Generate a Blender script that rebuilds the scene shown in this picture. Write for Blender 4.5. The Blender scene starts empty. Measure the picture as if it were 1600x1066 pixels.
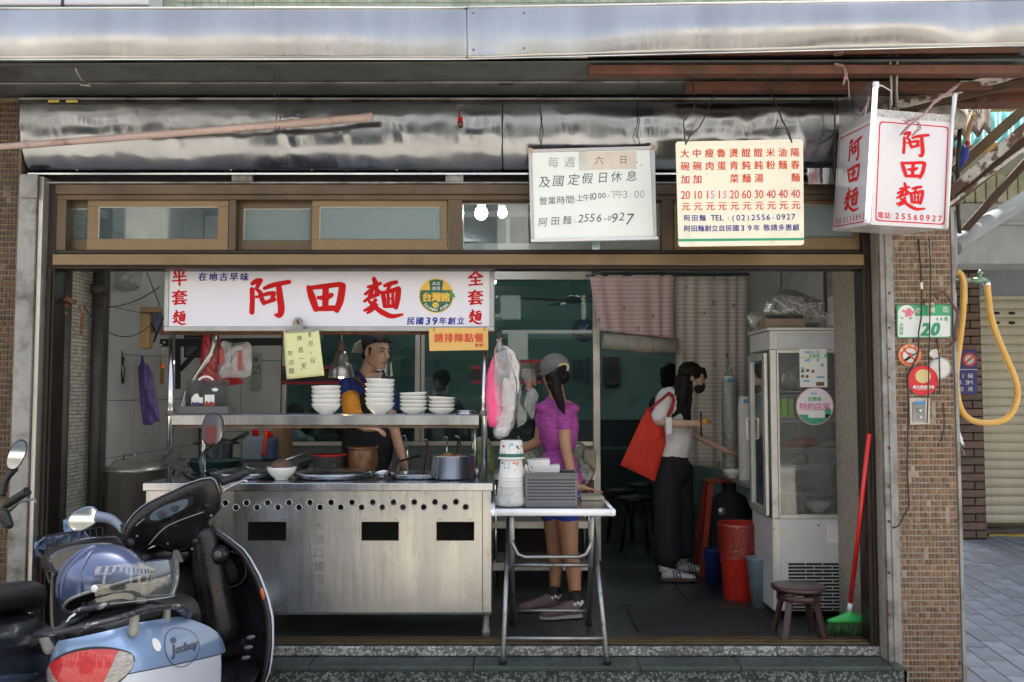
import bpy,math,random
from mathutils import Vector,Matrix,noise
random.seed(7)
SC=bpy.context.scene
COL=SC.collection
R=math.radians
PI=math.pi
# ------------------------------------------------------------------ camera, world, sun, exposure
CAM_Z=1.35
PITCH=math.atan(83/1430)
cam_d=bpy.data.cameras.new('camera')
cam_d.lens=36*1430/1600
cam_d.sensor_width=36
cam_d.clip_end=500
cam_d.clip_start=0.05
cam=bpy.data.objects.new('camera',cam_d)
COL.objects.link(cam)
cam.location=(0,0,CAM_Z)
cam.rotation_euler=(PI/2+PITCH,0,0)
SC.camera=cam
SUN_EL,SUN_AZ=66,14
w=bpy.data.worlds.new('World');SC.world=w;w.use_nodes=True
nt=w.node_tree
bg=nt.nodes['Background']
sky=nt.nodes.new('ShaderNodeTexSky')
sky.sky_type='NISHITA';sky.sun_disc=False
sky.air_density=1.0;sky.dust_density=5.0;sky.ozone_density=.6;sky.sun_elevation=R(SUN_EL);sky.sun_rotation=R(SUN_AZ)
hz=nt.nodes.new('ShaderNodeHueSaturation');hz.inputs['Saturation'].default_value=.55
nt.links.new(sky.outputs[0],hz.inputs['Color']);nt.links.new(hz.outputs[0],bg.inputs[0])
bg.inputs[1].default_value=0.13
sl=bpy.data.lights.new('sun','SUN');sl.energy=4.6;sl.angle=R(0.5);sl.color=(1.0,.95,.86)
so=bpy.data.objects.new('sun',sl);COL.objects.link(so)
sd=Vector((math.sin(R(SUN_AZ))*math.cos(R(SUN_EL)),math.cos(R(SUN_AZ))*math.cos(R(SUN_EL)),math.sin(R(SUN_EL))))
so.rotation_euler=sd.to_track_quat('Z','Y').to_euler()
so.location=(0,20,30)
SC.view_settings.view_transform='Standard'
SC.view_settings.look='None'
SC.view_settings.exposure=1.95
SC.view_settings.gamma=1
SC.view_settings.use_curve_mapping=False
SC.cycles.use_denoising=True
SC.cycles.max_bounces=9
SC.cycles.diffuse_bounces=5
SC.cycles.glossy_bounces=5
SC.cycles.transparent_max_bounces=16
SC.cycles.sample_clamp_indirect=6
# ------------------------------------------------------------------ photograph pixel -> place
CT,ST=math.cos(PITCH),math.sin(PITCH)
def W(px,py,Y):
 """the point at distance Y in front of the camera seen at photo pixel (px, py)"""
 dx=(px-800)/1430;dy=-(py-533)/1430
 fw=CT-ST*dy;up=ST+CT*dy
 return Vector((dx/fw*Y,Y,CAM_Z+up/fw*Y))
def WX(px,py,Y):return W(px,py,Y).x
def WZ(py,Y):return W(800,py,Y).z
def ppm(Y):return 1430/Y
# ------------------------------------------------------------------ materials
MATS={}
def srgb(r,g,b):
 f=lambda c:(c/12.92 if c<=.04045 else ((c+.055)/1.055)**2.4)
 return (f(r/255),f(g/255),f(b/255))
def mat(name,col=(.5,.5,.5),rough=.5,metal=0,var=.12,scale=6,bump=.0,bscale=60,stretch=(1,1,1),rvar=.0,coat=0,spec=None,alpha=1,emit=None,estr=0,dirt=None,dirt_scale=3,dirt_lo=.55,dirt_hi=.75,sheen=0,trans=0,wave=None,sss=0,big=0,bigscale=1.5,rand=0):
 if name in MATS:return MATS[name]
 m=bpy.data.materials.new(name);m.use_nodes=True
 t=m.node_tree;N=t.nodes;L=t.links
 b=N['Principled BSDF']
 tc=N.new('ShaderNodeTexCoord');mp=N.new('ShaderNodeMapping')
 mp.inputs['Scale'].default_value=stretch
 L.new(tc.outputs['Object'],mp.inputs[0])
 n=N.new('ShaderNodeTexNoise');n.inputs['Scale'].default_value=scale;n.inputs['Detail'].default_value=5
 L.new(mp.outputs[0],n.inputs['Vector'])
 cr=N.new('ShaderNodeMix');cr.data_type='RGBA'
 cr.inputs[6].default_value=(*[c*(1-var)for c in col],1);cr.inputs[7].default_value=(*[min(1,c*(1+var))for c in col],1)
 mr=N.new('ShaderNodeMapRange');mr.inputs[1].default_value=.3;mr.inputs[2].default_value=.7
 L.new(n.outputs[0],mr.inputs[0]);L.new(mr.outputs[0],cr.inputs[0])
 out=cr.outputs[2]
 if rand:
  oi=N.new('ShaderNodeAttribute');oi.attribute_name='shade'
  hs=N.new('ShaderNodeMix');hs.data_type='RGBA';hs.blend_type='MULTIPLY';hs.inputs[0].default_value=1
  L.new(out,hs.inputs[6]);L.new(oi.outputs['Color'],hs.inputs[7]);out=hs.outputs[2]
 if dirt:
  dn=N.new('ShaderNodeTexNoise');dn.inputs['Scale'].default_value=dirt_scale;dn.inputs['Detail'].default_value=9;dn.inputs['Roughness'].default_value=.65
  L.new(tc.outputs['Object'],dn.inputs['Vector'])
  dr=N.new('ShaderNodeMapRange');dr.inputs[1].default_value=dirt_lo;dr.inputs[2].default_value=dirt_hi
  L.new(dn.outputs[0],dr.inputs[0])
  dm=N.new('ShaderNodeMix');dm.data_type='RGBA';dm.inputs[7].default_value=(*dirt,1)
  L.new(dr.outputs[0],dm.inputs[0]);L.new(out,dm.inputs[6]);out=dm.outputs[2]
 L.new(out,b.inputs['Base Color'])
 b.inputs['Metallic'].default_value=metal
 b.inputs['Roughness'].default_value=rough
 if rvar:
  rr=N.new('ShaderNodeMapRange');rr.inputs[1].default_value=.3;rr.inputs[2].default_value=.7
  rr.inputs[3].default_value=max(0,rough-rvar);rr.inputs[4].default_value=min(1,rough+rvar)
  rn=N.new('ShaderNodeTexNoise');rn.inputs['Scale'].default_value=scale*1.7;rn.inputs['Detail'].default_value=6
  L.new(mp.outputs[0],rn.inputs['Vector']);L.new(rn.outputs[0],rr.inputs[0]);L.new(rr.outputs[0],b.inputs['Roughness'])
 if coat:b.inputs['Coat Weight'].default_value=coat;b.inputs['Coat Roughness'].default_value=.08
 if spec is not None:b.inputs['Specular IOR Level'].default_value=spec
 if sheen:b.inputs['Sheen Weight'].default_value=sheen
 if trans:b.inputs['Transmission Weight'].default_value=trans
 if sss:
  b.inputs['Subsurface Weight'].default_value=sss;b.inputs['Subsurface Radius'].default_value=(.01,.004,.002);b.inputs['Subsurface Scale'].default_value=1
 if alpha<1:b.inputs['Alpha'].default_value=alpha
 if emit:b.inputs['Emission Color'].default_value=(*emit,1);b.inputs['Emission Strength'].default_value=estr
 prev=None
 if bump:
  bn=N.new('ShaderNodeTexNoise');bn.inputs['Scale'].default_value=bscale;bn.inputs['Detail'].default_value=6
  L.new(mp.outputs[0],bn.inputs['Vector'])
  bu=N.new('ShaderNodeBump');bu.inputs['Strength'].default_value=bump;bu.inputs['Distance'].default_value=.01
  L.new(bn.outputs[0],bu.inputs['Height']);prev=bu
 if big:
  bn=N.new('ShaderNodeTexNoise');bn.inputs['Scale'].default_value=bigscale;bn.inputs['Detail'].default_value=2
  L.new(tc.outputs['Object'],bn.inputs['Vector'])
  bu=N.new('ShaderNodeBump');bu.inputs['Strength'].default_value=big;bu.inputs['Distance'].default_value=.05
  L.new(bn.outputs[0],bu.inputs['Height'])
  if prev:L.new(prev.outputs[0],bu.inputs['Normal'])
  prev=bu
 if prev:L.new(prev.outputs[0],b.inputs['Normal'])
 MATS[name]=m
 return m
def glass(name,tint=(.9,.95,.95),rough=.02,refl=.06,grime=0,frost=0,grime_col=(.5,.55,.55)):
 """thin window glass: fresnel mirror over clear, with grime or a frosted pattern as a diffuse veil"""
 if name in MATS:return MATS[name]
 m=bpy.data.materials.new(name);m.use_nodes=True
 t=m.node_tree;N=t.nodes;L=t.links
 N.remove(N['Principled BSDF']);out=N['Material Output']
 tr=N.new('ShaderNodeBsdfTransparent');tr.inputs[0].default_value=(*tint,1)
 gl=N.new('ShaderNodeBsdfGlossy');gl.inputs['Roughness'].default_value=rough
 fr=N.new('ShaderNodeFresnel');fr.inputs[0].default_value=1.5
 mx=N.new('ShaderNodeMixShader')
 ad=N.new('ShaderNodeMath');ad.operation='ADD';ad.inputs[1].default_value=refl;ad.use_clamp=True
 L.new(fr.outputs[0],ad.inputs[0]);L.new(ad.outputs[0],mx.inputs[0])
 L.new(tr.outputs[0],mx.inputs[1]);L.new(gl.outputs[0],mx.inputs[2])
 res=mx
 if frost:
  tl=N.new('ShaderNodeBsdfTranslucent');tl.inputs[0].default_value=(.9,.98,.98,1)
  df=N.new('ShaderNodeBsdfDiffuse');df.inputs[0].default_value=(.3,.36,.36,1)
  vo=N.new('ShaderNodeTexVoronoi');vo.inputs['Scale'].default_value=160
  tc=N.new('ShaderNodeTexCoord');L.new(tc.outputs['Object'],vo.inputs['Vector'])
  bu=N.new('ShaderNodeBump');bu.inputs['Strength'].default_value=.9;bu.inputs['Distance'].default_value=.01
  L.new(vo.outputs[0],bu.inputs['Height']);L.new(bu.outputs[0],gl.inputs['Normal']);L.new(bu.outputs[0],df.inputs['Normal'])
  m1=N.new('ShaderNodeMixShader');m1.inputs[0].default_value=.5;L.new(tl.outputs[0],m1.inputs[1]);L.new(df.outputs[0],m1.inputs[2])
  m2=N.new('ShaderNodeMixShader');m2.inputs[0].default_value=frost;L.new(res.outputs[0],m2.inputs[1]);L.new(m1.outputs[0],m2.inputs[2]);res=m2
 if grime:
  df=N.new('ShaderNodeBsdfDiffuse');df.inputs[0].default_value=(*grime_col,1)
  tc=N.new('ShaderNodeTexCoord');no=N.new('ShaderNodeTexNoise');no.inputs['Scale'].default_value=5;no.inputs['Detail'].default_value=8
  L.new(tc.outputs['Object'],no.inputs['Vector'])
  mr=N.new('ShaderNodeMapRange');mr.inputs[1].default_value=.35;mr.inputs[2].default_value=.75;mr.inputs[3].default_value=grime*.25;mr.inputs[4].default_value=grime
  L.new(no.outputs[0],mr.inputs[0])
  m2=N.new('ShaderNodeMixShader');L.new(mr.outputs[0],m2.inputs[0]);L.new(res.outputs[0],m2.inputs[1]);L.new(df.outputs[0],m2.inputs[2]);res=m2
 L.new(res.outputs[0],out.inputs[0])
 MATS[name]=m
 return m
def film(name,col=(.8,.8,.8),cover=.35,gloss=.25,crinkle=25):
 """crumpled plastic film: partly see-through, whitish, with sharp glints"""
 if name in MATS:return MATS[name]
 m=bpy.data.materials.new(name);m.use_nodes=True
 t=m.node_tree;N=t.nodes;L=t.links
 N.remove(N['Principled BSDF']);out=N['Material Output']
 tc=N.new('ShaderNodeTexCoord');no=N.new('ShaderNodeTexNoise');no.inputs['Scale'].default_value=crinkle;no.inputs['Detail'].default_value=4;no.inputs['Distortion'].default_value=1.2
 L.new(tc.outputs['Object'],no.inputs['Vector'])
 bu=N.new('ShaderNodeBump');bu.inputs['Strength'].default_value=.55;bu.inputs['Distance'].default_value=.02
 L.new(no.outputs[0],bu.inputs['Height'])
 tr=N.new('ShaderNodeBsdfTransparent');tr.inputs[0].default_value=(.93,.94,.94,1)
 tl=N.new('ShaderNodeBsdfTranslucent');tl.inputs[0].default_value=(*col,1)
 df=N.new('ShaderNodeBsdfDiffuse');df.inputs[0].default_value=(*col,1)
 gl=N.new('ShaderNodeBsdfGlossy');gl.inputs['Roughness'].default_value=.24
 for x in (df,gl):L.new(bu.outputs[0],x.inputs['Normal'])
 a=N.new('ShaderNodeMixShader');a.inputs[0].default_value=.6;L.new(tl.outputs[0],a.inputs[1]);L.new(df.outputs[0],a.inputs[2])
 b_=N.new('ShaderNodeMixShader')
 mr=N.new('ShaderNodeMapRange');mr.inputs[1].default_value=.3;mr.inputs[2].default_value=.7;mr.inputs[3].default_value=max(0,cover-.2);mr.inputs[4].default_value=min(1,cover+.2)
 L.new(no.outputs[0],mr.inputs[0]);L.new(mr.outputs[0],b_.inputs[0])
 L.new(tr.outputs[0],b_.inputs[1]);L.new(a.outputs[0],b_.inputs[2])
 c_=N.new('ShaderNodeMixShader');fr=N.new('ShaderNodeFresnel');fr.inputs[0].default_value=1.45;L.new(bu.outputs[0],fr.inputs['Normal'])
 ad=N.new('ShaderNodeMath');ad.operation='MULTIPLY_ADD';ad.inputs[1].default_value=.7;ad.inputs[2].default_value=gloss*.12;ad.use_clamp=True
 L.new(fr.outputs[0],ad.inputs[0]);L.new(ad.outputs[0],c_.inputs[0])
 L.new(b_.outputs[0],c_.inputs[1]);L.new(gl.outputs[0],c_.inputs[2])
 L.new(c_.outputs[0],out.inputs[0])
 MATS[name]=m
 return m
def origin_of(o):
 v=Vector((0,0,0))
 while o is not None:
  v+=Vector(o.location);o=o.parent
 return v
class MB:
 def __init__(s):s.v=[];s.f=[];s.sm=[];s.sh=[];s.cur=1.0
 def add(s,vs,fs,smooth=False):
  b=len(s.v);s.v+=[Vector(p)for p in vs];s.f+=[tuple(b+i for i in f)for f in fs]
  s.sm+=[smooth]*len(fs);s.sh+=[s.cur]*len(fs)
  return s
 def box(s,x0,x1,y0,y1,z0,z1):
  x0,x1=sorted((x0,x1));y0,y1=sorted((y0,y1));z0,z1=sorted((z0,z1))
  return s.add([(x0,y0,z0),(x1,y0,z0),(x1,y1,z0),(x0,y1,z0),(x0,y0,z1),(x1,y0,z1),(x1,y1,z1),(x0,y1,z1)],[(0,3,2,1),(4,5,6,7),(0,1,5,4),(1,2,6,5),(2,3,7,6),(3,0,4,7)])
 def pbox(s,px0,py0,px1,py1,Y,d):
  a=W(px0,py0,Y);b=W(px1,py1,Y)
  return s.box(a.x,b.x,Y,Y+d,a.z,b.z)
 def prism(s,pts,n):
  """pts: planar 3-D outline, extruded by vector n"""
  n=Vector(n);k=len(pts);p=[Vector(q)for q in pts]
  return s.add(p+[q+n for q in p],[tuple(range(k))[::-1],tuple(range(k,2*k))]+[(i,(i+1)%k,k+(i+1)%k,k+i)for i in range(k)])
 def loft(s,rings,cap=True,smooth=True,closed=True):
  k=len(rings[0]);vs=[p for r in rings for p in r];fs=[]
  for a in range(len(rings)-1):
   for i in range(k if closed else k-1):
    j=(i+1)%k
    fs.append((a*k+i,a*k+j,(a+1)*k+j,(a+1)*k+i))
  s.add(vs,fs,smooth)
  if cap and closed:
   b=len(s.v)-len(vs)
   s.f+=[tuple(b+i for i in range(k))[::-1],tuple(b+len(vs)-k+i for i in range(k))];s.sm+=[False]*2;s.sh+=[s.cur]*2
  return s
 def tube(s,path,r,n=10,cap=True):
  path=[Vector(p)for p in path];k=len(path)
  rs=r if isinstance(r,(list,tuple))else [r]*k
  rings=[];up=None
  for i,p in enumerate(path):
   t=(path[min(i+1,k-1)]-path[max(i-1,0)])
   if t.length<1e-9:t=Vector((0,0,1))
   t.normalize()
   if up is None:
    up=Vector((0,0,1))if abs(t.z)<.9 else Vector((1,0,0))
   up=(up-t*up.dot(t))
   if up.length<1e-6:up=Vector((0,1,0))
   up.normalize();sd_=t.cross(up)
   rings.append([p+(up*math.cos(a)+sd_*math.sin(a))*rs[i]for a in [2*PI*j/n for j in range(n)]])
  return s.loft(rings,cap)
 def bar(s,a,b,w_,h_,up=(0,0,1)):
  a=Vector(a);b=Vector(b);t=(b-a).normalized();u=Vector(up);u=(u-t*u.dot(t)).normalized();q=t.cross(u)
  o=[(q*sx*w_/2+u*sz*h_/2)for sx,sz in ((-1,-1),(1,-1),(1,1),(-1,1))]
  return s.loft([[a+k for k in o],[b+k for k in o]],True,False)
 def lathe(s,prof,c=(0,0,0),n=24,axis=(0,0,1),smooth=True,cap=None):
  c=Vector(c);ax=Vector(axis).normalized();u=Vector((1,0,0))if abs(ax.x)<.9 else Vector((0,1,0));u=(u-ax*u.dot(ax)).normalized();v=ax.cross(u)
  rings=[[c+ax*z+(u*math.cos(a)+v*math.sin(a))*max(r,1e-4)for a in [2*PI*j/n for j in range(n)]]for r,z in prof]
  if cap is None:cap=not (prof[0][0]>.003 and prof[-1][0]>.003 and len(prof)>3 and abs(prof[0][1]-prof[-1][1])<.6*max(prof[0][0],.01)and False)
  return s.loft(rings,cap,smooth)
 def disc(s,c,r,axis=(0,-1,0),t=.002,n=32):
  return s.lathe([(r,0),(r,t)],c,n,axis,False)
 def ell(s,c,rad,rot=None,n=16,m=10):
  c=Vector(c);rings=[]
  M=rot or Matrix.Identity(3)
  for i in range(m+1):
   a=-PI/2+PI*i/m;r=max(math.cos(a),1e-3)
   rings.append([c+M@Vector((rad[0]*r*math.cos(b),rad[1]*r*math.sin(b),rad[2]*math.sin(a)))for b in [2*PI*j/n for j in range(n)]])
  return s.loft(rings)
 def capsule(s,a,b,ra,rb,n=12):
  a=Vector(a);b=Vector(b);t=(b-a);Ln=t.length
  if Ln<1e-6:return s.ell(a,(ra,ra,ra))
  t.normalize();ps=[];rs=[]
  for k in range(5):
   g=-PI/2+PI/2*k/4.;ps.append(a+t*ra*math.sin(g));rs.append(max(ra*math.cos(g),1e-4))
  for k in range(5):
   g=PI/2*k/4.;ps.append(b+t*rb*math.sin(g));rs.append(max(rb*math.cos(g),1e-4))
  return s.tube(ps,rs,n)
 def sheet(s,fn,nu,nv,smooth=True):
  vs=[fn(i/nu,j/nv)for j in range(nv+1)for i in range(nu+1)]
  fs=[(j*(nu+1)+i,j*(nu+1)+i+1,(j+1)*(nu+1)+i+1,(j+1)*(nu+1)+i)for j in range(nv)for i in range(nu)]
  return s.add(vs,fs,smooth)
 def mesh(s,name,off=Vector((0,0,0))):
  me=bpy.data.meshes.new(name)
  me.from_pydata([p-off for p in s.v],[],s.f)
  me.polygons.foreach_set('use_smooth',s.sm)
  if any(abs(x-1)>1e-6 for x in s.sh):
   at=me.attributes.new('shade','FLOAT_COLOR','CORNER')
   d=[]
   for p,h in zip(me.polygons,s.sh):d+=[h,h,h,1]*len(p.vertices)
   at.data.foreach_set('color',d)
  me.update()
  return me
 def build(s,name,m,parent=None,local=False,bevel=0,bseg=2,solid=0,subsurf=0,label=None,recalc=False,sharp=False):
  off=Vector((0,0,0))if (local or parent is None)else origin_of(parent)
  if parent is None and s.v:
   lo=Vector([min(p[i]for p in s.v)for i in range(3)]);hi=Vector([max(p[i]for p in s.v)for i in range(3)])
   off=Vector(((lo.x+hi.x)/2,(lo.y+hi.y)/2,lo.z))
   if local:off=Vector((0,0,0))
  me=s.mesh(name,off)
  me.materials.append(m)
  o=bpy.data.objects.new(name,me);COL.objects.link(o)
  if parent:o.parent=parent
  else:o.location=off
  if solid:
   q=o.modifiers.new('solid','SOLIDIFY');q.thickness=solid;q.offset=0
  if subsurf:
   q=o.modifiers.new('sub','SUBSURF');q.levels=subsurf;q.render_levels=subsurf
  if bevel:
   q=o.modifiers.new('bevel','BEVEL');q.width=bevel;q.segments=bseg;q.limit_method='ANGLE';q.angle_limit=R(35)
  if label:o['label']=label
  return o
TMP=bpy.data.scenes.new('workbench')
def ev(o):
 """evaluate one object's modifiers in a scene of its own, so that the big scene is not re-evaluated"""
 COL.objects.unlink(o);TMP.collection.objects.link(o);par=o.parent;o.parent=None
 vl=TMP.view_layers[0];vl.update();dg=vl.depsgraph;dg.update()
 me=bpy.data.meshes.new_from_object(o.evaluated_get(dg))
 TMP.collection.objects.unlink(o);COL.objects.link(o);o.parent=par
 return me
def thing(name,label,cat,loc=(0,0,0),group=None):
 o=bpy.data.objects.new(name,None);COL.objects.link(o);o.location=loc;o.empty_display_size=.1
 o['label']=label;o['category']=cat
 if group:o['group']=group
 return o
def tag(o,label,cat,group=None):
 o['label']=label;o['category']=cat
 if group:o['group']=group
 return o
def struct(o):o['kind']='structure';return o
def holder(name,loc=(0,0,0)):
 o=bpy.data.objects.new(name,None);COL.objects.link(o);o.location=loc;o['kind']='structure';return o
def copy_tree(o,parent=None):
 c=o.copy();COL.objects.link(c)
 if parent:c.parent=parent
 for ch in list(o.children):copy_tree(ch,c)
 return c
def piece(me,name,loc,parent,rot=None,scale=None):
 o=bpy.data.objects.new(name,me);COL.objects.link(o);o.parent=parent;o.location=Vector(loc)-origin_of(parent)
 if rot:o.rotation_euler=rot
 if scale:o.scale=scale
 return o
def remesh(mb,name,m,parent,voxel=.006,smooth=6,local=False,disp=0,dscale=.05):
 o=mb.build(name,m,parent,local=local)
 q=o.modifiers.new('r','REMESH');q.mode='VOXEL';q.voxel_size=voxel;q.use_smooth_shade=True
 q=o.modifiers.new('s','SMOOTH');q.factor=.5;q.iterations=smooth
 me=ev(o);me.materials.clear();me.materials.append(m)
 old=o.data;o.modifiers.clear();o.data=me;me.name=name;bpy.data.meshes.remove(old)
 me.polygons.foreach_set('use_smooth',[True]*len(me.polygons))
 if disp:
  off=origin_of(o)
  nr=[v.normal.copy()for v in me.vertices];out_=[]
  for v,n_ in zip(me.vertices,nr):
   c=(v.co+off)/dscale
   out_+=(v.co+n_*disp*(noise.noise(c)+.5*noise.noise(c*2.1)))[:]
  me.vertices.foreach_set('co',out_);me.update()
 return o
GL={}
def glyph(ch):
 k=ch
 if k in GL:return GL[k]
 c=bpy.data.curves.new('g','FONT');c.body=ch;c.resolution_u=3
 o=bpy.data.objects.new('g',c);COL.objects.link(o)
 me=ev(o)
 vs=[(v.co.x,v.co.y)for v in me.vertices];fs=[tuple(p.vertices)for p in me.polygons]
 bpy.data.meshes.remove(me);bpy.data.objects.remove(o);bpy.data.curves.remove(c)
 if vs:
  x0=min(v[0]for v in vs);x1=max(v[0]for v in vs);y0=min(v[1]for v in vs);y1=max(v[1]for v in vs)
 else:x0=x1=y0=y1=0
 GL[k]=(vs,fs,(x0,x1,y0,y1));return GL[k]
BR={}
def brush(name,box,strokes):
 x0,y0,x1,y1=box;BR[name]=((x1-x0)/(y1-y0),[[((x-x0)/(x1-x0),(y-y0)/(y1-y0),r/(y1-y0)/2)for x,y,r in st]for st in strokes])
class Ink:
 """lettering on a board: P(u, v) maps board units to a 3-D point, nrm is the outward normal"""
 def __init__(s,P,nrm):s.P=P;s.n=Vector(nrm).normalized();s.mb=MB();s.lift=.0012;s.k=0
 def ch(s,ch,cx,cy,h,w_=None,bold=.012,slant=0,rot=0,fit=False):
  """glyph ch centred on (cx, cy); h = em size (or the glyph's own height when fit) in board units"""
  vs,fs,(x0,x1,y0,y1)=glyph(ch)
  if not vs:return
  cjk=ord(ch)>0x2e80
  if fit:mx,my,sc=(x0+x1)/2,(y0+y1)/2,h/(y1-y0)
  elif cjk:mx,my,sc=.5,.38,h
  elif ch in '-:.,()·~/':mx,my,sc=(x0+x1)/2,.36,h
  else:
   mx,my,sc=(x0+x1)/2,.36,h*1.22
   if w_:w_*=1.22
  ws=sc if w_ is None else w_
  cr,sr=math.cos(rot),math.sin(rot)
  offs=[(0,0)]if bold<=.001 else [(0,0),(-bold,-bold*.6),(bold,-bold*.6),(-bold,bold*.6),(bold,bold*.6)]if bold>.02 else [(-bold,0),(bold,0),(0,bold)]
  for q,(ox,oy)in enumerate(offs):
   pts=[]
   for x,y in vs:
    x+=ox;y+=oy
    dx=(x-mx)*ws+(y-my)*sc*slant;dy=-(y-my)*sc
    pts.append(s.P(cx+dx*cr-dy*sr,cy+dx*sr+dy*cr)+s.n*(s.lift+.00012*q))
   s.mb.add(pts,fs)
 def row(s,text,x0,x1,y0,y1,h,**k):
  """characters spread evenly with first centre (x0, y0) and last centre (x1, y1)"""
  n=len(text);j=k.pop('jit',0)
  for i,c in enumerate(text):
   t=i/(n-1)if n>1 else 0
   if c==' ':continue
   kk=dict(k)
   if j:kk['rot']=random.uniform(-j,j)*.1
   s.ch(c,x0+(x1-x0)*t+(random.uniform(-j,j)*h*.08 if j else 0),y0+(y1-y0)*t+(random.uniform(-j,j)*h*.08 if j else 0),h*(1+(random.uniform(-j,j)*.1 if j else 0)),**kk)
 def brush(s,name,cx,cy,h,w_=None):
  asp,sts=BR[name];ww=w_ or h*asp
  for st in sts:
   s.k+=1;lift=s.n*(s.lift+.00012*(s.k%12))
   P=[Vector((x*ww,y*h,r*h*1.16))for x,y,r in st];Q=[]
   for i in range(len(P)-1):
    a,b=P[max(i-1,0)],P[i];c,d=P[i+1],P[min(i+2,len(P)-1)]
    for q in range(5):
     t=q/5;Q.append(.5*((2*b)+(c-a)*t+(2*a-5*b+4*c-d)*t*t+(3*b-a-3*c+d)*t**3))
   Q.append(P[-1]);Lf=[];Rt=[]
   for i,p in enumerate(Q):
    t=Q[min(i+1,len(Q)-1)]-Q[max(i-1,0)];t.z=0
    if t.length<1e-9:continue
    t.normalize();nn=Vector((-t.y,t.x,0));Lf.append(p+nn*p.z);Rt.append(p-nn*p.z)
   t0=(Q[0]-Q[1]);t0.z=0;t0.normalize();t1=(Q[-1]-Q[-2]);t1.z=0;t1.normalize()
   capa=[Q[0]+(Matrix.Rotation(a,3,'Z')@t0)*Q[0].z for a in (R(60),R(25),R(-25),R(-60))]
   capb=[Q[-1]+(Matrix.Rotation(a,3,'Z')@t1)*Q[-1].z for a in (R(60),R(25),R(-25),R(-60))]
   out=lambda p:s.P(cx-ww/2+p.x,cy-h/2+p.y)+lift
   n=len(Lf);vs=[out(p)for p in Lf]+[out(p)for p in Rt]
   s.mb.add(vs,[(i,i+1,n+i+1,n+i)for i in range(n-1)])
   s.mb.add([out(Rt[0])]+[out(p)for p in capa[::-1]][::-1]+[out(Lf[0])],[tuple(range(6))])
   s.mb.add([out(Lf[-1])]+[out(p)for p in capb]+[out(Rt[-1])],[tuple(range(6))])
 def poly(s,pts,lift=None):
  s.mb.add([s.P(x,y)+s.n*(lift if lift is not None else s.lift*.6)for x,y in pts],[tuple(range(len(pts)))])
 def rect(s,x0,y0,x1,y1,lift=None):s.poly([(x0,y0),(x1,y0),(x1,y1),(x0,y1)],lift)
 def disc(s,cx,cy,r,lift=None,ry=None,n=36):s.poly([(cx+r*math.cos(2*PI*i/n),cy+(ry or r)*math.sin(2*PI*i/n))for i in range(n)],lift)
 def ring(s,cx,cy,r0,r1,lift=None,n=36,a0=0,a1=2*PI):
  L_=lift if lift is not None else s.lift*.8
  pa=[s.P(cx+r0*math.cos(a0+(a1-a0)*i/n),cy+r0*math.sin(a0+(a1-a0)*i/n))+s.n*L_ for i in range(n+1)]
  pb=[s.P(cx+r1*math.cos(a0+(a1-a0)*i/n),cy+r1*math.sin(a0+(a1-a0)*i/n))+s.n*L_ for i in range(n+1)]
  s.mb.add(pa+pb,[(i,i+1,n+2+i,n+1+i)for i in range(n)])
 def line(s,pts,w_,lift=None):
  for a,b in zip(pts,pts[1:]):
   d=Vector((b[0]-a[0],b[1]-a[1]));d.normalize();q=Vector((-d.y,d.x))*w_/2;e=d*w_*.3
   s.poly([(a[0]-e.x+q.x,a[1]-e.y+q.y),(b[0]+e.x+q.x,b[1]+e.y+q.y),(b[0]+e.x-q.x,b[1]+e.y-q.y),(a[0]-e.x-q.x,a[1]-e.y-q.y)],lift)
 def build(s,m,parent,name='lettering',label=None):
  o=s.mb.build(name,m,parent,label=label);return o
def flat(Y):return lambda u,v:W(u,v,Y)
brush('阿',(824,145,1218,525),[[(848,250,40),(850,360,42),(846,465,44)],[(850,195,34),(890,172,42),(932,164,34)],[(928,172,36),(905,212,34),(886,246,26)],[(890,245,24),(925,280,36),(930,310,30),(885,322,20)],[(965,240,30),(1040,212,40),(1140,190,38),(1200,180,36)],[(1100,205,44),(1112,320,54),(1125,430,56),(1110,492,46),(1072,490,26)],[(925,300,32),(945,350,40),(962,385,30)],[(945,306,28),(1000,290,34),(1055,284,34)],[(1055,288,38),(1035,345,32)],[(958,378,30),(1010,362,34),(1062,345,32)]])
brush('田',(88,150,400,400),[[(110,195,34),(135,270,50),(168,368,42)],[(112,200,28),(240,185,36),(345,172,36),(378,180,42)],[(375,190,50),(358,300,50),(330,375,42)],[(170,368,28),(250,362,40),(330,360,38)],[(243,195,44),(243,280,46),(240,355,42)],[(185,277,24),(245,275,40),(290,255,32)]])
brush('麵',(540,110,850,440),[[(620,125,28),(632,160,36),(640,210,30),(642,255,26)],[(575,192,22),(630,180,26),(672,164,24)],[(552,248,22),(600,215,26),(625,205,18)],[(610,232,20),(580,262,18)],[(650,215,20),(680,240,22)],[(545,305,20),(600,270,28),(655,252,24)],[(632,295,28),(600,350,30),(545,378,18)],[(640,335,26),(605,372,28),(568,398,16)],[(585,308,22),(640,360,32),(700,400,38),(765,424,32),(846,410,18)],[(705,182,24),(750,165,30),(798,154,28)],[(748,175,26),(728,222,24)],[(690,238,30),(700,290,34),(706,345,28)],[(688,240,24),(760,222,30),(815,206,36)],[(815,212,40),(808,290,38),(795,352,34)],[(705,348,22),(795,342,28)],[(733,245,22),(736,335,20)],[(770,240,22),(770,335,20)],[(735,287,14),(768,283,14)]])
def HX(px,Y):return W(px,616,Y).x
GZ=-0.30
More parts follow.
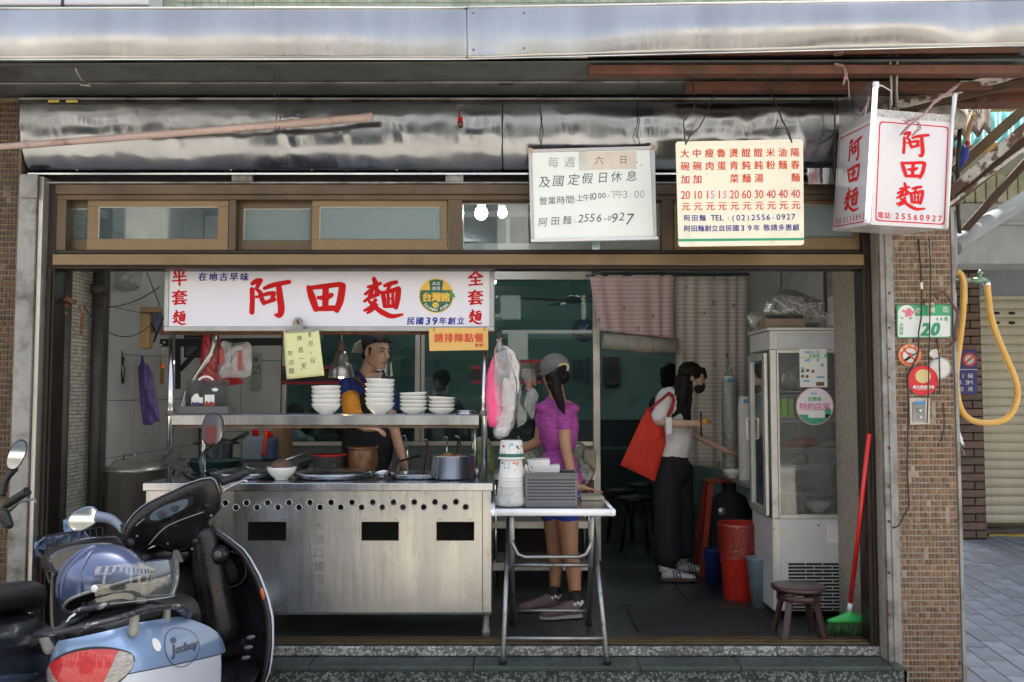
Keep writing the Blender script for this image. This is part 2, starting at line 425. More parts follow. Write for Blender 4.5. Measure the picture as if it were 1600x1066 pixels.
# ------------------------------------------------------------------ common materials
M_bronze=mat('bronze aluminium',(.115,.082,.052),.42,.55,.15,3,.05,90,(1,1,1),.08,dirt=(.05,.045,.04),dirt_scale=4,dirt_lo=.5,dirt_hi=.9)
M_bronzed=mat('dark bronze aluminium',(.028,.021,.017),.45,.4,.2,4,.05,60,rvar=.1)
M_tan=mat('tan bronze aluminium',(.21,.145,.08),.42,.5,.12,3,.04,90,rvar=.1,dirt=(.09,.07,.05),dirt_scale=3,dirt_lo=.55,dirt_hi=.9)
M_alu=mat('plain aluminium',(.52,.51,.47),.42,.75,.1,5,.05,60,rvar=.1,dirt=(.2,.18,.15),dirt_scale=5,dirt_lo=.6,dirt_hi=.85)
M_steel=mat('brushed stainless steel',(.52,.54,.57),.23,1,.06,3,.10,40,(1,1,.05),.08,big=.05,bigscale=1.2)
M_steelc=mat('worn stainless counter front',(.50,.50,.49),.28,1,.10,5,.10,34,(1,1,.10),.07,dirt=(.30,.28,.25),dirt_scale=7,dirt_lo=.56,dirt_hi=.9,big=.10,bigscale=2.2)
M_polish=mat('polished stainless steel',(.66,.66,.65),.12,1,.05,5,.05,30,(1,1,.2),.05)
M_fascia=mat('wavy polished steel fascia',(.385,.385,.39),.22,.95,.13,5,.16,30,(1,1,.03),.05,big=.12,bigscale=1.3,dirt=(.33,.33,.33),dirt_scale=9,dirt_lo=.6,dirt_hi=.85)
M_shutter=mat('dull mirror steel housing',(.285,.30,.325),.17,1,.1,4,.06,40,(1,1,.06),.05,big=.5,bigscale=2.6,dirt=(.18,.18,.19),dirt_scale=6,dirt_lo=.58,dirt_hi=.85)
M_sheetg=mat('grey painted sheet',(.10,.105,.105),.5,.3,.15,4,.05,30,rvar=.1,dirt=(.05,.05,.045),dirt_scale=5)
M_redox=mat('red oxide painted steel',(.12,.045,.028),.65,.1,.25,8,.2,50,dirt=(.05,.03,.02),dirt_scale=6,dirt_lo=.5,dirt_hi=.7)
M_galv=mat('weathered galvanised steel',(.29,.29,.28),.55,.45,.18,7,.15,50,(1,1,.3),.1,dirt=(.11,.10,.085),dirt_scale=5,dirt_lo=.47,dirt_hi=.66)
M_black=mat('black plastic',(.018,.018,.02),.4,0,.2,10,.05,60)
M_blackm=mat('matt black',(.012,.012,.013),.8)
M_wire=mat('old black cable',(.02,.018,.018),.6)
M_red=mat('sign red ink',(.52,.008,.010),.7,var=.03,spec=.2)
M_blue=mat('sign blue ink',(.015,.03,.27),.7,var=.03,spec=.2)
M_orangered=mat('menu red ink',(.66,.07,.02),.7,var=.03,spec=.2)
M_pen=mat('faded marker ink',(.10,.10,.11),.6,var=.3,scale=20)
M_penl=mat('very faded marker ink',(.38,.40,.40),.6,var=.2,scale=20)
M_penw=mat('ballpoint ink',(.12,.13,.12),.6)
M_green=mat('sign green ink',(.02,.33,.17),.5,var=.03)
M_white=mat('white plastic',(.72,.72,.74),.35,var=.04)
M_paper=mat('white paper',(.72,.72,.70),.7,var=.05)
M_rust=mat('rust',(.16,.07,.03),.8,.2,.4,25,.3,80)
M_porc=mat('glazed bowl porcelain',(.74,.75,.72),.22,var=.05,scale=8,coat=.3)
M_screw=mat('screw head steel',(.3,.29,.27),.4,.9)
def pieces_box(name,sx,sy,sz,bevel):
 """a small block mesh with chamfered front edges, origin at its centre; shared by alike pieces"""
 b=bevel;x,y,z=sx/2,sy/2,sz/2
 mb=MB()
 mb.add([(-x,y,-z),(x,y,-z),(x,y,z),(-x,y,z),(-x,-y+b,-z),(x,-y+b,-z),(x,-y+b,z),(-x,-y+b,z),(-x+b,-y,-z+b),(x-b,-y,-z+b),(x-b,-y,z-b),(-x+b,-y,z-b)],[(8,9,10,11),(4,5,9,8),(5,6,10,9),(6,7,11,10),(7,4,8,11),(0,4,7,3),(1,2,6,5),(0,1,5,4),(3,7,6,2),(0,3,2,1)])
 me=mb.mesh(name);return me
def speckle(name,base,chip,scale=140,rough=.45,dark=None,chips=.5):
 m=bpy.data.materials.new(name);m.use_nodes=True;t=m.node_tree;N=t.nodes;L=t.links;b=N['Principled BSDF']
 tc=N.new('ShaderNodeTexCoord');vo=N.new('ShaderNodeTexVoronoi');vo.inputs['Scale'].default_value=scale
 L.new(tc.outputs['Object'],vo.inputs['Vector'])
 v2=N.new('ShaderNodeTexVoronoi');v2.inputs['Scale'].default_value=scale;v2.feature='DISTANCE_TO_EDGE';L.new(tc.outputs['Object'],v2.inputs['Vector'])
 sp=N.new('ShaderNodeSeparateColor');L.new(vo.outputs['Color'],sp.inputs[0])
 cr=N.new('ShaderNodeValToRGB');e=cr.color_ramp.elements
 e[0].position=chips-.08;e[0].color=(*base,1);e[1].position=chips+.08;e[1].color=(*chip,1)
 L.new(sp.outputs[0],cr.inputs[0])
 mr=N.new('ShaderNodeMapRange');mr.inputs[1].default_value=.03;mr.inputs[2].default_value=.1;L.new(v2.outputs[0],mr.inputs[0])
 mx=N.new('ShaderNodeMix');mx.data_type='RGBA';mx.inputs[6].default_value=(*[c*.45 for c in base],1);L.new(mr.outputs[0],mx.inputs[0]);L.new(cr.outputs[0],mx.inputs[7])
 no=N.new('ShaderNodeTexNoise');no.inputs['Scale'].default_value=2.5;no.inputs['Detail'].default_value=7;L.new(tc.outputs['Object'],no.inputs['Vector'])
 m2=N.new('ShaderNodeMix');m2.data_type='RGBA';m2.blend_type='MULTIPLY';m2.inputs[0].default_value=1
 r2=N.new('ShaderNodeMapRange');r2.inputs[1].default_value=.35;r2.inputs[2].default_value=.7;r2.inputs[3].default_value=.45;r2.inputs[4].default_value=1.1;L.new(no.outputs[0],r2.inputs[0])
 L.new(mx.outputs[2],m2.inputs[6]);L.new(r2.outputs[0],m2.inputs[7]);L.new(m2.outputs[2],b.inputs['Base Color'])
 r3=N.new('ShaderNodeMapRange');r3.inputs[3].default_value=rough-.12;r3.inputs[4].default_value=rough+.15;L.new(no.outputs[0],r3.inputs[0]);L.new(r3.outputs[0],b.inputs['Roughness'])
 MATS[name]=m;return m
M_terr=speckle('terrazzo floor',(.028,.031,.029),(.11,.115,.11),120,.34)
M_terrl=speckle('light terrazzo nosing',(.20,.22,.20),(.55,.56,.52),60,.55,chips=.4)
M_terrd=speckle('dark terrazzo step',(.05,.06,.055),(.26,.29,.27),75,.5,chips=.5)
M_terrg=mat('green terrazzo tread',(.055,.075,.068),.4,0,.25,30,.1,120,dirt=(.03,.032,.03),dirt_scale=3,dirt_lo=.4,dirt_hi=.7,rvar=.12)
M_road=mat('worn concrete road',(.25,.23,.195),.85,0,.25,40,.4,200,dirt=(.17,.16,.14),dirt_scale=1.1)
M_conc=mat('old concrete',(.20,.20,.19),.8,0,.2,6,.25,60,dirt=(.10,.10,.09),dirt_scale=1.8)
g=MB().sheet(lambda u,v:Vector((-60+120*u,-60+63*v,GZ-.008)),4,4,False).build('road',M_road);struct(g)
g=MB().add([(-60,3,GZ-.008),(60,3,GZ-.008),(60,40,GZ-.008),(-60,40,GZ-.008)],[(0,1,2,3)]).build('pavement',M_conc);struct(g)
g=MB().box(-2.6,2.3,5.01,12,GZ,0).build('shop_floor',M_terr);struct(g)
# floor joints: thin brass-dark strips, slightly proud
g2=MB()
for y in (5.95,7.15,8.35):g2.box(.6,2.2,y,y+.008,0,.0015)
for x in (1.15,):g2.box(x,x+.006,5.35,9,.0,.0022)
o=g2.build('floor_joint',M_blackm,g)
# entrance step: slabs
st=holder('entrance_step',(0,4.8,-.1))
xs=[-2.62,-1.62,-.74,.36,1.42,2.02]
for a,b_ in zip(xs,xs[1:]):
 MB().box(a+.001,b_-.001,4.985,5.009,-.05,.0).build('nosing_slab',M_terrl,st,bevel=.006)
xs2=[-2.62,-1.9,-1.05,-.2,.66,1.18,1.96,2.02]
for a,b_ in zip(xs2,xs2[1:]):
 MB().box(a+.001,b_-.001,4.80,4.984,-.075,-.05).build('tread_slab',M_terrg,st,bevel=.005)
for a,b_ in zip(xs2,xs2[1:]):
 MB().box(a+.08,b_+.079 if b_<2 else 2.02,4.812,4.984,GZ,-.0755).build('riser_slab',M_terrd,st,bevel=.003)
tk=MB()
for y,h in ((5.02,.012),(5.05,.02),(5.08,.012),(5.115,.02),(5.15,.01)):tk.box(-2.53,1.96,y,y+.008,0,h)
o=tk.build('door_track',mat('worn brass track',(.16,.12,.07),.4,.7,.2,10));MB().box(-2.53,1.96,5.012,5.165,.0005,.004).build('track_bed',M_blackm,o);tag(o,'long worn metal sliding door track set into the shop threshold','door track')
mt=MB()
for i in range(26):mt.box(.72,1.52,5.30+i*.021,5.312+i*.021,.003,.012)
mt.box(.72,1.52,5.295,5.845,.0005,.006)
o=mt.build('door_mat',mat('dark rubber mat',(.02,.021,.022),.7));tag(o,'dark ribbed rubber mat lying on the terrazzo just inside the shop','mat')
# pavers in the passage on the right
pv=holder('paving',(3,6,GZ))
M_pav=mat('blue grey paver',(.205,.235,.29),.62,0,.16,22,.35,150,dirt=(.12,.125,.13),dirt_scale=2.5,dirt_lo=.5,dirt_hi=.8,rvar=.1,rand=1)
paver_shapes=[]
for k in range(6):
 me=pieces_box('paver',.30,.34,.06,.004)
 me2=MB();me2.cur=.82+.07*k;b=.004;x,y,z=.071,.152,.03
 me2.add([(-x,-y,-z),(x,-y,-z),(x,y,-z),(-x,y,-z),(-x,-y,z-b),(x,-y,z-b),(x,y,z-b),(-x,y,z-b),(-x+b,-y+b,z),(x-b,-y+b,z),(x-b,y-b,z),(-x+b,y-b,z)],[(8,9,10,11),(4,5,9,8),(5,6,10,9),(6,7,11,10),(7,4,8,11),(0,1,5,4),(1,2,6,5),(2,3,7,6),(3,0,4,7)])
 me2=me2.mesh('paver');me2.materials.append(M_pav);paver_shapes.append(me2);bpy.data.meshes.remove(me)
ang=R(-7);ca,sa=math.cos(ang),math.sin(ang);npav=0
for i in range(-20,60):
 for j in range(-4,40):
  lx=i*.15;ly=j*.312+(i%2)*.156
  x=2.4+lx*ca-ly*sa;y=4.6+lx*sa+ly*ca
  px=800+1430*x/y
  if 4.55<y<10.75 and x>2.42 and 1490<px<1660 and npav<298:
   npav+=1
   piece(random.choice(paver_shapes),'paver',(x,y,GZ-.03+random.uniform(-.002,.002)),pv,(random.uniform(-.006,.006),random.uniform(-.006,.006),ang))
g=MB().add([(2.3,4.5,GZ-.006),(8,4.5,GZ-.006),(8,10.9,GZ-.006),(2.3,10.9,GZ-.006)],[(0,1,2,3)]).build('paving_bed',M_conc,pv)
# ------------------------------------------------------------------ the shop's shell
M_wtile=mat('white wall panel',(.50,.50,.48),.32,0,.08,4,.02,20,dirt=(.30,.27,.22),dirt_scale=1.6,dirt_lo=.52,dirt_hi=.85)
M_ctile=mat('small cream tile',(.42,.40,.33),.35,0,.1,30,rand=1,dirt=(.2,.12,.06),dirt_scale=2.5,dirt_lo=.6,dirt_hi=.8)
M_teal=mat('sea green wall paint',(.23,.38,.345),.55,0,.08,3,.05,20,dirt=(.10,.18,.165),dirt_scale=2)
M_wains=mat('dark wainscot',(.035,.045,.045),.4,0,.2,6)
M_grout=mat('dark grout',(.08,.075,.065),.9)
M_ceil=mat('white ceiling',(.55,.56,.55),.7,0,.06)
XL,XR=-2.53,2.25
o=struct(MB().box(XL-.2,XL,5.05,12,0,2.9).build('left_wall',M_grout))
# the white panels of the left wall beyond the tiled pier, each panel proud of the joint
pw=o
zj=[0,.46,.95,1.31,1.9,2.38,2.88]
for i in range(6):
 y0=5.72+i*.42
 for a,b_ in zip(zj,zj[1:]):
  MB().box(XL+.001,XL+.012,y0+.002,y0+.418,a+.002,b_-.002).build('wall_panel',M_wtile,pw,bevel=.0015)
o=struct(MB().box(XR,XR+.2,5.2,12,0,2.9).build('right_wall',M_grout));rw=o
for i in range(4):
 y0=6.55+i*.6
 for a,b_ in ((0,1.0),(1.0,1.7),(1.7,2.3),(2.3,2.88)):
  MB().box(XR-.012,XR-.001,y0+.002,y0+.598,a+.002,b_-.002).build('wall_panel',M_wtile,rw,bevel=.0015)
def small_tiles(name,face_x,y0,y1,z0,z1,side,parent,ty=.048,tz=.022):
 mb=MB();nz=int((z1-z0)/tz);ny=int((y1-y0)/ty)
 for i in range(ny):
  for j in range(nz):
   mb.cur=random.choice((.75,.86,.94,1.0,1.05,1.1));y=y0+i*ty;z=z0+j*tz
   a,b_=face_x,face_x+side*.004
   x=b_+side*random.uniform(-.0005,.0005)
   mb.add([(x,y+.003,z+.003),(x,y+ty-.002,z+.003),(x,y+ty-.002,z+tz-.002),(x,y+.003,z+tz-.002),(a,y+.002,z+.002),(a,y+ty-.001,z+.002),(a,y+ty-.001,z+tz-.001),(a,y+.002,z+tz-.001)],[(0,1,2,3),(0,4,5,1),(1,5,6,2),(2,6,7,3),(3,7,4,0)])
 o=mb.build(name,M_ctile,parent);o['kind']='stuff';return o
small_tiles('small_wall_tiles',XL,5.08,5.70,0,2.5,1,pw)
small_tiles('small_wall_tiles',XR,5.25,6.53,0,2.6,-1,rw)
struct(MB().box(XL-.2,XR+.2,12,12.2,0,2.9).build('back_wall',M_teal))
struct(MB().box(-2.53,2.25,11.97,12,0,1.02).build('wainscot',M_wains))
struct(MB().box(XL+.005,XL+.03,8.3,11.97,0,1.02).build('wainscot',M_wains))
struct(MB().box(XL+.012,XL+.03,8.3,11.97,1.02,2.84).build('dining_wall_left',M_teal))
struct(MB().box(XR-.03,XR-.013,7.5,11.97,0,2.84).build('dining_wall_right',M_teal))
struct(MB().box(XL,XR,5.13,12,2.84,2.9).build('ceiling',M_ceil))
# building above
M_gtile=mat('upper facade',(.42,.46,.36),.5,0,.1,3)
bd=struct(MB().box(-9,2.55,4.97,12.3,3.30,6.6).box(2.5501,9,7.3,12.3,3.30,6.6).build('upper_building',M_gtile))
struct(MB().box(-9,XL-.35,5.0,12.3,GZ,3.3).build('neighbour_wall',M_conc))
struct(MB().box(XL-.35,XR+.25,12.2,12.4,GZ,3.3).build('rear_wall',M_conc))
struct(MB().box(XL-.35,XR+.25,5.22,12.2,2.9,3.3).build('floor_slab',M_conc))
# small green tiles of the upper wall that show over the awning
mb=MB()
for i in range(150):
 for j in range(7):
  x=HX(262,4.97)+i*.048*1.0;z=W(800,20,4.97).z+j*.026
  if x>4.2:continue
  mb.cur=random.uniform(.8,1.1);mb.box(x+.002,x+.046,4.962,4.969,z+.002,z+.024)
o=mb.build('facade_tiles',mat('pale green facade tile',(.40,.45,.33),.35,rand=1),bd);o['kind']='stuff'
ac=thing('air_conditioner','white outdoor air conditioner housing peeking over the steel awning at top left','air conditioner',(-2.0,4.7,3.2))
MB().pbox(-40,-60,232,8,4.75,.2).build('housing',M_white,ac,bevel=.01)
MB().pbox(97,-60,99,9,4.745,.01).build('seam',M_black,ac)
# ------------------------------------------------------------------ mosaic piers left and right of the opening
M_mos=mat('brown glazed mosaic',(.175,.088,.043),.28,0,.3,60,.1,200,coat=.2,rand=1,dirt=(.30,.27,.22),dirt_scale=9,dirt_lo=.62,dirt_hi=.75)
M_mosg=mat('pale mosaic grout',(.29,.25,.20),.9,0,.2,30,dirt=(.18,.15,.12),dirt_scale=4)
M_mos2=mat('mosaic darkened for shade',(.085,.042,.022),.35,0,.3,60,.1,200,rand=1,dirt=(.03,.02,.015),dirt_scale=2,dirt_lo=.45,dirt_hi=.7)  # shade on the left pier put into the tile and grout colours
M_mosg2=mat('grout darkened for shade',(.15,.115,.075),.9,0,.3,20,dirt=(.04,.03,.02),dirt_scale=2)
def mosaic(parent,x0,x1,Y,z0,z1,tx=.0198,tz=.031,m=None):
 mb=MB();nx=int((x1-x0)/tx);nz=int((z1-z0)/tz)
 rg=random.Random(3)
 for i in range(nx):
  for j in range(nz):
   if noise.noise(Vector((i*.35,j*.22,4)))>.52:continue
   mb.cur=rg.choice((.45,.6,.75,.9,1.0,1.15,1.35));x=x0+i*tx;z=z0+j*tz
   gx=.0042 if i%2 else .0022
   y=Y-.004+rg.uniform(-.0006,.0006)
   dx=rg.uniform(-.0012,.0012)
   mb.add([(x+.0035,y,z+.007),(x+tx-.0035,y+dx,z+.007),(x+tx-.0035,y+dx,z+tz-.0065),(x+.0035,y,z+tz-.0065),(x+.0022,Y,z+.004),(x+tx-.0022,Y,z+.004),(x+tx-.0022,Y,z+tz-.004),(x+.0022,Y,z+tz-.004)],[(0,1,2,3),(0,4,5,1),(1,5,6,2),(2,6,7,3),(3,7,4,0)])
 o=mb.build('mosaic_tiles',m or M_mos,parent);o['kind']='stuff';return o
PY=4.92
x0,x1=HX(1398,PY),HX(1491,PY)
pr=MB().box(x0-.08,x1,PY,5.6,GZ,2.99).build('tiled_pier_right',M_mosg);pr.name='tiled_pier';tag(pr,'brown mosaic pier with house number plate and round stickers right of the shop opening','pier')
mosaic(pr,x0,x1,PY,GZ,2.97)
MB().box(x1+.001,x1+.02,PY-.012,PY+.05,GZ,2.45).build('edge_strip',M_galv,pr,bevel=.003)
MB().box(HX(1376,PY),HX(1397,PY),PY-.03,PY+.1,GZ,2.44).build('steel_channel',M_galv,pr,bevel=.004)
MB().box(HX(1384,PY),HX(1389,PY),PY-.038,PY-.03,GZ,2.43).build('channel_rib',M_galv,pr,bevel=.002)
for y in (458,512,545,590,645,700,760,815,895,960):
 p=W(1390,y,PY-.04);MB().lathe([(.008,0),(.007,.003),(.001,.005)],(p.x,p.y+.004,p.z),10,(0,-1,0)).build('rusty_bolt',M_rust,pr)
YL=4.95
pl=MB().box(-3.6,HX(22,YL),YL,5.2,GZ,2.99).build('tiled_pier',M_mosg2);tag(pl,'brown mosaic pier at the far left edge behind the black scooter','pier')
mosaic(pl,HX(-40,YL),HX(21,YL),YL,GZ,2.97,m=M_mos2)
MB().box(HX(24,YL),HX(52,YL),YL-.03,YL+.12,GZ,W(40,277,YL).z).build('steel_column',M_galv,pl,bevel=.004)
MB().box(HX(53,YL),HX(60,YL),YL-.012,YL+.1,GZ,W(40,277,YL).z).build('column_flange',M_alu,pl,bevel=.002)
p=W(45,292,YL-.045);MB().box(p.x-.05,p.x+.045,p.y,p.y+.014,p.z-.06,p.z+.07).build('cover_plate',M_galv,pl,bevel=.003)
# ------------------------------------------------------------------ front frame of the shop: jambs, head beam, transom windows
FY=5.0
fr=thing('shop_front_frame','dark bronze aluminium frame with sliding transom windows across the shop opening','window frame',(0,FY,2.0))
MB().box(HX(60,FY),HX(80,FY),FY,FY+.13,0,W(0,286,FY).z).build('jamb',M_bronzed,fr,bevel=.003)
MB().box(HX(70,FY),HX(76,FY),FY-.014,FY,.0,W(0,420,FY).z).build('jamb_rib',M_bronzed,fr,bevel=.002)
MB().box(HX(1352,FY),HX(1374,FY),FY,FY+.13,0,W(0,286,FY).z).build('jamb',M_bronzed,fr,bevel=.003)
MB().box(HX(1358,FY),HX(1362,FY),FY-.012,FY,.0,W(0,420,FY).z).build('jamb_rib',M_bronzed,fr,bevel=.002)
def hb(y0,y1,Y,d,m,name,x0=80,x1=1352,bev=.003):return MB().box(HX(x0,FY),HX(x1,FY),Y,Y+d,W(0,y0,Y).z,W(0,y1,Y).z).build(name,m,fr,bevel=bev)
hb(288,303,FY-.02,.12,M_bronze,'top_beam')
hb(303.5,312,FY,.12,M_bronze,'top_rail')
hb(397,414,FY-.03,.16,M_tan,'head_beam')
hb(414.5,420,FY,.12,M_bronzed,'head_track')
hb(391,396.5,FY+.005,.1,M_bronzed,'sill_track')
M_frost=glass('frosted pane',(.8,.9,.9),.1,.03,frost=.975)
M_clear=glass('clear pane',(.93,.97,.97),.015,.03,grime=.06)
M_clearg=glass('grimy pane',(.75,.85,.85),.03,.04,grime=.25,grime_col=(.3,.34,.34))
def sash(x0,x1,panes,Y,m,y0=313,y1=391):
 """one sliding sash: rails and stiles butted round its panes"""
 s_=thing('_','','');bpy.data.objects.remove(s_)
 s_=bpy.data.objects.new('transom_sash',None);COL.objects.link(s_);s_.parent=fr;s_.location=W((x0+x1)/2,390,Y)-origin_of(fr)
 X=lambda p:HX(p,Y);Z=lambda p:W(0,p,Y).z
 ty,by=panes[0][2],panes[0][3]
 MB().box(X(x0),X(x1),Y,Y+.03,Z(ty),Z(y0)).build('rail',m,s_,bevel=.002)
 MB().box(X(x0),X(x1),Y,Y+.03,Z(y1),Z(by)).build('rail',m,s_,bevel=.002)
 edges=[x0]+[e for p in panes for e in (p[0],p[1])]+[x1]
 for a,b_ in zip(edges[::2],edges[1::2]):
  if b_-a>1:MB().box(X(a),X(b_),Y+.001,Y+.029,Z(by),Z(ty)).build('stile',m,s_,bevel=.002)
 for a,b_,t,bb,gm in panes:
  MB().box(X(a),X(b_),Y+.013,Y+.017,Z(bb),Z(t)).build('pane',gm,s_)
  q=.0035
  MB().box(X(a),X(b_),Y+.004,Y+.012,Z(t)-q,Z(t)).box(X(a),X(a)+q,Y+.004,Y+.012,Z(bb),Z(t)-q).build('gasket',M_alu,s_)
sash(96,131,[(102,129,326,374,M_clearg)],FY+.06,M_bronze)
sash(129,352,[(146,335,323,373,M_clearg)],FY+.02,M_tan)
sash(364,491,[(376,481,326,376,M_frost)],FY+.055,M_bronze)
sash(484,698,[(496,687,323,374,M_frost)],FY+.02,M_tan)
sash(722,1036,[(723,1034,318,390,M_clear)],FY+.05,M_bronze,313,391)
sash(1056,1350,[(1068,1200,320,371,M_clearg),(1212,1340,320,371,M_frost)],FY+.03,M_tan)
for a,b_ in ((80,95),(352.5,363.5),(699,721.5),(1037,1055)):
 MB().box(HX(a,FY),HX(b_,FY),FY+.002,FY+.09,W(0,391,FY).z,W(0,312,FY).z).build('mullion',M_bronze,fr,bevel=.002)
def housing(x0,x1,name):
 Yt_,Yb_=4.86,4.98;Zt,Zb=W(0,157,Yt_).z,W(0,271,Yb_).z
 def fn(u,v):
  z=Zb+(Zt-Zb)*v;x=HX(x0,4.93)+(HX(x1,4.93)-HX(x0,4.93))*u
  rp=math.sin(x/.31*2*PI+5*z+1.5*noise.noise(Vector((x*.8,0,3))))
  return Vector((x,Yt_+.12*(1-v)**3+.0016*noise.noise(Vector((x*1.7,z*3,1)))-.0022*max(0,rp)**6*math.sin(PI*v),z))
 mb=MB().sheet(fn,260,14)
 k=61
 o=mb.build(name,M_shutter,hs,solid=.003)
 return o
hs=thing('shutter_housing','dull mirror steel roller shutter housing above the transom windows','shutter box',(0,4.93,2.5))
housing(27,784.5,'cover_sheet');housing(785.5,1336,'cover_sheet')
Y=4.93
MB().box(HX(27,Y),HX(1336,Y),5.0,5.22,W(0,270,Y).z,3.3).build('box_back',M_blackm,hs)
MB().box(HX(27,Y),HX(1336,Y),4.965,4.995,W(0,274,4.98).z,W(0,271,4.98).z).build('lower_lip',M_steel,hs,bevel=.001)
MB().box(HX(27,Y),HX(1336,Y),4.85,4.93,W(0,156.5,4.86).z,W(0,153.5,4.86).z).build('upper_lip',M_galv,hs,bevel=.001)
for a_,b__ in ((75,92),(103,121)):MB().pbox(a_,156.5,b__,160,4.84,.004).build('yellow_tag',mat('yellow label',(.55,.40,.05),.5),hs)
for x_ in (120,361,487,620,905,1120):MB().lathe([(.005,0),(.004,.003)],W(x_,266,4.955),8,(0,-1,0)).build('rivet',M_screw,hs)
sl_=MB().box(HX(62,FY),HX(1370,FY),FY+.04,FY+.2,W(0,287.5,FY).z,W(0,274,FY).z).build('slot_back',M_blackm,hs)
MB().box(HX(63,FY),HX(1372,FY),FY-.022,FY+.04,W(0,288,FY).z,W(0,285.5,FY).z).build('slot_lip',M_galv,hs,bevel=.001)
for a,b_ in ((362,394),(696,724)):MB().pbox(a,274,b_,284,FY-.01,.04).build('bracket',M_galv,hs,bevel=.002)
MB().pbox(1262,262,1338,288,4.90,.03).build('rail_end',M_polish,hs,bevel=.004)
# ------------------------------------------------------------------ awning
aw=thing('steel_awning','long polished stainless steel awning fascia with grey soffit over the shop front','awning',(0,4.4,3.0))
AY=4.32
def fasc(x0,x1,yt0,yt1,yb0,yb1,name,amp,dy=0):
 P00,P10,P01,P11=W(x0,yb0,AY),W(x1,yb1,AY),W(x0,yt0,AY),W(x1,yt1,AY)
 def fn(u,v):
  a=P00.lerp(P10,u);b_=P01.lerp(P11,u);p=a.lerp(b_,v)
  e=math.sin(PI*v)**.7
  n_=noise.noise(Vector((p.x*1.5,p.z*1.2,7)))+.5*noise.noise(Vector((p.x*3.7,p.z*3,2)))
  p.y+=dy+amp*n_*e-.012*math.sin(PI*v)
  return p
 return MB().sheet(fn,160,14).build(name,M_fascia,aw,solid=.002)
fasc(-160,731,13,12.5,93,92,'fascia_sheet',.007)
fasc(730,1760,11,-4,92,66,'fascia_sheet',.015,-.004)
for x,y in ((740,19),(740,77),(819,19),(819,75)):
 p=W(x,y,AY-.012);MB().lathe([(.006,0),(.005,.003),(.001,.004)],p,12,(0,-1,0)).build('screw',M_screw,aw)
def strip(y0a,y0b,Ya,y1a,y1b,Yb,m,name,xa=-160,xb=1760,t=.002,nx=60,wav=0):
 A0,A1,B0,B1=W(xa,y0a,Ya),W(xb,y0b,Ya),W(xa,y1a,Yb),W(xb,y1b,Yb)
 def fn(u,v):
  p=A0.lerp(A1,u).lerp(B0.lerp(B1,u),v);p.z+=wav*noise.noise(Vector((p.x*1.1,v*2,3)));return p
 return MB().sheet(fn,nx,6).build(name,m,aw,solid=t)
ln=MB().tube([W(-160,13,AY),W(731,12,AY)],.006,8).tube([W(731,11,AY-.004),W(1760,-4,AY-.004)],.006,8)
ln.build('top_lip',M_polish,aw)
ln=MB().tube([W(-160,93.5,AY),W(731,92.5,AY)],.005,8).tube([W(731,92.5,AY),W(1760,66.5,AY)],.005,8)
ln.build('bottom_lip',M_polish,aw)
M_ret=mat('mirror steel return',(.60,.60,.60),.06,1,.05,3,.03,30,(1,1,.3),.03,big=.12,bigscale=1.2)
strip(94.5,67.5,AY,99,88,AY+.11,M_ret,'return_flange',wav=.002)
soff_z=lambda Y_,y:W(0,y,Y_).z
strip(100,92,AY+.115,130,126,4.72,M_sheetg,'soffit_sheet',wav=.001)
strip(131.5,128,4.722,153,150,4.925,M_sheetg,'soffit_sheet',wav=.001)
MB().tube([W(-100,130.5,4.715),W(1500,127,4.715)],.004,6).build('soffit_rib',M_galv,aw)
MB().box(-4.4,4.4,AY+.02,4.95,3.10,3.14).build('awning_deck',M_sheetg,aw)
MB().pbox(920,101,1600,115,4.44,.07).build('steel_beam',M_redox,aw,bevel=.004)
MB().pbox(1072,127,1660,140,4.66,.07).build('steel_beam',M_redox,aw,bevel=.004)
p=W(118,112,4.5)
MB().tube([W(118,106,4.47),W(122,116,4.5),W(127,124,4.52),W(134,130,4.55),W(126,133,4.5),W(141,134,4.5)],.006,6).build('dangling_scrap',M_galv,aw)
MB().pbox(250+530,130,272+530,134,4.6,.02).build('clip',M_black,aw)
# ------------------------------------------------------------------ across the street (seen only in reflections and as bounced light)
M_cream=mat('cream facade',(.56,.52,.45),.7,0,.1,1.2,.1,20,dirt=(.45,.40,.33),dirt_scale=.6)
M_cream2=mat('grey facade',(.42,.42,.40),.7,0,.1,1.2,.1,20)
M_dwin=mat('dark window',(.03,.04,.05),.1,0,.1)
M_pave2=mat('far pavement',(.30,.29,.27),.8,0,.1,4)
def facade(x0,x1,y,h,m,dep=6,name='building_across',lab='cream building across the street with dark ground floor arcade'):
 b_=thing(name,lab,'building',((x0+x1)/2,y-dep/2,GZ))
 MB().box(x0,x1,y-dep,y,2.9,h).build('upper_floors',m,b_)
 n=max(2,int((x1-x0)/3.4));s_=(x1-x0)/n
 for i in range(n+1):MB().box(x0+i*(s_-.5/n)-0,x0+i*(s_-.5/n)+.5,y-.6,y,GZ,2.9).build('arcade_column',m,b_)
 MB().box(x0,x1,y-dep,y-2.6,GZ,2.9).build('shop_wall',M_dwin,b_)
 for i in range(n):
  for f_ in range(int((h-3.2)/2.9)+1):
   z=3.7+f_*2.9
   if z+1.3>h:continue
   for q in range(2):
    xa_=x0+i*s_+.45+q*s_/2
    MB().box(xa_,xa_+s_/2-.9,y-.02,y+.03,z-.3,z+1.7).build('window',M_dwin,b_)
    MB().box(xa_-.05,xa_+s_/2-.85,y+.001,y+.12,z-.4,z-.31).build('sill',m,b_)
 return b_
facade(-16,-3.2,-8.5,7.0,M_cream)
facade(-3.1,3.4,-8.5,6.2,M_cream2,lab='grey building across the street between two cream ones')
facade(3.5,17,-8.5,7.4,M_cream,lab='taller cream building across the street opposite the passage')
struct(MB().box(-30,30,-8.4,-6.6,GZ-.02,GZ+.1).build('far_pavement',M_pave2))
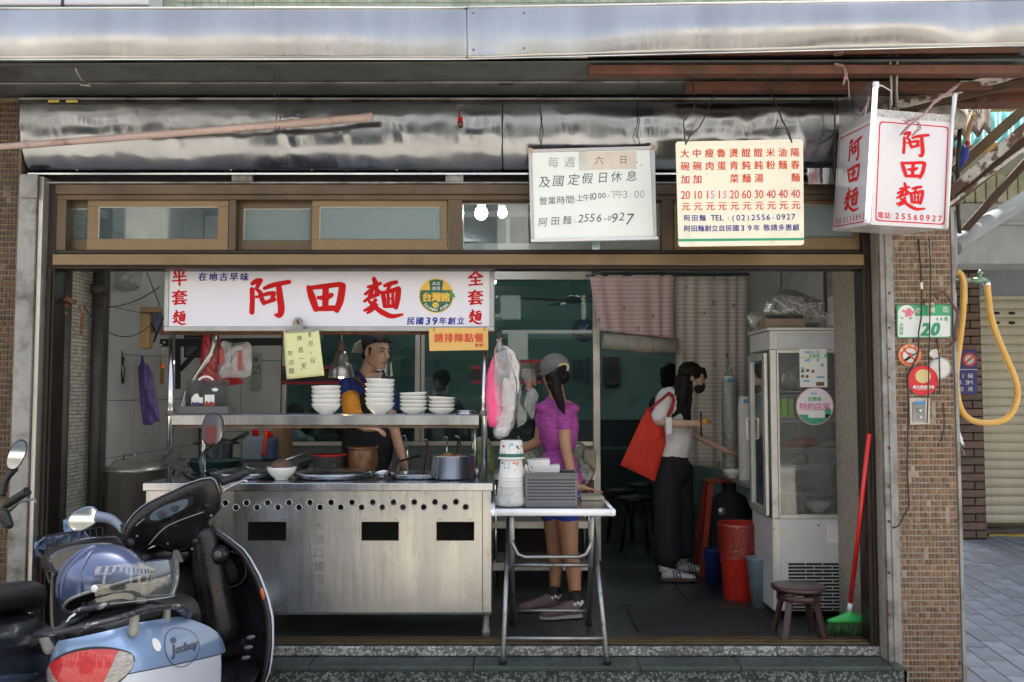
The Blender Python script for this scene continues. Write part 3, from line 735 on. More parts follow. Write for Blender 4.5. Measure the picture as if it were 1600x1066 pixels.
# a dark van added unseen behind the camera to darken the counter's reflection
vn_=thing('added_dark_van','added dark grey van, unseen behind the camera, to darken the counter reflection','van',(-2.08,-2.4,GZ))
M_van=mat('dark grey van paint',(.035,.04,.05),.35,.2,.05,3,coat=.4)
MB().loft([[(-2.08+sx*.72*k,y,GZ+z)for sx,z in ((-1,.14),(-1,1.3),(-.86,1.95),(.86,1.95),(1,1.3),(1,.14))]for y,k in ((-.38,.97),(-.44,1),(-3.6,1),(-4.4,.93))],smooth=False).build('body',M_van,vn_,bevel=.05)
MB().box(-2.6,-1.56,-.378,-.36,GZ+1.25,GZ+1.75).build('rear_window',M_dwin,vn_)
for x in (-2.70,-1.46):
 MB().box(x-.05,x+.05,-.378,-.36,GZ+.8,GZ+1.05).build('tail_light',mat('dull dark lens',(.05,.01,.01),.4),vn_)
 for y in (-1.1,-3.5):MB().lathe([(.3,-.1),(.32,-.07),(.32,.07),(.3,.1)],(x,y,GZ+.32),24,(1,0,0)).build('wheel',M_blackm,vn_)
def plate(name,outline,holes,Y,t,m,parent,label=None):
 """a flat sheet in the XZ plane with real holes (2-D curve fill), t thick"""
 c=bpy.data.curves.new('p','CURVE');c.dimensions='2D';c.fill_mode='BOTH';c.extrude=t/2
 for k in [outline]+holes:
  s=c.splines.new('POLY');s.points.add(len(k)-1);s.use_cyclic_u=True
  for p,q in zip(s.points,k):p.co=(q[0]*50,q[1]*50,0,1)
 o=bpy.data.objects.new('p',c);COL.objects.link(o);me=ev(o)
 mb=MB();mb.add([(v.co.x/50,Y+t/2-v.co.z,v.co.y/50)for v in me.vertices],[tuple(p.vertices)for p in me.polygons])
 bpy.data.meshes.remove(me);bpy.data.objects.remove(o);bpy.data.curves.remove(c)
 return mb.build(name,m,parent,label=label)
def circ(cx,cz,r,n=20):return [(cx+r*math.cos(2*PI*i/n),cz+r*math.sin(2*PI*i/n))for i in range(n)]
# ------------------------------------------------------------------ noodle stall counter
SY=5.13
s=thing('noodle_stall','stainless steel noodle stall counter with portholes, posts and an upper shelf','food stall',(HX(500,SY),SY+.3,0))
zt,zb=W(0,767,SY).z,W(0,957,SY).z
xl,xr=HX(232,SY),HX(768,SY)
hol=[];rings=MB()
for k,x in enumerate([-36,48,131,213,296,379,461,543,625,706,787,868,949,1031]):
 p=W(300+x/2.5,640+(366-.005*x)/2.5,SY);hol.append((p.x,p.z))
for k,x in enumerate([-78,7,90,172,254,336,418,500,581,662,743,824,905,987,1069]):
 p=W(300+x/2.5,640+(384-.003*x)/2.5,SY);hol.append((p.x,p.z))
vents=[]
for a,b_ in ((268,327),(387.6,446.8),(565,623),(682,741)):
 p,q=W(a,815.5,SY),W(b_,845,SY);vents.append([(p.x,p.z),(q.x,p.z),(q.x,q.z),(p.x,q.z)])
xp=HX(754,SY)
plate('front_panel',[(xl,zt),(xp-.001,zt),(xp-.001,zb),(xl,zb)],[circ(x,z,.0152)for x,z in hol]+vents,SY,.003,M_steelc,s)
MB().box(xp+.001,xr,SY-.001,SY+.04,zb,zt).build('corner_post',M_steelc,s,bevel=.002)
for x,z in hol:MB().lathe([(.0152,.006),(.0158,-.004),(.0195,-.004),(.0205,.0)],(x,SY,z),20,(0,1,0),cap=False).build('porthole_rim',M_steel,s)
for v in vents:
 (a,z1),(b_,_),(_,z0),_q=v
 mb=MB();mb.box(a-.004,b_+.004,SY-.003,SY-.0005,z1+.0005,z1+.004).box(a-.004,a-.0005,SY-.003,SY-.0005,z0,z1)
 mb.build('vent_frame',M_steelc,s)
 for x in (a+.02,b_-.02):MB().lathe([(.004,0),(.003,.002)],(x,SY-.001,z1+.012),8,(0,-1,0)).build('rivet',M_rust,s)
MB().box(xr-.004,xr-.001,SY+.041,SY+.6,zb,zt).build('side_panel',M_steelc,s)
MB().box(xl+.001,xl+.004,SY+.005,SY+.6,zb,zt).build('side_panel',M_steelc,s)
MB().box(xl+.01,xr-.01,SY+.45,SY+.46,zb,zt).build('back_panel',M_sheetg,s)
MB().box(xl,xr,SY+.004,SY+.6,zb-.012,zb-.001).build('bottom_panel',M_sheetg,s)
MB().box(xl-.01,HX(771,SY),SY-.025,SY+.62,zt+.001,W(0,755,SY-.025).z).build('worktop',M_steel,s,bevel=.004)
for x,y in ((xr-.03,SY+.04),(xr-.03,SY+.55),(xl+.03,SY+.04),(xl+.03,SY+.55)):
 MB().lathe([(.018,zb-.012),(.018,.05),(.024,.045),(.02,0)][::-1],(x,y,0),14).build('leg',M_galv,s)
for x in (HX(417,5.4),HX(594,5.4)):MB().lathe([(.05,zb),(.07,zb+.06),(.09,zb+.09),(.02,zb+.1)],(x,5.42,0),16).build('burner',M_rust,s)
ztop=W(0,755,SY-.025).z
# handwritten note on the steel
ik=Ink(flat(SY-.002),(0,-1,0))
for k,c in enumerate('大消口觸摸'):ik.ch(c,498+(k%2),822+k*21,15+k,bold=-.012,rot=.06*(k%3-1))
ik.build(mat('worn scratched ink',(.22,.21,.20),.6,var=.3),s)
# posts
fz=lambda y,Y:W(0,y,Y).z
PYf=5.17;PYr=5.62
post=[(HX(267,PYf),PYf,'front'),(HX(757,PYf),PYf,'front')]
for x,y,_ in post:MB().tube([(x,y,ztop),(x,y,fz(520,PYf))],.0175,14).build('post',M_polish,s)
for px in (320,741):MB().tube([(HX(px,PYr),PYr,ztop),(HX(px,PYr),PYr,fz(655,PYr))],.018,12).build('post',M_steel,s)
# bent arm carrying the hood
MB().tube([(HX(284,PYr),PYr,fz(660,PYr)),W(285,635,PYr),W(291,612,PYr),W(312,580,PYr),W(330,553,PYr),W(335,540,PYr),W(335,512,PYr)],.018,12).build('bent_arm',M_steel,s)
# shelf between the posts
sz1,sz0=fz(648.5,PYf-.02),fz(664,PYf-.02)
MB().box(HX(271,PYf),HX(748.5,PYf),PYf-.02,PYf+.44,sz1-.004,sz1).build('shelf_plate',M_steel,s,bevel=.0015)
MB().box(HX(271,PYf),HX(748.5,PYf),PYf-.0205,PYf-.016,sz0,sz1-.0045).build('shelf_lip',M_steel,s,bevel=.001)
MB().box(HX(271,PYf),HX(748.5,PYf),PYf+.01,PYf+.03,fz(669,PYf),sz1-.005).build('shelf_bearer',mat('rusty steel bearer',(.18,.13,.09),.7,.2,.4,14,.2,70),s)
for px in (267,757):MB().lathe([(.024,0),(.024,.03)],(HX(px,PYf),PYf,fz(650,PYf)),14).build('collar',M_galv,s)
# cross tube under the sign
MB().tube([W(250,519,5.3),W(772,519,5.3)],.016,12).build('cross_tube',M_rust,s)
# ------------------------------------------------------------------ main sign
BY=5.155
sg=thing('shop_sign','long white light box sign with red brush characters above the noodle stall','sign',(HX(515,BY),BY,fz(517,BY)))
M_acr=mat('white acrylic sign face',(.70,.70,.78),.25,var=.015,scale=2,coat=.15,dirt=(.62,.60,.60),dirt_scale=14,dirt_lo=.72,dirt_hi=.85)
MB().box(HX(261,BY),HX(765,BY),BY,BY+.012,fz(510,BY),fz(405,BY)).build('face',M_acr,sg)
M_bez=mat('dull steel bezel',(.38,.39,.40),.4,.8,.12,8,.08,60)
MB().box(HX(254,BY),HX(772,BY),BY-.006,BY+.02,fz(517.5,BY),fz(510.3,BY)).build('bezel_bottom',M_bez,sg,bevel=.002)
MB().box(HX(254,BY),HX(260.6,BY),BY-.006,BY+.02,fz(510,BY),fz(405,BY)).build('bezel_left',M_bez,sg,bevel=.002)
MB().box(HX(765.4,BY),HX(772,BY),BY-.006,BY+.02,fz(510,BY),fz(405,BY)).build('bezel_right',M_bez,sg,bevel=.002)
MB().box(HX(256,BY),HX(771.5,BY),BY+.021,BY+.22,fz(516,BY),fz(405,BY)).build('cabinet',M_bez,sg,bevel=.003)
ik=Ink(flat(BY),(0,-1,0))
ik.brush('阿',422.5,466.5,63,65);ik.brush('田',509,465,49,62);ik.brush('麵',599,465,65,61)
for t_,x in (('半套麵',280.5),('全套麵',743)):
 for k,c in enumerate(t_):
  if c=='麵':ik.brush('麵',x,496 if x<500 else 495,24,21)
  else:ik.ch(c,x,(435,465)[k],25,bold=.028,slant=.05,rot=-.08)
ik.build(M_red,sg)
ik=Ink(flat(BY),(0,-1,0))
ik.row('在地古早味',317,382,432.5,433,13.5,bold=.03,slant=.12,rot=-.05)
for c,x,h in (('民',642,12.5),('國',656,12.5),('3',669,13),('9',679.5,13),('年',692,12),('創',706,12),('立',720,12)):ik.ch(c,x,501.5,h,bold=.03,slant=.1)
ik.build(M_blue,sg)
# round emblem
em=Ink(flat(BY),(0,-1,0));cx,cy=681.6,462.3
em.disc(cx,cy,27.2,.0006);em.build(mat('emblem yellow',(.75,.48,.06),.5,var=.03),sg,'emblem')
em=Ink(flat(BY),(0,-1,0))
em.poly([(cx+25.6*math.cos(a),cy+25.6*math.sin(a))for a in [R(-20)+R(220)*i/30 for i in range(31)]],.0010)
em.poly([(cx-11,cy-23.5),(cx,cy-25.7),(cx+11,cy-23.5),(cx+9,cy-6),(cx-9,cy-6)],.0009)
em.build(mat('emblem green',(.015,.12,.07),.5,var=.03),sg,'emblem')
em=Ink(flat(BY),(0,-1,0));em.lift=.0015
em.row('台灣豬',cx-14.5,cx+14.5,cy+2,cy+2,14.8,bold=.05);em.disc(cx-1,cy+14.5,5.2,ry=4.2,lift=.0015)
em.build(MATS['emblem yellow'],sg,'emblem_lettering')
em=Ink(flat(BY),(0,-1,0));em.lift=.0017
em.row('本店',cx-3.3,cx+3.3,cy-19,cy-19,6.2,bold=.012);em.row('使用',cx-3.3,cx+3.3,cy-11.5,cy-11.5,6.2,bold=.012)
for k,c in enumerate('TAIWAN PORK'):
 a=R(142-k*10.4);em.ch(c,cx+21.8*math.cos(a),cy+21.8*math.sin(a),5.2,bold=.02,rot=a-PI/2)
em.build(M_white,sg,'emblem_lettering')
em=Ink(flat(BY),(0,-1,0));em.lift=.0019
for dx in (-2.2,.6):em.disc(cx+dx,cy+14.3,.7,ry=1.2,lift=.0019)
em.poly([(cx+20,cy-9),(cx+28,cy-3),(cx+30,cy+3),(cx+24,cy+2)],.0019)
em.build(mat('emblem mid green',(.04,.30,.08),.5,var=.03),sg,'emblem_tag')
# order-here board hanging from the sign
OY=5.135
ob=thing('queue_notice','small orange-yellow board with red characters hanging under the right end of the long sign','notice',W(716,549,OY))
P4=[W(670,513,OY),W(762.5,512.5,OY),W(763,547,OY),W(671,548.5,OY)]
MB().prism(P4,(0,.004,0)).build('board',mat('orange yellow board',(.72,.45,.13),.5,var=.04,dirt=(.6,.36,.1),dirt_scale=8),ob)
ik=Ink(flat(OY),(0,-1,0));ik.row('請排隊點餐',685.5,748.5,528,528,14.6,bold=.035);ik.row('謝謝',745,751.5,539.5,539.5,5.5,bold=.03)
ik.build(mat('notice red ink',(.62,.07,.03),.5,var=.03),ob)
for x in (678,757):MB().tube([W(x,511,OY),W(x+1,517,OY-.006),W(x-2,516,OY-.003)],.0015,6).build('wire_tie',M_rust,ob)
# yellow paper note in a bulldog clip
NY=5.12
no_=thing('closing_notice','pale yellow handwritten paper held by a steel bulldog clip under the long sign','paper notice',W(475,590,NY))
def pap(u,v):
 tl,tr,br,bl=Vector((443,514.5)),Vector((499,516)),Vector((508,587)),Vector((448,593))
 p=tl.lerp(tr,u).lerp(bl.lerp(br,u),v);q=W(p.x,p.y,NY);q.y-=.012*(u**3)*(1-v)+.006*math.sin(v*3)+.02*v*u;
 return q
MB().sheet(pap,10,12).build('paper',mat('yellow note paper',(.68,.70,.36),.7,var=.03),no_,solid=.0006)
MB().prism([W(x,y,NY-.01)for x,y in ((444,515),(497,513),(496,518),(446,520))],(0,.012,0)).build('clip_jaw',M_galv,no_,bevel=.001)
MB().prism([W(x,y,NY-.014)for x,y in ((457,516),(457,503),(461,497),(468,496),(473,500),(474,515))],(0,.01,0)).build('clip_handle',M_galv,no_,bevel=.002)
MB().tube([W(464,500,NY-.03),W(466,506,NY-.02)],.006,8).build('clip_ring',M_rust,no_)
ik=Ink(lambda u,v:pap((u-443)/62,(v-514.5)/77),(0,-1,0));ik.lift=.0022
for c,x,y,h in (('8',488,522,9),('月',488.5,537,9.5),('/',487,553,8),('日',489,565,9.5),('休',470,528,10),('息',470.5,547,10),('一',471,561,9),('天',473,573,11),('阿',452,552,8.5),('田',453,566,8.5),('麵',452,579,9.5)):
 ik.ch(c,x,y,h,bold=-.012,rot=.03,slant=.08)
ik.build(M_penw,no_)
# ------------------------------------------------------------------ hanging boards
def board(quad,Y,t):
 P=[W(x,y,Y)for x,y in quad]
 return P
WY=4.80
wb=thing('whiteboard','white framed whiteboard with handwritten opening hours hanging from thin wires','whiteboard',W(925,377,WY))
C=lambda u,v:W(820+u/6.27,225+v/6.27,WY)
MB().prism([C(72,85),C(1225,58),C(1262,912),C(95,940)],(0,.008,0)).build('board',mat('whiteboard enamel',(.80,.86,.83),.22,var=.02,coat=.3),wb)
M_wfr=mat('whiteboard frame aluminium',(.50,.48,.50),.38,.5,.08,10)
for q,n_ in (([(40,55),(1262,22),(1225,57),(72,84)],'frame_top'),([(36,85),(71,86),(94,938),(60,938)],'frame_left'),([(1227,58),(1272,60),(1292,912),(1263,911)],'frame_right'),([(58,941),(1300,914),(1304,940),(60,965)],'pen_tray')):
 MB().prism([C(*p)+Vector((0,-.007 if n_!='pen_tray' else -.02,0))for p in q],(0,.018 if n_!='pen_tray' else .03,0)).build(n_,M_wfr if n_!='pen_tray' else M_white,wb,bevel=.0015)
for x,y in ((28,45),(1240,15)):MB().prism([C(x,y)+Vector((0,-.009,0)),C(x+50,y-1)+Vector((0,-.009,0)),C(x+50,y+48)+Vector((0,-.009,0)),C(x,y+50)+Vector((0,-.009,0))],(0,.002,0)).build('corner_cap',mat('yellowed plastic',(.42,.33,.24),.5),wb)
MB().prism([C(x,y)+Vector((0,-.001,0))for x,y in ((610,80),(1095,70),(1092,245),(615,258))],(0,.0008,0)).build('paper_patch',mat('old tape paper',(.70,.64,.56),.6,var=.05,scale=20),wb)
MB().prism([C(x,y)+Vector((0,-.0006,0))for x,y in ((527,75),(609,73),(614,265),(530,262))],(0,.0005,0)).build('tape',mat('cloudy tape',(.60,.61,.58),.3),wb)
ik=Ink(C,(0,-1,0));ik.lift=.0012
for c,x,y,h in (('六',728,160,92),('日',965,155,85)):ik.ch(c,x,y,h,bold=-.004)
for x,y in ((1100,182),(1142,208)):ik.disc(x,y,6)
ik.row('及國定假日休息',190,1045,368,310,118,bold=-.02,slant=.12,jit=.6)
ik.row('營業時間',180,442,560,545,84,bold=-.002,jit=.5);ik.row('上午',540,600,530,525,74,bold=-.006,jit=.4)
ik.ch('日',765,345,1,bold=-.02)
ik.row('阿田麵',180,412,765,750,92,bold=-.014,slant=.1,jit=.5)
ik.ch(':',495,545,60,bold=-.01);ik.ch(':',488,742,70,bold=0)
ik.row('10',648,680,515,512,80,bold=-.012)
ik.row('00',735,775,507,504,62,bold=-.012)
for c,x,y in zip('2556-0927',(550,605,662,730,790,828,880,952,1030),(730,722,722,722,725,728,725,710,735)):
 ik.ch(c,x,y,{'0':55,'9':110,'7':130}.get(c,92),bold=-.016,slant=.2)
ik.build(M_pen,wb)
ik=Ink(C,(0,-1,0));ik.lift=.0012
ik.row('每週',282,440,180,178,112,bold=-.022,slant=.08)
ik.row('-下午3:00',820,1150,498,490,84,bold=-.018,slant=.06)
ik.build(M_penl,wb)
def hang(pts,r,parent,name='hanging_wire',m=M_wire):return MB().tube(pts,r,6).build(name,m,parent)
hang([W(846,232,WY),W(843,212,4.8),W(847,185,4.83),W(841,160,4.86),W(843,130,4.72)],.0022,wb)
hang([W(845,230,WY),W(849,205,4.8),W(845,180,4.83)],.0018,wb)
hang([W(1000,227,WY),W(996,212,WY),W(999,190,4.83),W(996,150,4.86),W(999,120,4.66)],.0022,wb)
# price board
QY=4.56
pb=thing('price_board','cream price board with red menu columns and prices hanging right of the whiteboard','menu board',W(1157,384,QY))
C=lambda u,v:W(1050+u/5.92,210+v/5.92,QY)
def rr(pts,r,n=4):
 out=[];k=len(pts)
 for i in range(k):
  p=Vector(pts[i]);a=(Vector(pts[i-1])-p).normalized();b_=(Vector(pts[(i+1)%k])-p).normalized()
  for j in range(n+1):
   t=j/n;out.append(tuple((p+a*r*(1-t)**2+b_*r*t**2)))
 return out
MB().prism([C(*p)for p in rr([(33,68),(1212,45),(1222,1025),(60,1040)],30)],(0,.004,0)).build('board',mat('cream acrylic board',(.82,.77,.62),.35,var=.02,coat=.2,dirt=(.66,.6,.45),dirt_scale=10),pb)
cols=['大碗加','中碗加','瘦肉','魯蛋','燙青菜','餛飩麵','餛飩湯','米粉','油麵','陽春 麵']
xs=[118,230,345,455,570,683,797,910,1022,1136]
pr_=['20','10','15','15','20','60','30','40','40','40']
ik=Ink(C,(0,-1,0));dk=Ink(C,(0,-1,0))
for i,(t_,x)in enumerate(zip(cols,xs)):
 t_=t_.replace(' ','')
 for j,c in enumerate(t_):
  y=(178-i*1.2,296-i*1.6,418-i*2)[j];(dk if (j==2 and i<2)else ik).ch(c,x+j*3,y,86,bold=.016)
 for c,dx in zip(pr_[i],(-22,22)):(dk if i>6 or (i<2 and dx<0)else ik).ch(c,x+6+dx,560-i*1.3,88,w_=74,bold=.004)
 ik.ch('元',x+10,668-i*1.5,84,bold=.016)
for x in (372,488):ik.rect(x-1,1,x,2)
ik.build(M_orangered,pb);dk.build(mat('deep menu red ink',(.60,.02,.04),.5,var=.03),pb)
wh=Ink(C,(0,-1,0));wh.rect(346,515,402,595,.0018);wh.rect(468,520,508,598,.0018);wh.build(M_paper,pb,'paper_patch')
pk=Ink(C,(0,-1,0));pk.lift=.0024;pk.ch('5',374,556,82,w_=66,bold=0);pk.ch('5',489,558,74,w_=60,bold=0);pk.build(mat('pinkish red ink',(.70,.15,.15),.5),pb)
bl=Ink(C,(0,-1,0))
bl.row('阿田麵',138,282,775,774,62,bold=.016);bl.row('TEL',380,460,772,771,62,bold=.012);bl.ch('：'.replace('：',':'),520,772,60,bold=.01)
bl.row('(02)2556-0927',566,1122,772,762,62,bold=.012)
bl.row('阿田麵創立自民國39年',140,782,872,866,62,bold=.016);bl.row('敬請多惠顧',876,1146,864,862,64,bold=.016)
bl.build(M_blue,pb)
gr=Ink(C,(0,-1,0));gr.poly([(58,968),(1220,958),(1220,980),(60,992)]);gr.build(M_green,pb,'green_line')
for x,y in ((128,92),(1108,73)):MB().lathe([(.004,0),(.003,.001)],C(x,y),10,(0,-1,0)).build('screw_hole',M_blackm,pb)
hang([C(128,92),C(115,20),W(1068,190,4.62),W(1085,170,4.66),W(1083,130,4.62)],.003,pb)
hang([C(128,92),W(1078,212,QY),W(1092,200,4.62),W(1104,178,4.68),W(1118,140,4.66)],.003,pb)
hang([C(1108,73),W(1232,205,QY),W(1222,188,4.6),W(1216,172,4.66),W(1203,140,4.64)],.004,pb)
hang([C(1108,73),W(1226,200,QY),W(1211,202,4.56),W(1215,188,4.6)],.003,pb)
# box sign hanging at the corner
lb=thing('corner_box_sign','white box sign with red brush characters hanging at the corner beside the tiled pier','sign',W(1400,360,4.6))
A0,A1=W(1361,350,4.30),W(1368.5,174,4.30)
B0,B1=W(1481,357,4.37),W(1488,184,4.37)
D0,D1=W(1301,360,4.84),W(1311,204,4.84)
E0,E1=B0+(D0-A0),B1+(D1-A1)
M_box=mat('white translucent sign face',(.63,.61,.65),.35,var=.02,coat=.2,dirt=(.66,.62,.60),dirt_scale=7,dirt_lo=.6,dirt_hi=.8)
def slab(p,n,t,name,m):n=Vector(n).normalized();return MB().prism(p,n*-t).build(name,m,lb)
nF=(B0-A0).cross(A1-A0).normalized()
if nF.y>0:nF=-nF
nL=(D0-A0).cross(A1-A0).normalized()
if nL.x>0:nL=-nL
slab([A0,B0,B1,A1],nF,.006,'front_face',M_box)
slab([q+nF*-.007 for q in ()]or [D0,A0+(D0-A0)*.013,A1+(D1-A1)*.013,D1],nL,.006,'side_face',M_box)
slab([B0+(E0-B0)*.014,E0,E1,B1+(E1-B1)*.014],-nL,.006,'side_face',M_box)
slab([D0,E0,E1,D1],-nF,.006,'back_face',M_box)
slab([A0-Vector((0,0,.003)),B0-Vector((0,0,.003)),E0-Vector((0,0,.003)),D0-Vector((0,0,.003))],(0,0,-1),.004,'bottom_face',mat('cloudy acrylic',(.62,.60,.62),.2))
# grey speckled top bands
M_spk=mat('speckled foam tape',(.42,.42,.40),.8,0,.4,120)
for p,q,p1,q1,n_ in ((A0,B0,A1,B1,nF),(D0,A0,D1,A1,nL)):
 u=lambda a,b_:p.lerp(q,a).lerp(p1.lerp(q1,a),b_)
 MB().prism([u(.01,.955)+n_*.002,u(.99,.955)+n_*.002,u(.99,1.02)+n_*.002,u(.01,1.02)+n_*.002],-n_*.003).build('top_band',M_spk,lb)
 Wd,Hd=(q-p).length,(p1-p).length
 F=lambda a,b_,p=p,q=q,p1=p1,q1=q1,Wd=Wd,Hd=Hd:p.lerp(q,a/Wd).lerp(p1.lerp(q1,a/Wd),1-b_/Hd)
 ik=Ink(F,n_);fr_=n_ is nF
 bx0,bx1,by0,by1=(.05*Wd,.955*Wd,.085*Hd,.972*Hd)if fr_ else (.04*Wd,.96*Wd,.085*Hd,.972*Hd)
 q_=[(x*1,y*1)for x,y in rr([(bx0,by0),(bx1,by0),(bx1,by1),(bx0,by1)],.02)];cx0,cy0=(bx0+bx1)/2,(by0+by1)/2;bw=.0055
 o_=[F(x,y)+n_*.001 for x,y in q_];i_=[F(x+(bw if x<cx0 else -bw),y+(bw if y<cy0 else -bw))+n_*.001 for x,y in q_];k=len(q_)
 ik.mb.add(o_+i_,[(j,(j+1)%k,k+(j+1)%k,k+j)for j in range(k)])
 cxm=Wd*(.52 if fr_ else .5);sc=1 if fr_ else 1
 ik.brush('阿',cxm+.006,.27*Hd,.23*Hd,.35*Wd);ik.brush('田',cxm-.004,.495*Hd,.165*Hd,.35*Wd);ik.brush('麵',cxm-.008,.735*Hd,.245*Hd,.38*Wd)
 ph_=.060*Hd;ik.ch('電',Wd*.115,.917*Hd,ph_,bold=.006);ik.ch('話',Wd*.205,.917*Hd,ph_,bold=.006);ik.ch(':',Wd*.265,.917*Hd,ph_,bold=.016);ik.row('25560927',Wd*.33,Wd*.89,.917*Hd,.917*Hd,ph_*1.05,bold=.016)
 ik.build(mat('box sign red ink',(.62,.015,.02),.7,spec=.2,var=.04),lb)
M_led=mat('white light tube',(.8,.8,.8),.3,emit=(1,1,1),estr=.3)
MB().tube([W(1355.5,343,4.27),W(1368,134,4.27)],.0125,12).build('corner_tube',M_led,lb)
for y,x in ((346,1355),(133,1368.5)):MB().tube([W(x,y-4,4.27),W(x,y+4,4.27)],.015,12).build('tube_cap',M_white,lb)
MB().tube([W(1479,357,4.355),W(1490.5,150,4.355)],.008,10).build('edge_tube',M_white,lb)
MB().tube([W(1493,147,4.36),W(1489,178,4.36)],.010,10).build('tube_cap',M_white,lb)
cl=MB()
cl.sheet(lambda u,v:(lambda p:p)(A1.lerp(D1,u)+Vector((0,0,.16*v))+Vector((.004*math.sin(u*9),0,0))),8,4)
cl.build('clear_upstand',film('clear film',(.7,.72,.75),.12,.4,6),lb)
hang([W(1391,172,4.5),W(1393,140,4.5),W(1391,96,4.45)],.006,lb,'hanging_cable',mat('grey cable',(.30,.28,.24),.6))
hang([W(1403,172,4.5),W(1401,140,4.5),W(1402,96,4.45)],.006,lb,'hanging_cable',MATS['grey cable'])
hang([W(1397,168,4.52),W(1396,140,4.5),W(1397,96,4.45)],.004,lb,'hanging_cable',M_wire)
hang([W(1369,133,4.3),W(1378,134,4.35),W(1392,142,4.4),W(1394,165,4.42)],.003,lb,'hanging_cable',M_white)
hang([W(1311,207,4.84),W(1303,230,4.8),W(1301,262,4.8),W(1305,285,4.8),W(1304,180,4.78),W(1307,152,4.74)],.004,lb,'hanging_cable',M_wire)
# pink plastic twine knots
M_tw=mat('faded pink plastic twine',(.42,.26,.27),.5,0,.3,60)
rg=random.Random(5)
def twine(pts,n,parent,sp=.008,r=.0022,m=M_tw):
 mb=MB()
 for k in range(n):
  d=[Vector((rg.uniform(-sp,sp),rg.uniform(-sp,sp),rg.uniform(-sp,sp)))for _ in pts]
  mb.tube([p+q for p,q in zip(pts,d)],r,5)
 return mb.build('plastic_twine',m,parent)
twine([W(1412,190,4.27),W(1440,183,4.27),W(1462,160,4.32),W(1490,138,4.4),W(1500,128,4.5)],5,lb)
twine([W(1408,210,4.25),W(1418,200,4.25),W(1432,186,4.25),W(1438,200,4.25),W(1425,212,4.25)],6,lb)
twine([W(1303,100,4.44),W(1318,102,4.44),W(1322,116,4.44),W(1318,132,4.44)],4,aw)
twine([W(1322,112,4.44),W(1328,125,4.44),W(1327,155,4.44)],2,aw)
twine([W(1350,178,4.3),W(1356,160,4.35),W(1362,130,4.5)],3,lb)
# red cherry-like lucky ornament on the housing, bamboo pole
orn=thing('door_ornament','small red ornament hanging on a clear suction hook on the shutter housing','ornament',W(719,195,4.85))
p=W(719,170,4.85)
MB().box(p.x-.018,p.x+.02,4.846,4.852,p.z-.03,p.z+.02).build('hook_plate',glass('hook acrylic',(.9,.9,.9),.05,.1),orn)
MB().tube([W(719,172,4.842),W(716,178,4.835),W(719,183,4.84),W(723,190,4.84)],.0025,6).build('cord',M_red,orn)
MB().ell(W(719,187,4.832),(.014,.008,.016)).build('knot',M_red,orn)
MB().ell(W(719,193,4.83),(.017,.01,.017)).build('bell',mat('dark brass',(.12,.06,.03),.3,.6),orn)
bp=MB();rg=random.Random(9);pts=[];rs=[]
for k in range(25):
 t=k/24;p=W(-60+642*t,234+(183-234)*(t**1.05),4.62+.1*t);pts.append(p);rs.append(.0165+.006*t+(.0016 if k%4==0 else 0))
o=bp.tube(pts,rs,12).build('bamboo_pole',mat('weathered pink bamboo',(.48,.36,.33),.55,0,.2,9,.25,40,(.2,1,1),dirt=(.25,.12,.10),dirt_scale=5,dirt_lo=.56,dirt_hi=.66))
tag(o,'long weathered bamboo pole slung by wire under the awning','bamboo pole')
hang([W(430,205,4.66),W(432,180,4.72),W(429,155,4.72),W(430,100,4.5)],.0018,o,'sling_wire');hang([W(436,204,4.66),W(438,185,4.72),W(437,150,4.72),W(437,100,4.5)],.0018,o,'sling_wire')
# ------------------------------------------------------------------ things on the stall
def ordinal(i):return ['first','second','third','fourth','fifth','sixth','seventh'][i]
def bowl_mb(R_,H,foot=.45,t=.004):
 prof=[(R_*foot*.9,0),(R_*foot,.0),(R_*foot,H*.12),(R_*.62,H*.25),(R_*.85,H*.55),(R_*.96,H*.85),(R_*1.0,H),(R_*.97,H),(R_*.92,H*.84),(R_*.8,H*.55),(R_*.55,H*.25),(.001,H*.2)]
 return prof
YB=5.24
stacks=[(509.5,46,5,.0625,.025,'leftmost bowl stack on the shelf',613),(593.5,46,6,.068,.027,'tallest bowl stack beside the orange sleeve',608),(646,44,5,.040,.0215,'middle stack of shallow bowls',619),(690,43,4,.037,.021,'rightmost shortest stack of shallow bowls',630)]
for px,wd,n,H,step,lab,_ in stacks:
 R_=wd/2/ppm(YB);me=MB().lathe(bowl_mb(R_,H),n=32).mesh('bowl');me.materials.append(M_porc)
 x0=HX(px,YB)
 for k in range(n):
  o=bpy.data.objects.new('bowl',me);COL.objects.link(o)
  o.location=(x0+random.uniform(-.0015,.0015),YB,sz1+.001+k*step);tilt=0
  if k==n-1:tilt={509.5:R(-2.2),593.5:R(2.4),646:R(2.2),690:R(-3.0)}[px]
  o.rotation_euler=(0,tilt,random.uniform(0,6))
  kk=n-1-k
  where='topmost' if kk==0 else ('bottom' if k==0 else ordinal(kk)+' from the top')
  tag(o,f'white bowl, {where} of the {lab}','bowl','white bowls stacked on the stall shelf')
o=MB().lathe([(.06,0),(.062,.004),(.060,.022),(.064,.024),(.056,.024),(.054,.006),(.001,.005)],(HX(729,YB),YB,sz1+.001),28).build('steel_dish',M_polish);tag(o,'small shallow steel dish at the right end of the stall shelf','dish')
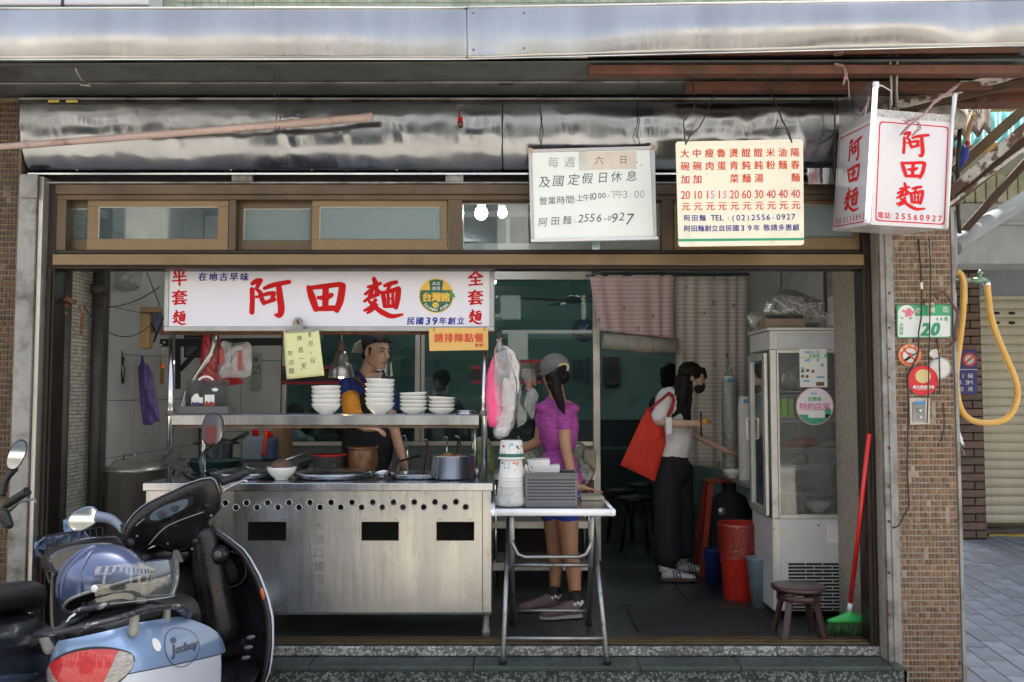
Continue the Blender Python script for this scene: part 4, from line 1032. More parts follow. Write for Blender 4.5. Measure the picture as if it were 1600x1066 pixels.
# display stand at the shelf's left end
ds=thing('acrylic_display','grey clear acrylic display with small printed pictures on the left end of the shelf','display stand',W(322,648,5.2))
MB().pbox(290,594,350,634,5.22,.10).build('clear_box',glass('smoky acrylic',(.55,.58,.58),.05,.05,grime=.35,grime_col=(.25,.27,.27)),ds,bevel=.003)
MB().pbox(275,635,356,647,5.19,.16).build('base',mat('dull grey plastic',(.10,.105,.105),.5),ds,bevel=.003)
ik=Ink(flat(5.218),(0,-1,0));ik.lift=.001
ik.poly([(299,634),(299,622),(304,616),(309,615),(312,621),(317,621),(317,634)]);ik.rect(320,617,335,634);ik.ring(322,602,12,15,a0=R(215),a1=R(325));ik.disc(336,609,5,ry=2.6)
ik.build(M_paper,ds,'picture')
ik=Ink(flat(5.216),(0,-1,0));ik.poly([(299,634),(300,629),(304,626),(309,629),(317,630),(317,634)]);ik.build(mat('dark violet print',(.05,.03,.12),.5),ds,'picture')
ik=Ink(flat(5.216),(0,-1,0));ik.poly([(320,634),(321,628),(326,625),(335,630),(335,634)]);ik.ring(322,602,15.5,16.5,a0=R(215),a1=R(325));ik.build(mat('dark red print',(.30,.02,.02),.5),ds,'picture')
ik=Ink(flat(5.214),(0,-1,0));ik.disc(304.5,627,2.4);ik.disc(326.5,627,2.2);ik.build(M_paper,ds,'picture')
bagf=film('milky bag film',(.82,.80,.82),.6,.4,9)
def bag(name,label,cat,outline,Y,th,m,seed=1,group=None,amp=.008,sub=1):
 """a soft bag: the outline's own shape puffed out to a real thickness with creases"""
 P=[W(x,y,Y)for x,y in outline];c=sum(P,Vector((0,0,0)))/len(P);n=len(P);mb=MB()
 for sgn in (-1,1):
  vs=[];K=7
  for k in range(K+1):
   r=1-k/K
   for p in P:
    q=c+(p-c)*r;d=th/2*(1-r**2.2)**.5*sgn
    nz=noise.noise(Vector((q.x*26+seed,q.z*18,sgn*3+seed)))
    vs.append(Vector((q.x,Y+th/2+d+(amp*nz*2 if r<.999 else 0),q.z)))
  mb.add(vs,[(k*n+i,k*n+(i+1)%n,(k+1)*n+(i+1)%n,(k+1)*n+i)for k in range(K)for i in range(n)],True)
 o=mb.build(name,m,subsurf=sub);tag(o,label,cat,group);return o
def lin_outline(pts,n=5):return [tuple(Vector(a).lerp(Vector(b),k/n))for a,b in zip(pts,pts[1:]+pts[:1])for k in range(n)]
def smooth_outline(pts,n=4):
 out=[];k=len(pts)
 for i in range(k):
  a,b_,c,d=[Vector(pts[(i+j-1)%k])for j in range(4)]
  for q in range(n):
   t=q/n;out.append(tuple(.5*((2*b_)+(c-a)*t+(2*a-5*b_+4*c-d)*t*t+(3*b_-a-3*c+d)*t**3)))
 return out
o=bag('printed_bag','white plastic bag with faded red print hanging at the left under the long sign','bag',smooth_outline([(345,533),(362,536),(388,535),(391,560),(389,587),(362,590),(338,588),(342,560)]),5.5,.05,bagf,3)
ik=Ink(flat(5.49),(0,-1,0));ik.rect(343,545,350,570);ik.rect(372,548,378,580);ik.build(mat('faded red print',(.45,.10,.10),.6),o,'print')
o=bag('red_bag','red plastic bag hanging behind the white printed bag under the sign','bag',smooth_outline([(318,520),(340,522),(345,560),(338,585),(372,592),(376,600),(315,602),(312,560)]),5.62,.04,mat('red bag film',(.35,.015,.02),.35,coat=.3),4)
# heat lamp
HYl=5.42
hl=thing('heat_lamp','lit brushed metal heat lamp hanging over the stall beside the cook','lamp',W(533,590,HYl))
c=W(533,590,HYl);k_=1/ppm(HYl)
MB().lathe([(20.3*k_,0),(19.8*k_,.003),(18.2*k_,10*k_),(15*k_,20*k_),(10*k_,26*k_),(9.5*k_,33*k_),(8.3*k_,35*k_),(8*k_,40*k_),(4*k_,42*k_)],c,32,cap=False).build('shade',mat('brushed bronze lamp metal',(.42,.38,.32),.3,1,.1,10,.05,60),hl,solid=.0015)
MB().lathe([(5*k_,41*k_),(6*k_,44*k_),(5*k_,54*k_),(3*k_,58*k_)],c,16).build('socket',mat('brown lamp socket',(.09,.04,.03),.6),hl)
MB().tube([c+Vector((0,0,58*k_)),c+Vector((.002,0,66*k_)),c+Vector((-.004,0,.34))],.0022,6).build('cord',M_paper,hl)
MB().ell(c+Vector((0,0,.028)),(.028,.028,.034)).build('bulb',mat('warm lit bulb',(.9,.8,.6),.4,emit=(1,.72,.38),estr=22),hl)
# pots, bowls and tools on the worktop
def pot(name,label,cat,px,py,wpx,hpx,Y,m,inner=None,lid=False,flare=1.0,group=None,handles=False):
 z=ztop+.002;r=wpx/2/ppm(Y);h=hpx/ppm(Y);c=Vector((HX(px,Y),Y,z))
 t=thing(name,label,cat,c,group)
 MB().lathe([(r*.9,0),(r,.01),(r*flare,h-.004),(r*flare+.006,h),(r*flare-.003,h),(r*.97,h-.01),(r*.9,.012),(.001,.01)],c,36).build('body',m,t)
 if inner:MB().lathe([(r*.96,h*.72),(.001,h*.74)],c,28).build('contents',inner,t)
 if lid:MB().lathe([(r*flare+.008,h),(r*flare+.008,h+.006),(r*.7,h+.022),(.02,h+.03),(.018,h+.05),(.001,h+.055)],c,36).build('lid',m,t)
 if handles:
  for s_ in (-1,1):MB().tube([c+Vector((s_*r,-.03,h*.75)),c+Vector((s_*(r+.03),-.025,h*.78)),c+Vector((s_*(r+.03),.025,h*.78)),c+Vector((s_*r,.03,h*.75))],.005,8).build('handle',m,t)
 return t,c,r,h
t,c,r,h=pot('egg_pot','shiny steel pot of brown braised eggs at the right end of the stall counter','pot',707,752,68,36,5.36,M_steel,mat('brown broth',(.10,.04,.015),.15),flare=1.04)
for k,(dx,dy,dz)in enumerate([(-.06,.0,.0),(-.02,-.02,.012),(.02,.03,.0),(-.03,.05,.008),(.05,-.01,-.006)]):
 MB().ell(c+Vector((dx,dy,h*.86+dz)),(.03,.025,.022)).build('egg',mat('braised egg',(.45,.20,.07),.35),t)
c=Vector((HX(442,5.28),5.28,ztop+.002));h=.074;t=thing('ladle_bowl','white bowl holding a brown wire mesh dome at the left of the counter','bowl',c);MB().lathe(bowl_mb(.086,h),c,36).build('body',M_porc,t)
mb=MB()
for k in range(9):
 a=PI*k/9
 mb.tube([c+Vector((.062*math.cos(a)*math.cos(b_),.062*math.sin(a)*math.cos(b_),h*.9+.052*math.sin(b_)))for b_ in [PI*j/14 for j in range(15)]],.0012,4)
for k in range(1,7):
 b_=PI/2*k/7;mb.tube([c+Vector((.062*math.cos(b_)*math.cos(a),.062*math.cos(b_)*math.sin(a),h*.9+.052*math.sin(b_)))for a in [2*PI*j/20 for j in range(21)]],.0012,4)
M_mesh=mat('brown wire mesh',(.28,.18,.13),.45,.5)
mb.build('wire_dome',M_mesh,t)
MB().ell(c+Vector((0,0,h*.9)),(.056,.056,.047)).build('dome_fill',mat('noodle brown',(.20,.13,.10),.8,bump=.5,bscale=120),t)
t,c,r,h=pot('soup_pot_lid','wide round steel pot lid set into the middle of the stall counter','pot lid',523,752,122,7,5.44,M_steel,lid=True)
t,c,r,h=pot('steel_well','round steel cooking well with lid near the left end of the counter','cooking well',385,752,100,7,5.44,M_steel,lid=True)
t,c,r,h=pot('noodle_well','round steel boiling well with wire strainers right of the wide lid','cooking well',652,752,84,7,5.42,M_steel,mat('cloudy water',(.30,.29,.26),.1))
t,c,r,h=pot('sauce_pot','grey enamel pot with a red rim behind the wide lid','pot',516,752,46,30,5.60,mat('dark grey enamel',(.08,.08,.085),.3),mat('dark sauce',(.03,.01,.005),.1))
MB().lathe([(r+.004,h-.004),(r+.012,h),(r+.010,h+.008),(r-.006,h+.008)],c,32,cap=False).build('red_rim',mat('red enamel',(.5,.02,.015),.3),t)
t,c,r,h=pot('clay_jar','brown glazed clay jar standing behind the wide steel lid','jar',568,752,40,42,5.60,mat('brown ceramic glaze',(.20,.085,.03),.3,0,.3,20,coat=.3),mat('dark mouth',(.02,.01,.01),.6),flare=1.06)
MB().lathe([(r*.92,.004),(r*1.12,h*.3),(r*1.17,h*.6),(r*1.08,h*.92)],c,32,cap=False).build('belly',MATS['brown ceramic glaze'],t)
MB().lathe([(r*1.08,h-.012),(r*1.18,h-.006),(r*1.16,h+.008),(r*1.02,h+.008)],c,32,cap=False).build('rim',MATS['brown ceramic glaze'],t)
def ladle(label,a,b_,rb,mh,Y=5.3):
 t=thing('ladle',label,'ladle',a)
 MB().lathe([(.001,-rb*.7),(rb*.6,-rb*.55),(rb*.92,-rb*.15),(rb,.0),(rb*.96,0),(rb*.8,-rb*.3),(.001,-rb*.62)],a,22,(-.2,.3,1)).build('scoop',M_polish,t)
 MB().tube([a+Vector((rb*.9,0,0)),a.lerp(b_,.4)+Vector((0,0,.02)),b_],[.004,.006,.009],8).build('handle',mh,t)
 return t
ladle('steel ladle with dark handle resting on the wide lid',W(597,738,5.33),W(655,712,5.5),.052,M_black)
ladle('steel ladle resting on the left well with its handle up',W(398,742,5.4),W(484,706,5.5),.045,M_polish)
M_dred=mat('dark red wood handle',(.10,.02,.015),.4)
for k,(x0,y0,x1,y1,m_,lab)in enumerate([(640,740,634,684,M_polish,'steel hooked strainer handle left of the red one'),(662,742,668,690,M_dred,'dark red strainer handle behind the steel pot'),(697,725,699,686,M_polish,'thin steel strainer handle between the dark ones'),(712,725,716,684,M_black,'black strainer handle over the egg pot'),(722,725,718,686,M_dred,'rightmost dark red strainer handle over the egg pot')]):
 Y=5.52;a,b_=W(x0,y0,Y),W(x1,y1,Y);t=thing('strainer',lab,'noodle strainer',a)
 MB().tube([a,b_],.0055,8).build('handle',m_,t)
 MB().tube([b_,b_+Vector((-.004,0,.012)),b_+Vector((-.016,0,.014)),b_+Vector((-.02,0,.004))],.0028,6).build('hook',M_polish,t)
 MB().lathe([(.045,0),(.05,.03),(.048,.03),(.043,.002)],a-Vector((0,.0,.035)),18).build('basket',M_mesh,t)
MB_=MB().lathe([(.02,0),(.02,.06)],(HX(744,5.5),5.5,ztop),14);o=MB_.build('chopstick_cup',M_steel);tag(o,'small steel cup beside the right post of the stall','cup')
# back of the stall: jugs, wok, box on a low table behind
bt=thing('back_table','dark low prep table loaded with jugs and pans behind the left half of the stall','table',(HX(360,6.2),6.2,0))
BZ=WZ(721,6.1)
MB().box(HX(250,6.2),HX(480,6.2),5.95,6.4,BZ-.03,BZ).build('top',M_sheetg,bt)
for x in (HX(255,6.2),HX(470,6.2)):
 for y in (5.98,6.37):MB().box(x-.02,x+.02,y-.02,y+.02,0,BZ-.03).build('leg',M_sheetg,bt)
def jug(px,wpx,y0,col,lab):
 Y=6.12;t=thing('jug',lab,'jug',(HX(px,Y),Y+.06,BZ));r=wpx/2/ppm(Y);H=WZ(y0,Y)-BZ;x=HX(px,Y)
 MB().box(x-r,x+r,Y,Y+.14,BZ+.001,BZ+H*.8).build('body',col,t,bevel=.02,bseg=3)
 MB().lathe([(.022,H*.79),(.022,H),(.0,H)],(x,Y+.07,BZ),14).build('cap',M_red,t)
 return t
jug(396,38,672,mat('pale blue translucent plastic',(.20,.27,.32),.3),'pale blue plastic jug behind the white bowl')
jug(418,22,675,mat('deep blue plastic',(.04,.06,.16),.4),'dark blue plastic jug right of the pale one')
t=thing('stew_pot','steel pot with wide black wok lid left of the pale blue jug','pot',(HX(340,6.1),6.1,BZ));c=Vector((HX(340,6.12),6.12,BZ))
MB().lathe([(.10,.001),(.105,.01),(.105,.11),(.108,.115)],c,28).build('body',M_steel,t)
MB().lathe([(.15,.115),(.15,.122),(.06,.15),(.001,.155)],c,28).build('lid',M_black,t)
MB().tube([c+Vector((.1,-.02,.13)),c+Vector((.22,-.03,.19))],.012,8).build('handle',M_black,t)
t=thing('basin','dark green plastic basin between the stew pot and the counter','basin',(HX(340,5.85),5.85,ztop))
MB().lathe([(.12,.0),(.17,.07),(.175,.07),(.165,.066),(.115,.006)],(HX(335,5.85),5.86,ztop),28).build('bowl',mat('dark green plastic',(.03,.09,.08),.35),t)
MB().lathe([(.175,.068),(.182,.072),(.175,.078)],(HX(335,5.85),5.86,ztop),28,cap=False).build('rim',MATS['dark green plastic'],t)
o=MB().pbox(427,665,441,738,6.45,.3).build('cardboard_box',mat('tan cardboard',(.30,.19,.10),.8,var=.1),bevel=.004);tag(o,'upright tan board standing right of the blue jugs','board')
o=MB().tube([W(411,712,5.95),W(414,690,5.98),W(416,672,5.98)],.012,10).build('brush',M_orangered);tag(o,'orange red handled brush beside the tan board','brush')
# tall stockpot on a stove at the left wall
sp=thing('stockpot','large steel stockpot with domed lid by the left wall','stockpot',(HX(202,5.9),5.9,.28));c=Vector((HX(205,5.9),5.9,.28));r=54/ppm(5.9);H=WZ(740,5.9-r)-.28
M_oldst=mat('old dull steel',(.55,.52,.47),.32,.85,.2,5,.1,40,(1,1,.2),.1)
MB().lathe([(r*.95,0),(r,.015),(r,H),(r+.008,H+.006)],c,40).build('body',M_oldst,sp)
MB().lathe([(r+.012,H+.006),(r+.01,H+.016),(r*.8,H+.05),(r*.4,H+.07),(.001,H+.078)],c,40).build('lid',M_oldst,sp)
MB().tube([c+Vector((-.04,0,H+.075)),c+Vector((-.035,0,H+.1)),c+Vector((.035,0,H+.1)),c+Vector((.04,0,H+.075))],.007,8).build('lid_handle',M_steel,sp)
MB().tube([c+Vector((-r*.9,-.1,H*.8)),c+Vector((-r*1.05,-.24,H*.76)),c+Vector((-r*.55,-.3,H*.74))],.008,8).build('side_handle',M_steel,sp)
sv=thing('gas_stove','low dark gas stove under the large stockpot','stove',(c.x,c.y,0))
MB().box(c.x-.25,c.x+.25,5.72,6.2,.02,.25).build('body',M_sheetg,sv,bevel=.006)
MB().lathe([(.2,.251),(.2,.278),(.17,.278),(.17,.251)],(c.x,c.y,0),24,cap=False).build('pot_ring',M_black,sv)
o=MB().tube([W(140,715,5.75),W(155,714,5.78),W(160,714,5.8)],.012,10).tube([W(160,714,5.8),W(161,722,5.8)],.009,8).build('water_tap',M_polish);tag(o,'small chrome water tap on the tiled left wall above the stockpot','tap')
MB().ell(W(169,706,5.8),(.018,.012,.01)).build('tap_knob',M_black,o)
MB().tube([W(160,714,5.8),W(168,707,5.8)],.004,6).build('tap_stem',M_black,o)
# ------------------------------------------------------------------ left wall: pipes, valve, wires, hanging things
M_pipe=mat('dark iron pipe',(.055,.05,.045),.6,.3,.2,8,.1,60)
for px,Y,lab,r_ in ((100,5.16,'dark vertical iron pipe with a rusty valve on the left tiled wall',.028),(150,5.45,'dark vertical iron pipe further in on the left tiled wall',.035)):
 x=HX(px,Y);t=thing('wall_pipe',lab,'pipe',(x,Y,0));MB().tube([(x,Y,0),(x,Y,2.4)],r_,14).build('tube',M_pipe,t)
 if px==100:
  cc=W(98,478,Y);MB().lathe([(.034,-.06),(.045,-.055),(.045,-.035),(.034,-.03),(.05,0),(.034,.03),(.045,.035),(.045,.055),(.034,.06)],cc,16).build('valve_body',M_rust,t)
  MB().tube([cc+Vector((.0,-.04,.02)),cc+Vector((.06,-.06,.03)),cc+Vector((.10,-.06,.01))],.014,10).tube([W(124,478,Y-.06),W(128,492,Y-.06),W(127,522,Y-.06)],.009,8).build('valve_lever',M_rust,t)
 else:
  MB().lathe([(.045,0),(.045,.06)],(x,Y,WZ(460,Y)),14).build('coupling',M_pipe,t)
def cable(label,pts,r=.003,m=None,name='cable'):
 o=MB().tube(pts,r,6).build(name,m or M_wire);tag(o,label,'cable');return o
def arc(a,b_,sag,n=10):return [a.lerp(b_,i/n)+Vector((0,0,-sag*4*(i/n)*(1-i/n)))for i in range(n+1)]
cable('thin cable sagging low from the rusty valve to the stall sign',arc(W(130,478,5.3),W(248,495,5.5),.15),.0028)
cable('thin cable sagging from the tiled pier up to the stall sign',arc(W(140,478,5.4),W(250,448,5.5),.05),.0028)
cable('thin cable crossing diagonally left of the stall sign',[W(228,420,5.5),W(238,448,5.5),W(250,478,5.5)],.0025)
cable('thin string stretched across the white left wall panels',arc(W(166,550,5.75),W(262,556,6.4),.01),.002)
o=MB().lathe([(.10,0),(.10,.1),(.085,.13),(.03,.15)],W(188,452,5.9),24,(0,0,1)).build('bag_bundle',film('thick clear bag film',(.75,.78,.78),.5,.4,14));tag(o,'bundle of clear plastic bags hanging high at the left behind the frame','bag bundle')
o=bag('clear_bag','clear plastic bag hanging over the left wall just under the door head','bag',smooth_outline([(152,400),(216,400),(214,440),(206,450),(180,449),(162,449),(154,436)]),5.75,.12,film('thick clear bag film'),8)
hk=thing('black_tongs','small black tongs hanging from the string on the left white wall','tongs',W(192,600,5.9))
MB().tube([W(190,548,5.9),W(191,562,5.9),W(189,575,5.9),W(192,600,5.9)],.006,8).build('arm',M_black,hk);MB().tube([W(191,562,5.9),W(195,578,5.9),W(193,598,5.9)],.004,8).build('arm',M_black,hk)
MB().ell(W(191,562,5.9),(.018,.008,.02)).build('joint',M_black,hk)
o=bag('purple_bag','purple plastic bag hanging flat from the string on the left wall','bag',lin_outline([(214,574),(218,568),(219,555),(222,555),(225,568),(231,571),(238,585),(243,620),(249,658),(240,660),(236,665),(222,664),(217,620)],3),6.1,.03,mat('purple plastic',(.10,.055,.24),.4,0,.2,12,.6,20,coat=.2),5,amp=.007,sub=0)
ps=thing('wall_poster','small orange and green printed poster on the left wall behind the purple bag','poster',W(242,600,6.55))
MB().pbox(230,556,256,601,6.55,.004).build('sheet',mat('orange poster paper',(.50,.22,.05),.6,var=.15,scale=30),ps)
ik=Ink(flat(6.549),(0,-1,0));ik.rect(233,560,253,596);ik.build(mat('green poster picture',(.20,.30,.16),.6,0,.6,60),ps,'picture')
fb=thing('fuse_box','yellowed plastic fuse box with cables on the left wall beside the sign','fuse box',W(232,545,5.7))
MB().pbox(218,480,248,488,5.72,.08).build('lid',mat('yellowed casing',(.36,.25,.11),.5,var=.1),fb,bevel=.004);MB().pbox(218,489,232,545,5.72,.08).build('casing',MATS['yellowed casing'],fb,bevel=.01);MB().pbox(233,489,250,520,5.76,.04).build('meter',mat('blue grey dial',(.08,.10,.16),.4),fb,bevel=.003)
MB().tube([W(236,505,5.7),W(244,520,5.68),W(240,535,5.7),W(252,505,5.66),W(256,495,5.66)],.006,6).build('cables',M_wire,fb)
ch_=thing('string_charms','string of small beads with an orange red charm hanging by the stall post','charm',W(254,580,5.5))
rg=random.Random(2)
for k in range(9):MB().ell(W(254+rg.uniform(-3,3),535+k*4.6,5.5+rg.uniform(-.01,.01)),(.009,.006,.008),n=8,m=5).build('bead',mat('grey bead',(.25,.24,.2),.4),ch_)
MB().ell(W(255,573,5.49),(.014,.012,.014)).build('red_charm',mat('red lantern charm',(.75,.08,.02),.4),ch_)
# black brackets and shelf behind the stall's upper left
br=thing('wall_bracket_shelf','black steel bracket shelf high behind the left half of the stall','shelf',W(350,540,6.0))
MB().bar(W(250,536,6.0),W(440,534,6.3),.05,.05).build('rail',M_blackm,br)
for a,b_ in (((278,540),(278,608)),):MB().bar(W(*a,6.0),W(*b_,6.0),.03,.02,(0,1,0)).build('upright',M_blackm,br)
MB().bar(W(281,578,6.0),W(325,532,6.0),.02,.03).build('brace',M_blackm,br);MB().bar(W(362,562,6.1),W(382,540,6.1),.02,.03).build('brace',M_blackm,br)
fp=thing('framed_picture','dark framed picture behind the bent steel arm of the stall','picture',W(305,560,6.4))
MB().pbox(288,524,326,559,6.4,.02).build('frame',M_blackm,fp);MB().pbox(291,527,323,556,6.395,.004).build('picture',mat('grey photo',(.10,.11,.11),.3),fp)
# ------------------------------------------------------------------ hanging pink bags at the right post
hb_=thing('hanging_bag_bundle','clear plastic bundle with bright pink bags hanging at the right post of the stall','bag bundle',W(783,540,5.0))
def lump(path,m,name,par,seed=0,n=18,amp=.012,flat_=.7):
 rings=[]
 for k,(x,y,wd)in enumerate(path):
  c=W(x,y,5.06);r=wd/2/ppm(5.06);rg_=[]
  for j in range(n):
   a=2*PI*j/n;f=1+.22*noise.noise(Vector((math.cos(a)*1.6+seed,math.sin(a)*1.6,k*.45)))+.12*noise.noise(Vector((math.cos(a)*5+seed,math.sin(a)*5,k*.3)))
   rg_.append(c+Vector((r*f*math.cos(a),r*f*flat_*math.sin(a),0)))
  rings.append(rg_)
 return MB().loft(rings).build(name,m,par,subsurf=1)
def dens(p,n=4):
 out=[]
 for a,b_ in zip(p,p[1:]):
  for k in range(n):out.append(tuple(a[i]+(b_[i]-a[i])*k/n for i in range(3)))
 return out+[p[-1]]
lump(dens([(774,553,5),(771,570,12),(768,590,17),(770,615,24),(773,640,27),(773,660,24),(772,668,14)]),mat('bright pink plastic',(.72,.06,.20),.3,0,.25,14,.5,30,(1,1,.4),coat=.4),'pink_bags',hb_,2)
lump(dens([(780,528,5),(781,538,9),(785,550,28),(786,570,36),(788,600,42),(791,630,40),(789,655,38),(784,675,26),(783,684,10)]),film('crumpled clear film',(.88,.84,.87),.22,.7,14),'outer_film',hb_,5)
lump(dens([(788,540,10),(797,548,16),(805,570,18),(803,590,16),(806,608,14),(806,618,4)]),film('white film',(.92,.90,.91),.72,.4,10),'white_bags',hb_,9)
lump(dens([(790,590,12),(795,620,26),(795,645,26),(786,668,30),(782,682,22),(781,686,8)]),MATS['white film'],'white_bags',hb_,12)
MB().tube([W(780,512,5.08),W(778,520,5.06),W(780,530,5.05)],.006,8).build('knot',M_black,hb_);MB().tube([W(776,530,5.05),W(780,536,5.05),W(783,528,5.05)],.006,8).build('pink_tie',M_tw,hb_)
# ------------------------------------------------------------------ folding table in front
TYf=4.86
ft=thing('folding_table','folding steel table with bright rounded edge and crossed tubular legs at the step','folding table',(HX(863,5.1),5.15,-.05))
tz1,tz0=WZ(795,TYf),WZ(806.5,TYf)
xa,xb=HX(770,TYf),HX(956,TYf)
M_ttop=mat('smooth table steel',(.56,.58,.60),.18,1,.08,6,.04,40,rvar=.06)
M_tedge=mat('bright aluminium edge',(.93,.93,.96),.28,.1,.03,8)
MB().box(xa+.012,xb-.012,TYf+.012,5.45,tz1-.012,tz1-.002).build('tabletop',M_ttop,ft)
for n_,A,B in (('edge',(xa,TYf,0),(xb,TYf,0)),('edge',(xa,5.46,0),(xb,5.46,0)),('edge',(xa,TYf,0),(xa,5.46,0)),('edge',(xb,TYf,0),(xb,5.46,0))):
 mb=MB();zc=(tz1+tz0)/2;a,b_=Vector(A)+Vector((0,0,zc)),Vector(B)+Vector((0,0,zc));d=(b_-a).normalized();q=Vector((-d.y,d.x,0));h_=(tz1-tz0)/2
 mb.loft([[p+q*(.014*math.cos(t))+Vector((0,0,h_*math.copysign(abs(math.sin(t))**.5,math.sin(t))))for t in [2*PI*j/14 for j in range(14)]]for p in (a+d*.001,b_-d*.001)])
 mb.build(n_,M_tedge,ft)
for x,y in ((xa,TYf),(xb,TYf),(xa,5.46),(xb,5.46)):MB().lathe([(.010,-(tz1-tz0)/2),(.0165,-.012),(.0165,.012),(.010,(tz1-tz0)/2)],(x,y,(tz1+tz0)/2),16).build('corner_cap',M_tedge,ft)
M_tube=mat('worn tube steel',(.36,.37,.37),.38,.9,.2,12,.15,70,rvar=.1,dirt=(.13,.12,.11),dirt_scale=12,dirt_lo=.55,dirt_hi=.7)
zf=-.05
def V(x,y,Y):return W(x,y,Y)
fl,frt=Vector((HX(786,4.9),4.84,zf+.01)),Vector((HX(944.5,4.9),4.84,zf+.01))
tl,trt=Vector((HX(796,5.3),5.38,tz0-.005)),Vector((HX(925,5.3),5.38,tz0-.005))
MB().tube([fl,tl],.0135,12).build('leg',M_tube,ft);MB().tube([frt,trt],.0135,12).build('leg',M_tube,ft)
bl_,brt=Vector((HX(801,5.4),5.44,.01)),Vector((HX(919,5.4),5.44,.01))
ul,urt=Vector((HX(800,4.98),4.93,tz0-.005)),Vector((HX(923,4.98),4.93,tz0-.005))
MB().tube([bl_,ul],.0135,12).build('leg',M_tube,ft);MB().tube([brt,urt],.0135,12).build('leg',M_tube,ft)
for a in (fl,frt):MB().lathe([(.020,0),(.019,.03),(.015,.035)],(a.x,a.y,zf),12).build('rubber_foot',M_black,ft)
for a in (bl_,brt):MB().lathe([(.020,0),(.019,.03),(.015,.035)],(a.x,a.y,0.0),12).build('rubber_foot',M_black,ft)
ip=lambda a,b_,z:a.lerp(b_,(z-a.z)/(b_.z-a.z))
def rung(A,B,C_,D,z,r_=.011):MB().tube([ip(A,B,z),ip(C_,D,z)],r_,10).build('rung',M_tube,ft)
rung(fl,tl,frt,trt,.062);rung(bl_,ul,brt,urt,WZ(883,5.15),.0125);rung(bl_,ul,brt,urt,.10)
a,b_=ip(ul,bl_,WZ(848,5.0)),ip(urt,brt,WZ(848,5.0));zz=WZ(870,5.03)
MB().tube([a+Vector((.0,0,.02)),a+Vector((.008,-.02,-.02)),Vector((a.x+.03,a.y-.02,zz+.015)),Vector((a.x+.07,a.y-.02,zz)),Vector((b_.x-.07,b_.y-.02,zz)),Vector((b_.x-.03,b_.y-.02,zz+.015)),b_+Vector((-.008,-.02,-.02)),b_+Vector((0,0,.02))],.011,12).build('u_brace',M_tube,ft)
M_tape=mat('blue tape',(.02,.12,.20),.5)
for q in (a,b_):MB().lathe([(.0165,0),(.0165,.012)],q+Vector((0,-.01,.015)),14).build('blue_tape',M_tape,ft)
q=ip(bl_,ul,WZ(883,5.15));MB().tube([Vector((HX(855,5.1),q.y-.014,q.z+.012)),Vector((HX(863,5.1),q.y-.014,q.z+.012)),Vector((HX(862,5.1),q.y-.014,q.z-.05))],.0018,6).build('wire_loop',M_wire,ft)
# paper bowls
pbz=tz1-.002;YC=4.99
cup_top=MB().lathe([(.046,.0),(.066,-.098),(.069,-.101),(.066,-.104)][::-1],n=36)
def cup(py0,label,printed=0,wt=1.0,first=False):
 t=thing('paper_bowl',label,'paper bowl',(HX(799,YC),YC,WZ(py0,YC)-.1),'stack of upside down paper bowls on the folding table')
 c=Vector(t.location);k=YC/1430
 MB().lathe([(20.5*k,0),(21*k,.004),(20*k,.007),(19.4*k,.01),(16.6*k,.098),(16.0*k,.1),(.001,.099)],c,36).build('cup_wall',M_paper,t)
 return t,c,k
t,c,k=cup(688,'top paper bowl with a green band and animal prints, upside down on the stack',1)
band=MB().lathe([(19.55*k,.012),(19.0*k,.030)],c,36,);band.build('green_band',mat('dark green paper band',(.03,.15,.11),.6,var=.5,scale=120),t)
def on_cup(c,k,u,v,z0=.0):
 r=(19.4-2.8*(v-.01)/.088)*k+.0008;a=math.asin(max(-.98,min(.98,u*k/r)));return Vector((c.x+r*math.sin(a),c.y-r*math.cos(a),c.z+v))
def prints(t,c,k,shapes):
 for m_,pts in shapes:
  mb=MB();
  for u,v,w_,h_ in pts:mb.add([on_cup(c,k,u-w_/2,v-h_/2),on_cup(c,k,u+w_/2,v-h_/2),on_cup(c,k,u+w_/2*.8,v+h_/2),on_cup(c,k,u-w_/2*.8,v+h_/2)],[(0,1,2,3)])
  mb.build('print',m_,t)
M_pr=mat('print red',(.55,.08,.05),.6);M_pb=mat('print blue',(.10,.40,.65),.6);M_pk=mat('print dark',(.05,.06,.08),.6);M_po=mat('print orange',(.70,.30,.08),.6)
prints(t,c,k,[(M_pr,[(-12,.07,4,.012),(16,.07,2,.012)]),(M_pb,[(1,.08,4,.013),(-3,.07,1.2,.03)]),(M_pk,[(9,.068,3,.012),(11,.058,3,.008),(-14,.036,1.5,.005),(-10,.036,1.5,.005),(9,.036,1.5,.005),(14,.036,1.5,.005)])])
ys=[717]+[737+4.0*i for i in range(10)]
t,c,k=cup(717,'second paper bowl from the top with a blue animal print on the stack',2)
prints(t,c,k,[(M_pb,[(-7,.075,9,.018),(-7,.052,8,.007)]),(M_pr,[(4,.08,3.5,.009),(-14,.08,3,.01)]),(M_po,[(9,.078,4,.018),(5,.045,2.5,.007)]),(M_pk,[(-10,.058,1.4,.006),(-5,.058,1.4,.006)])])
z=c.z
k0=0
while z-.0148>pbz+.003:
 z-=.0148;k0+=1
 tt=thing('paper_bowl',f'plain white paper bowl nested {ordinal(k0 - 1) if k0 < 8 else str(k0) + "th"} below the printed ones in the stack','paper bowl',(c.x,c.y,z),'stack of upside down paper bowls on the folding table')
 MB().lathe([(20.5*k,0),(21.2*k,.003),(20.8*k,.006),(19.5*k,.008),(19.3*k,.0145)],(c.x,c.y,z),36,cap=False).build('rim',M_paper,tt)
o=MB().lathe([(.062,.0),(.088,.004),(.090,.02),(.082,.05),(.076,.09),(.074,.125),(.0735,.128)],(c.x,c.y,pbz+.001),40)
rgs=[]
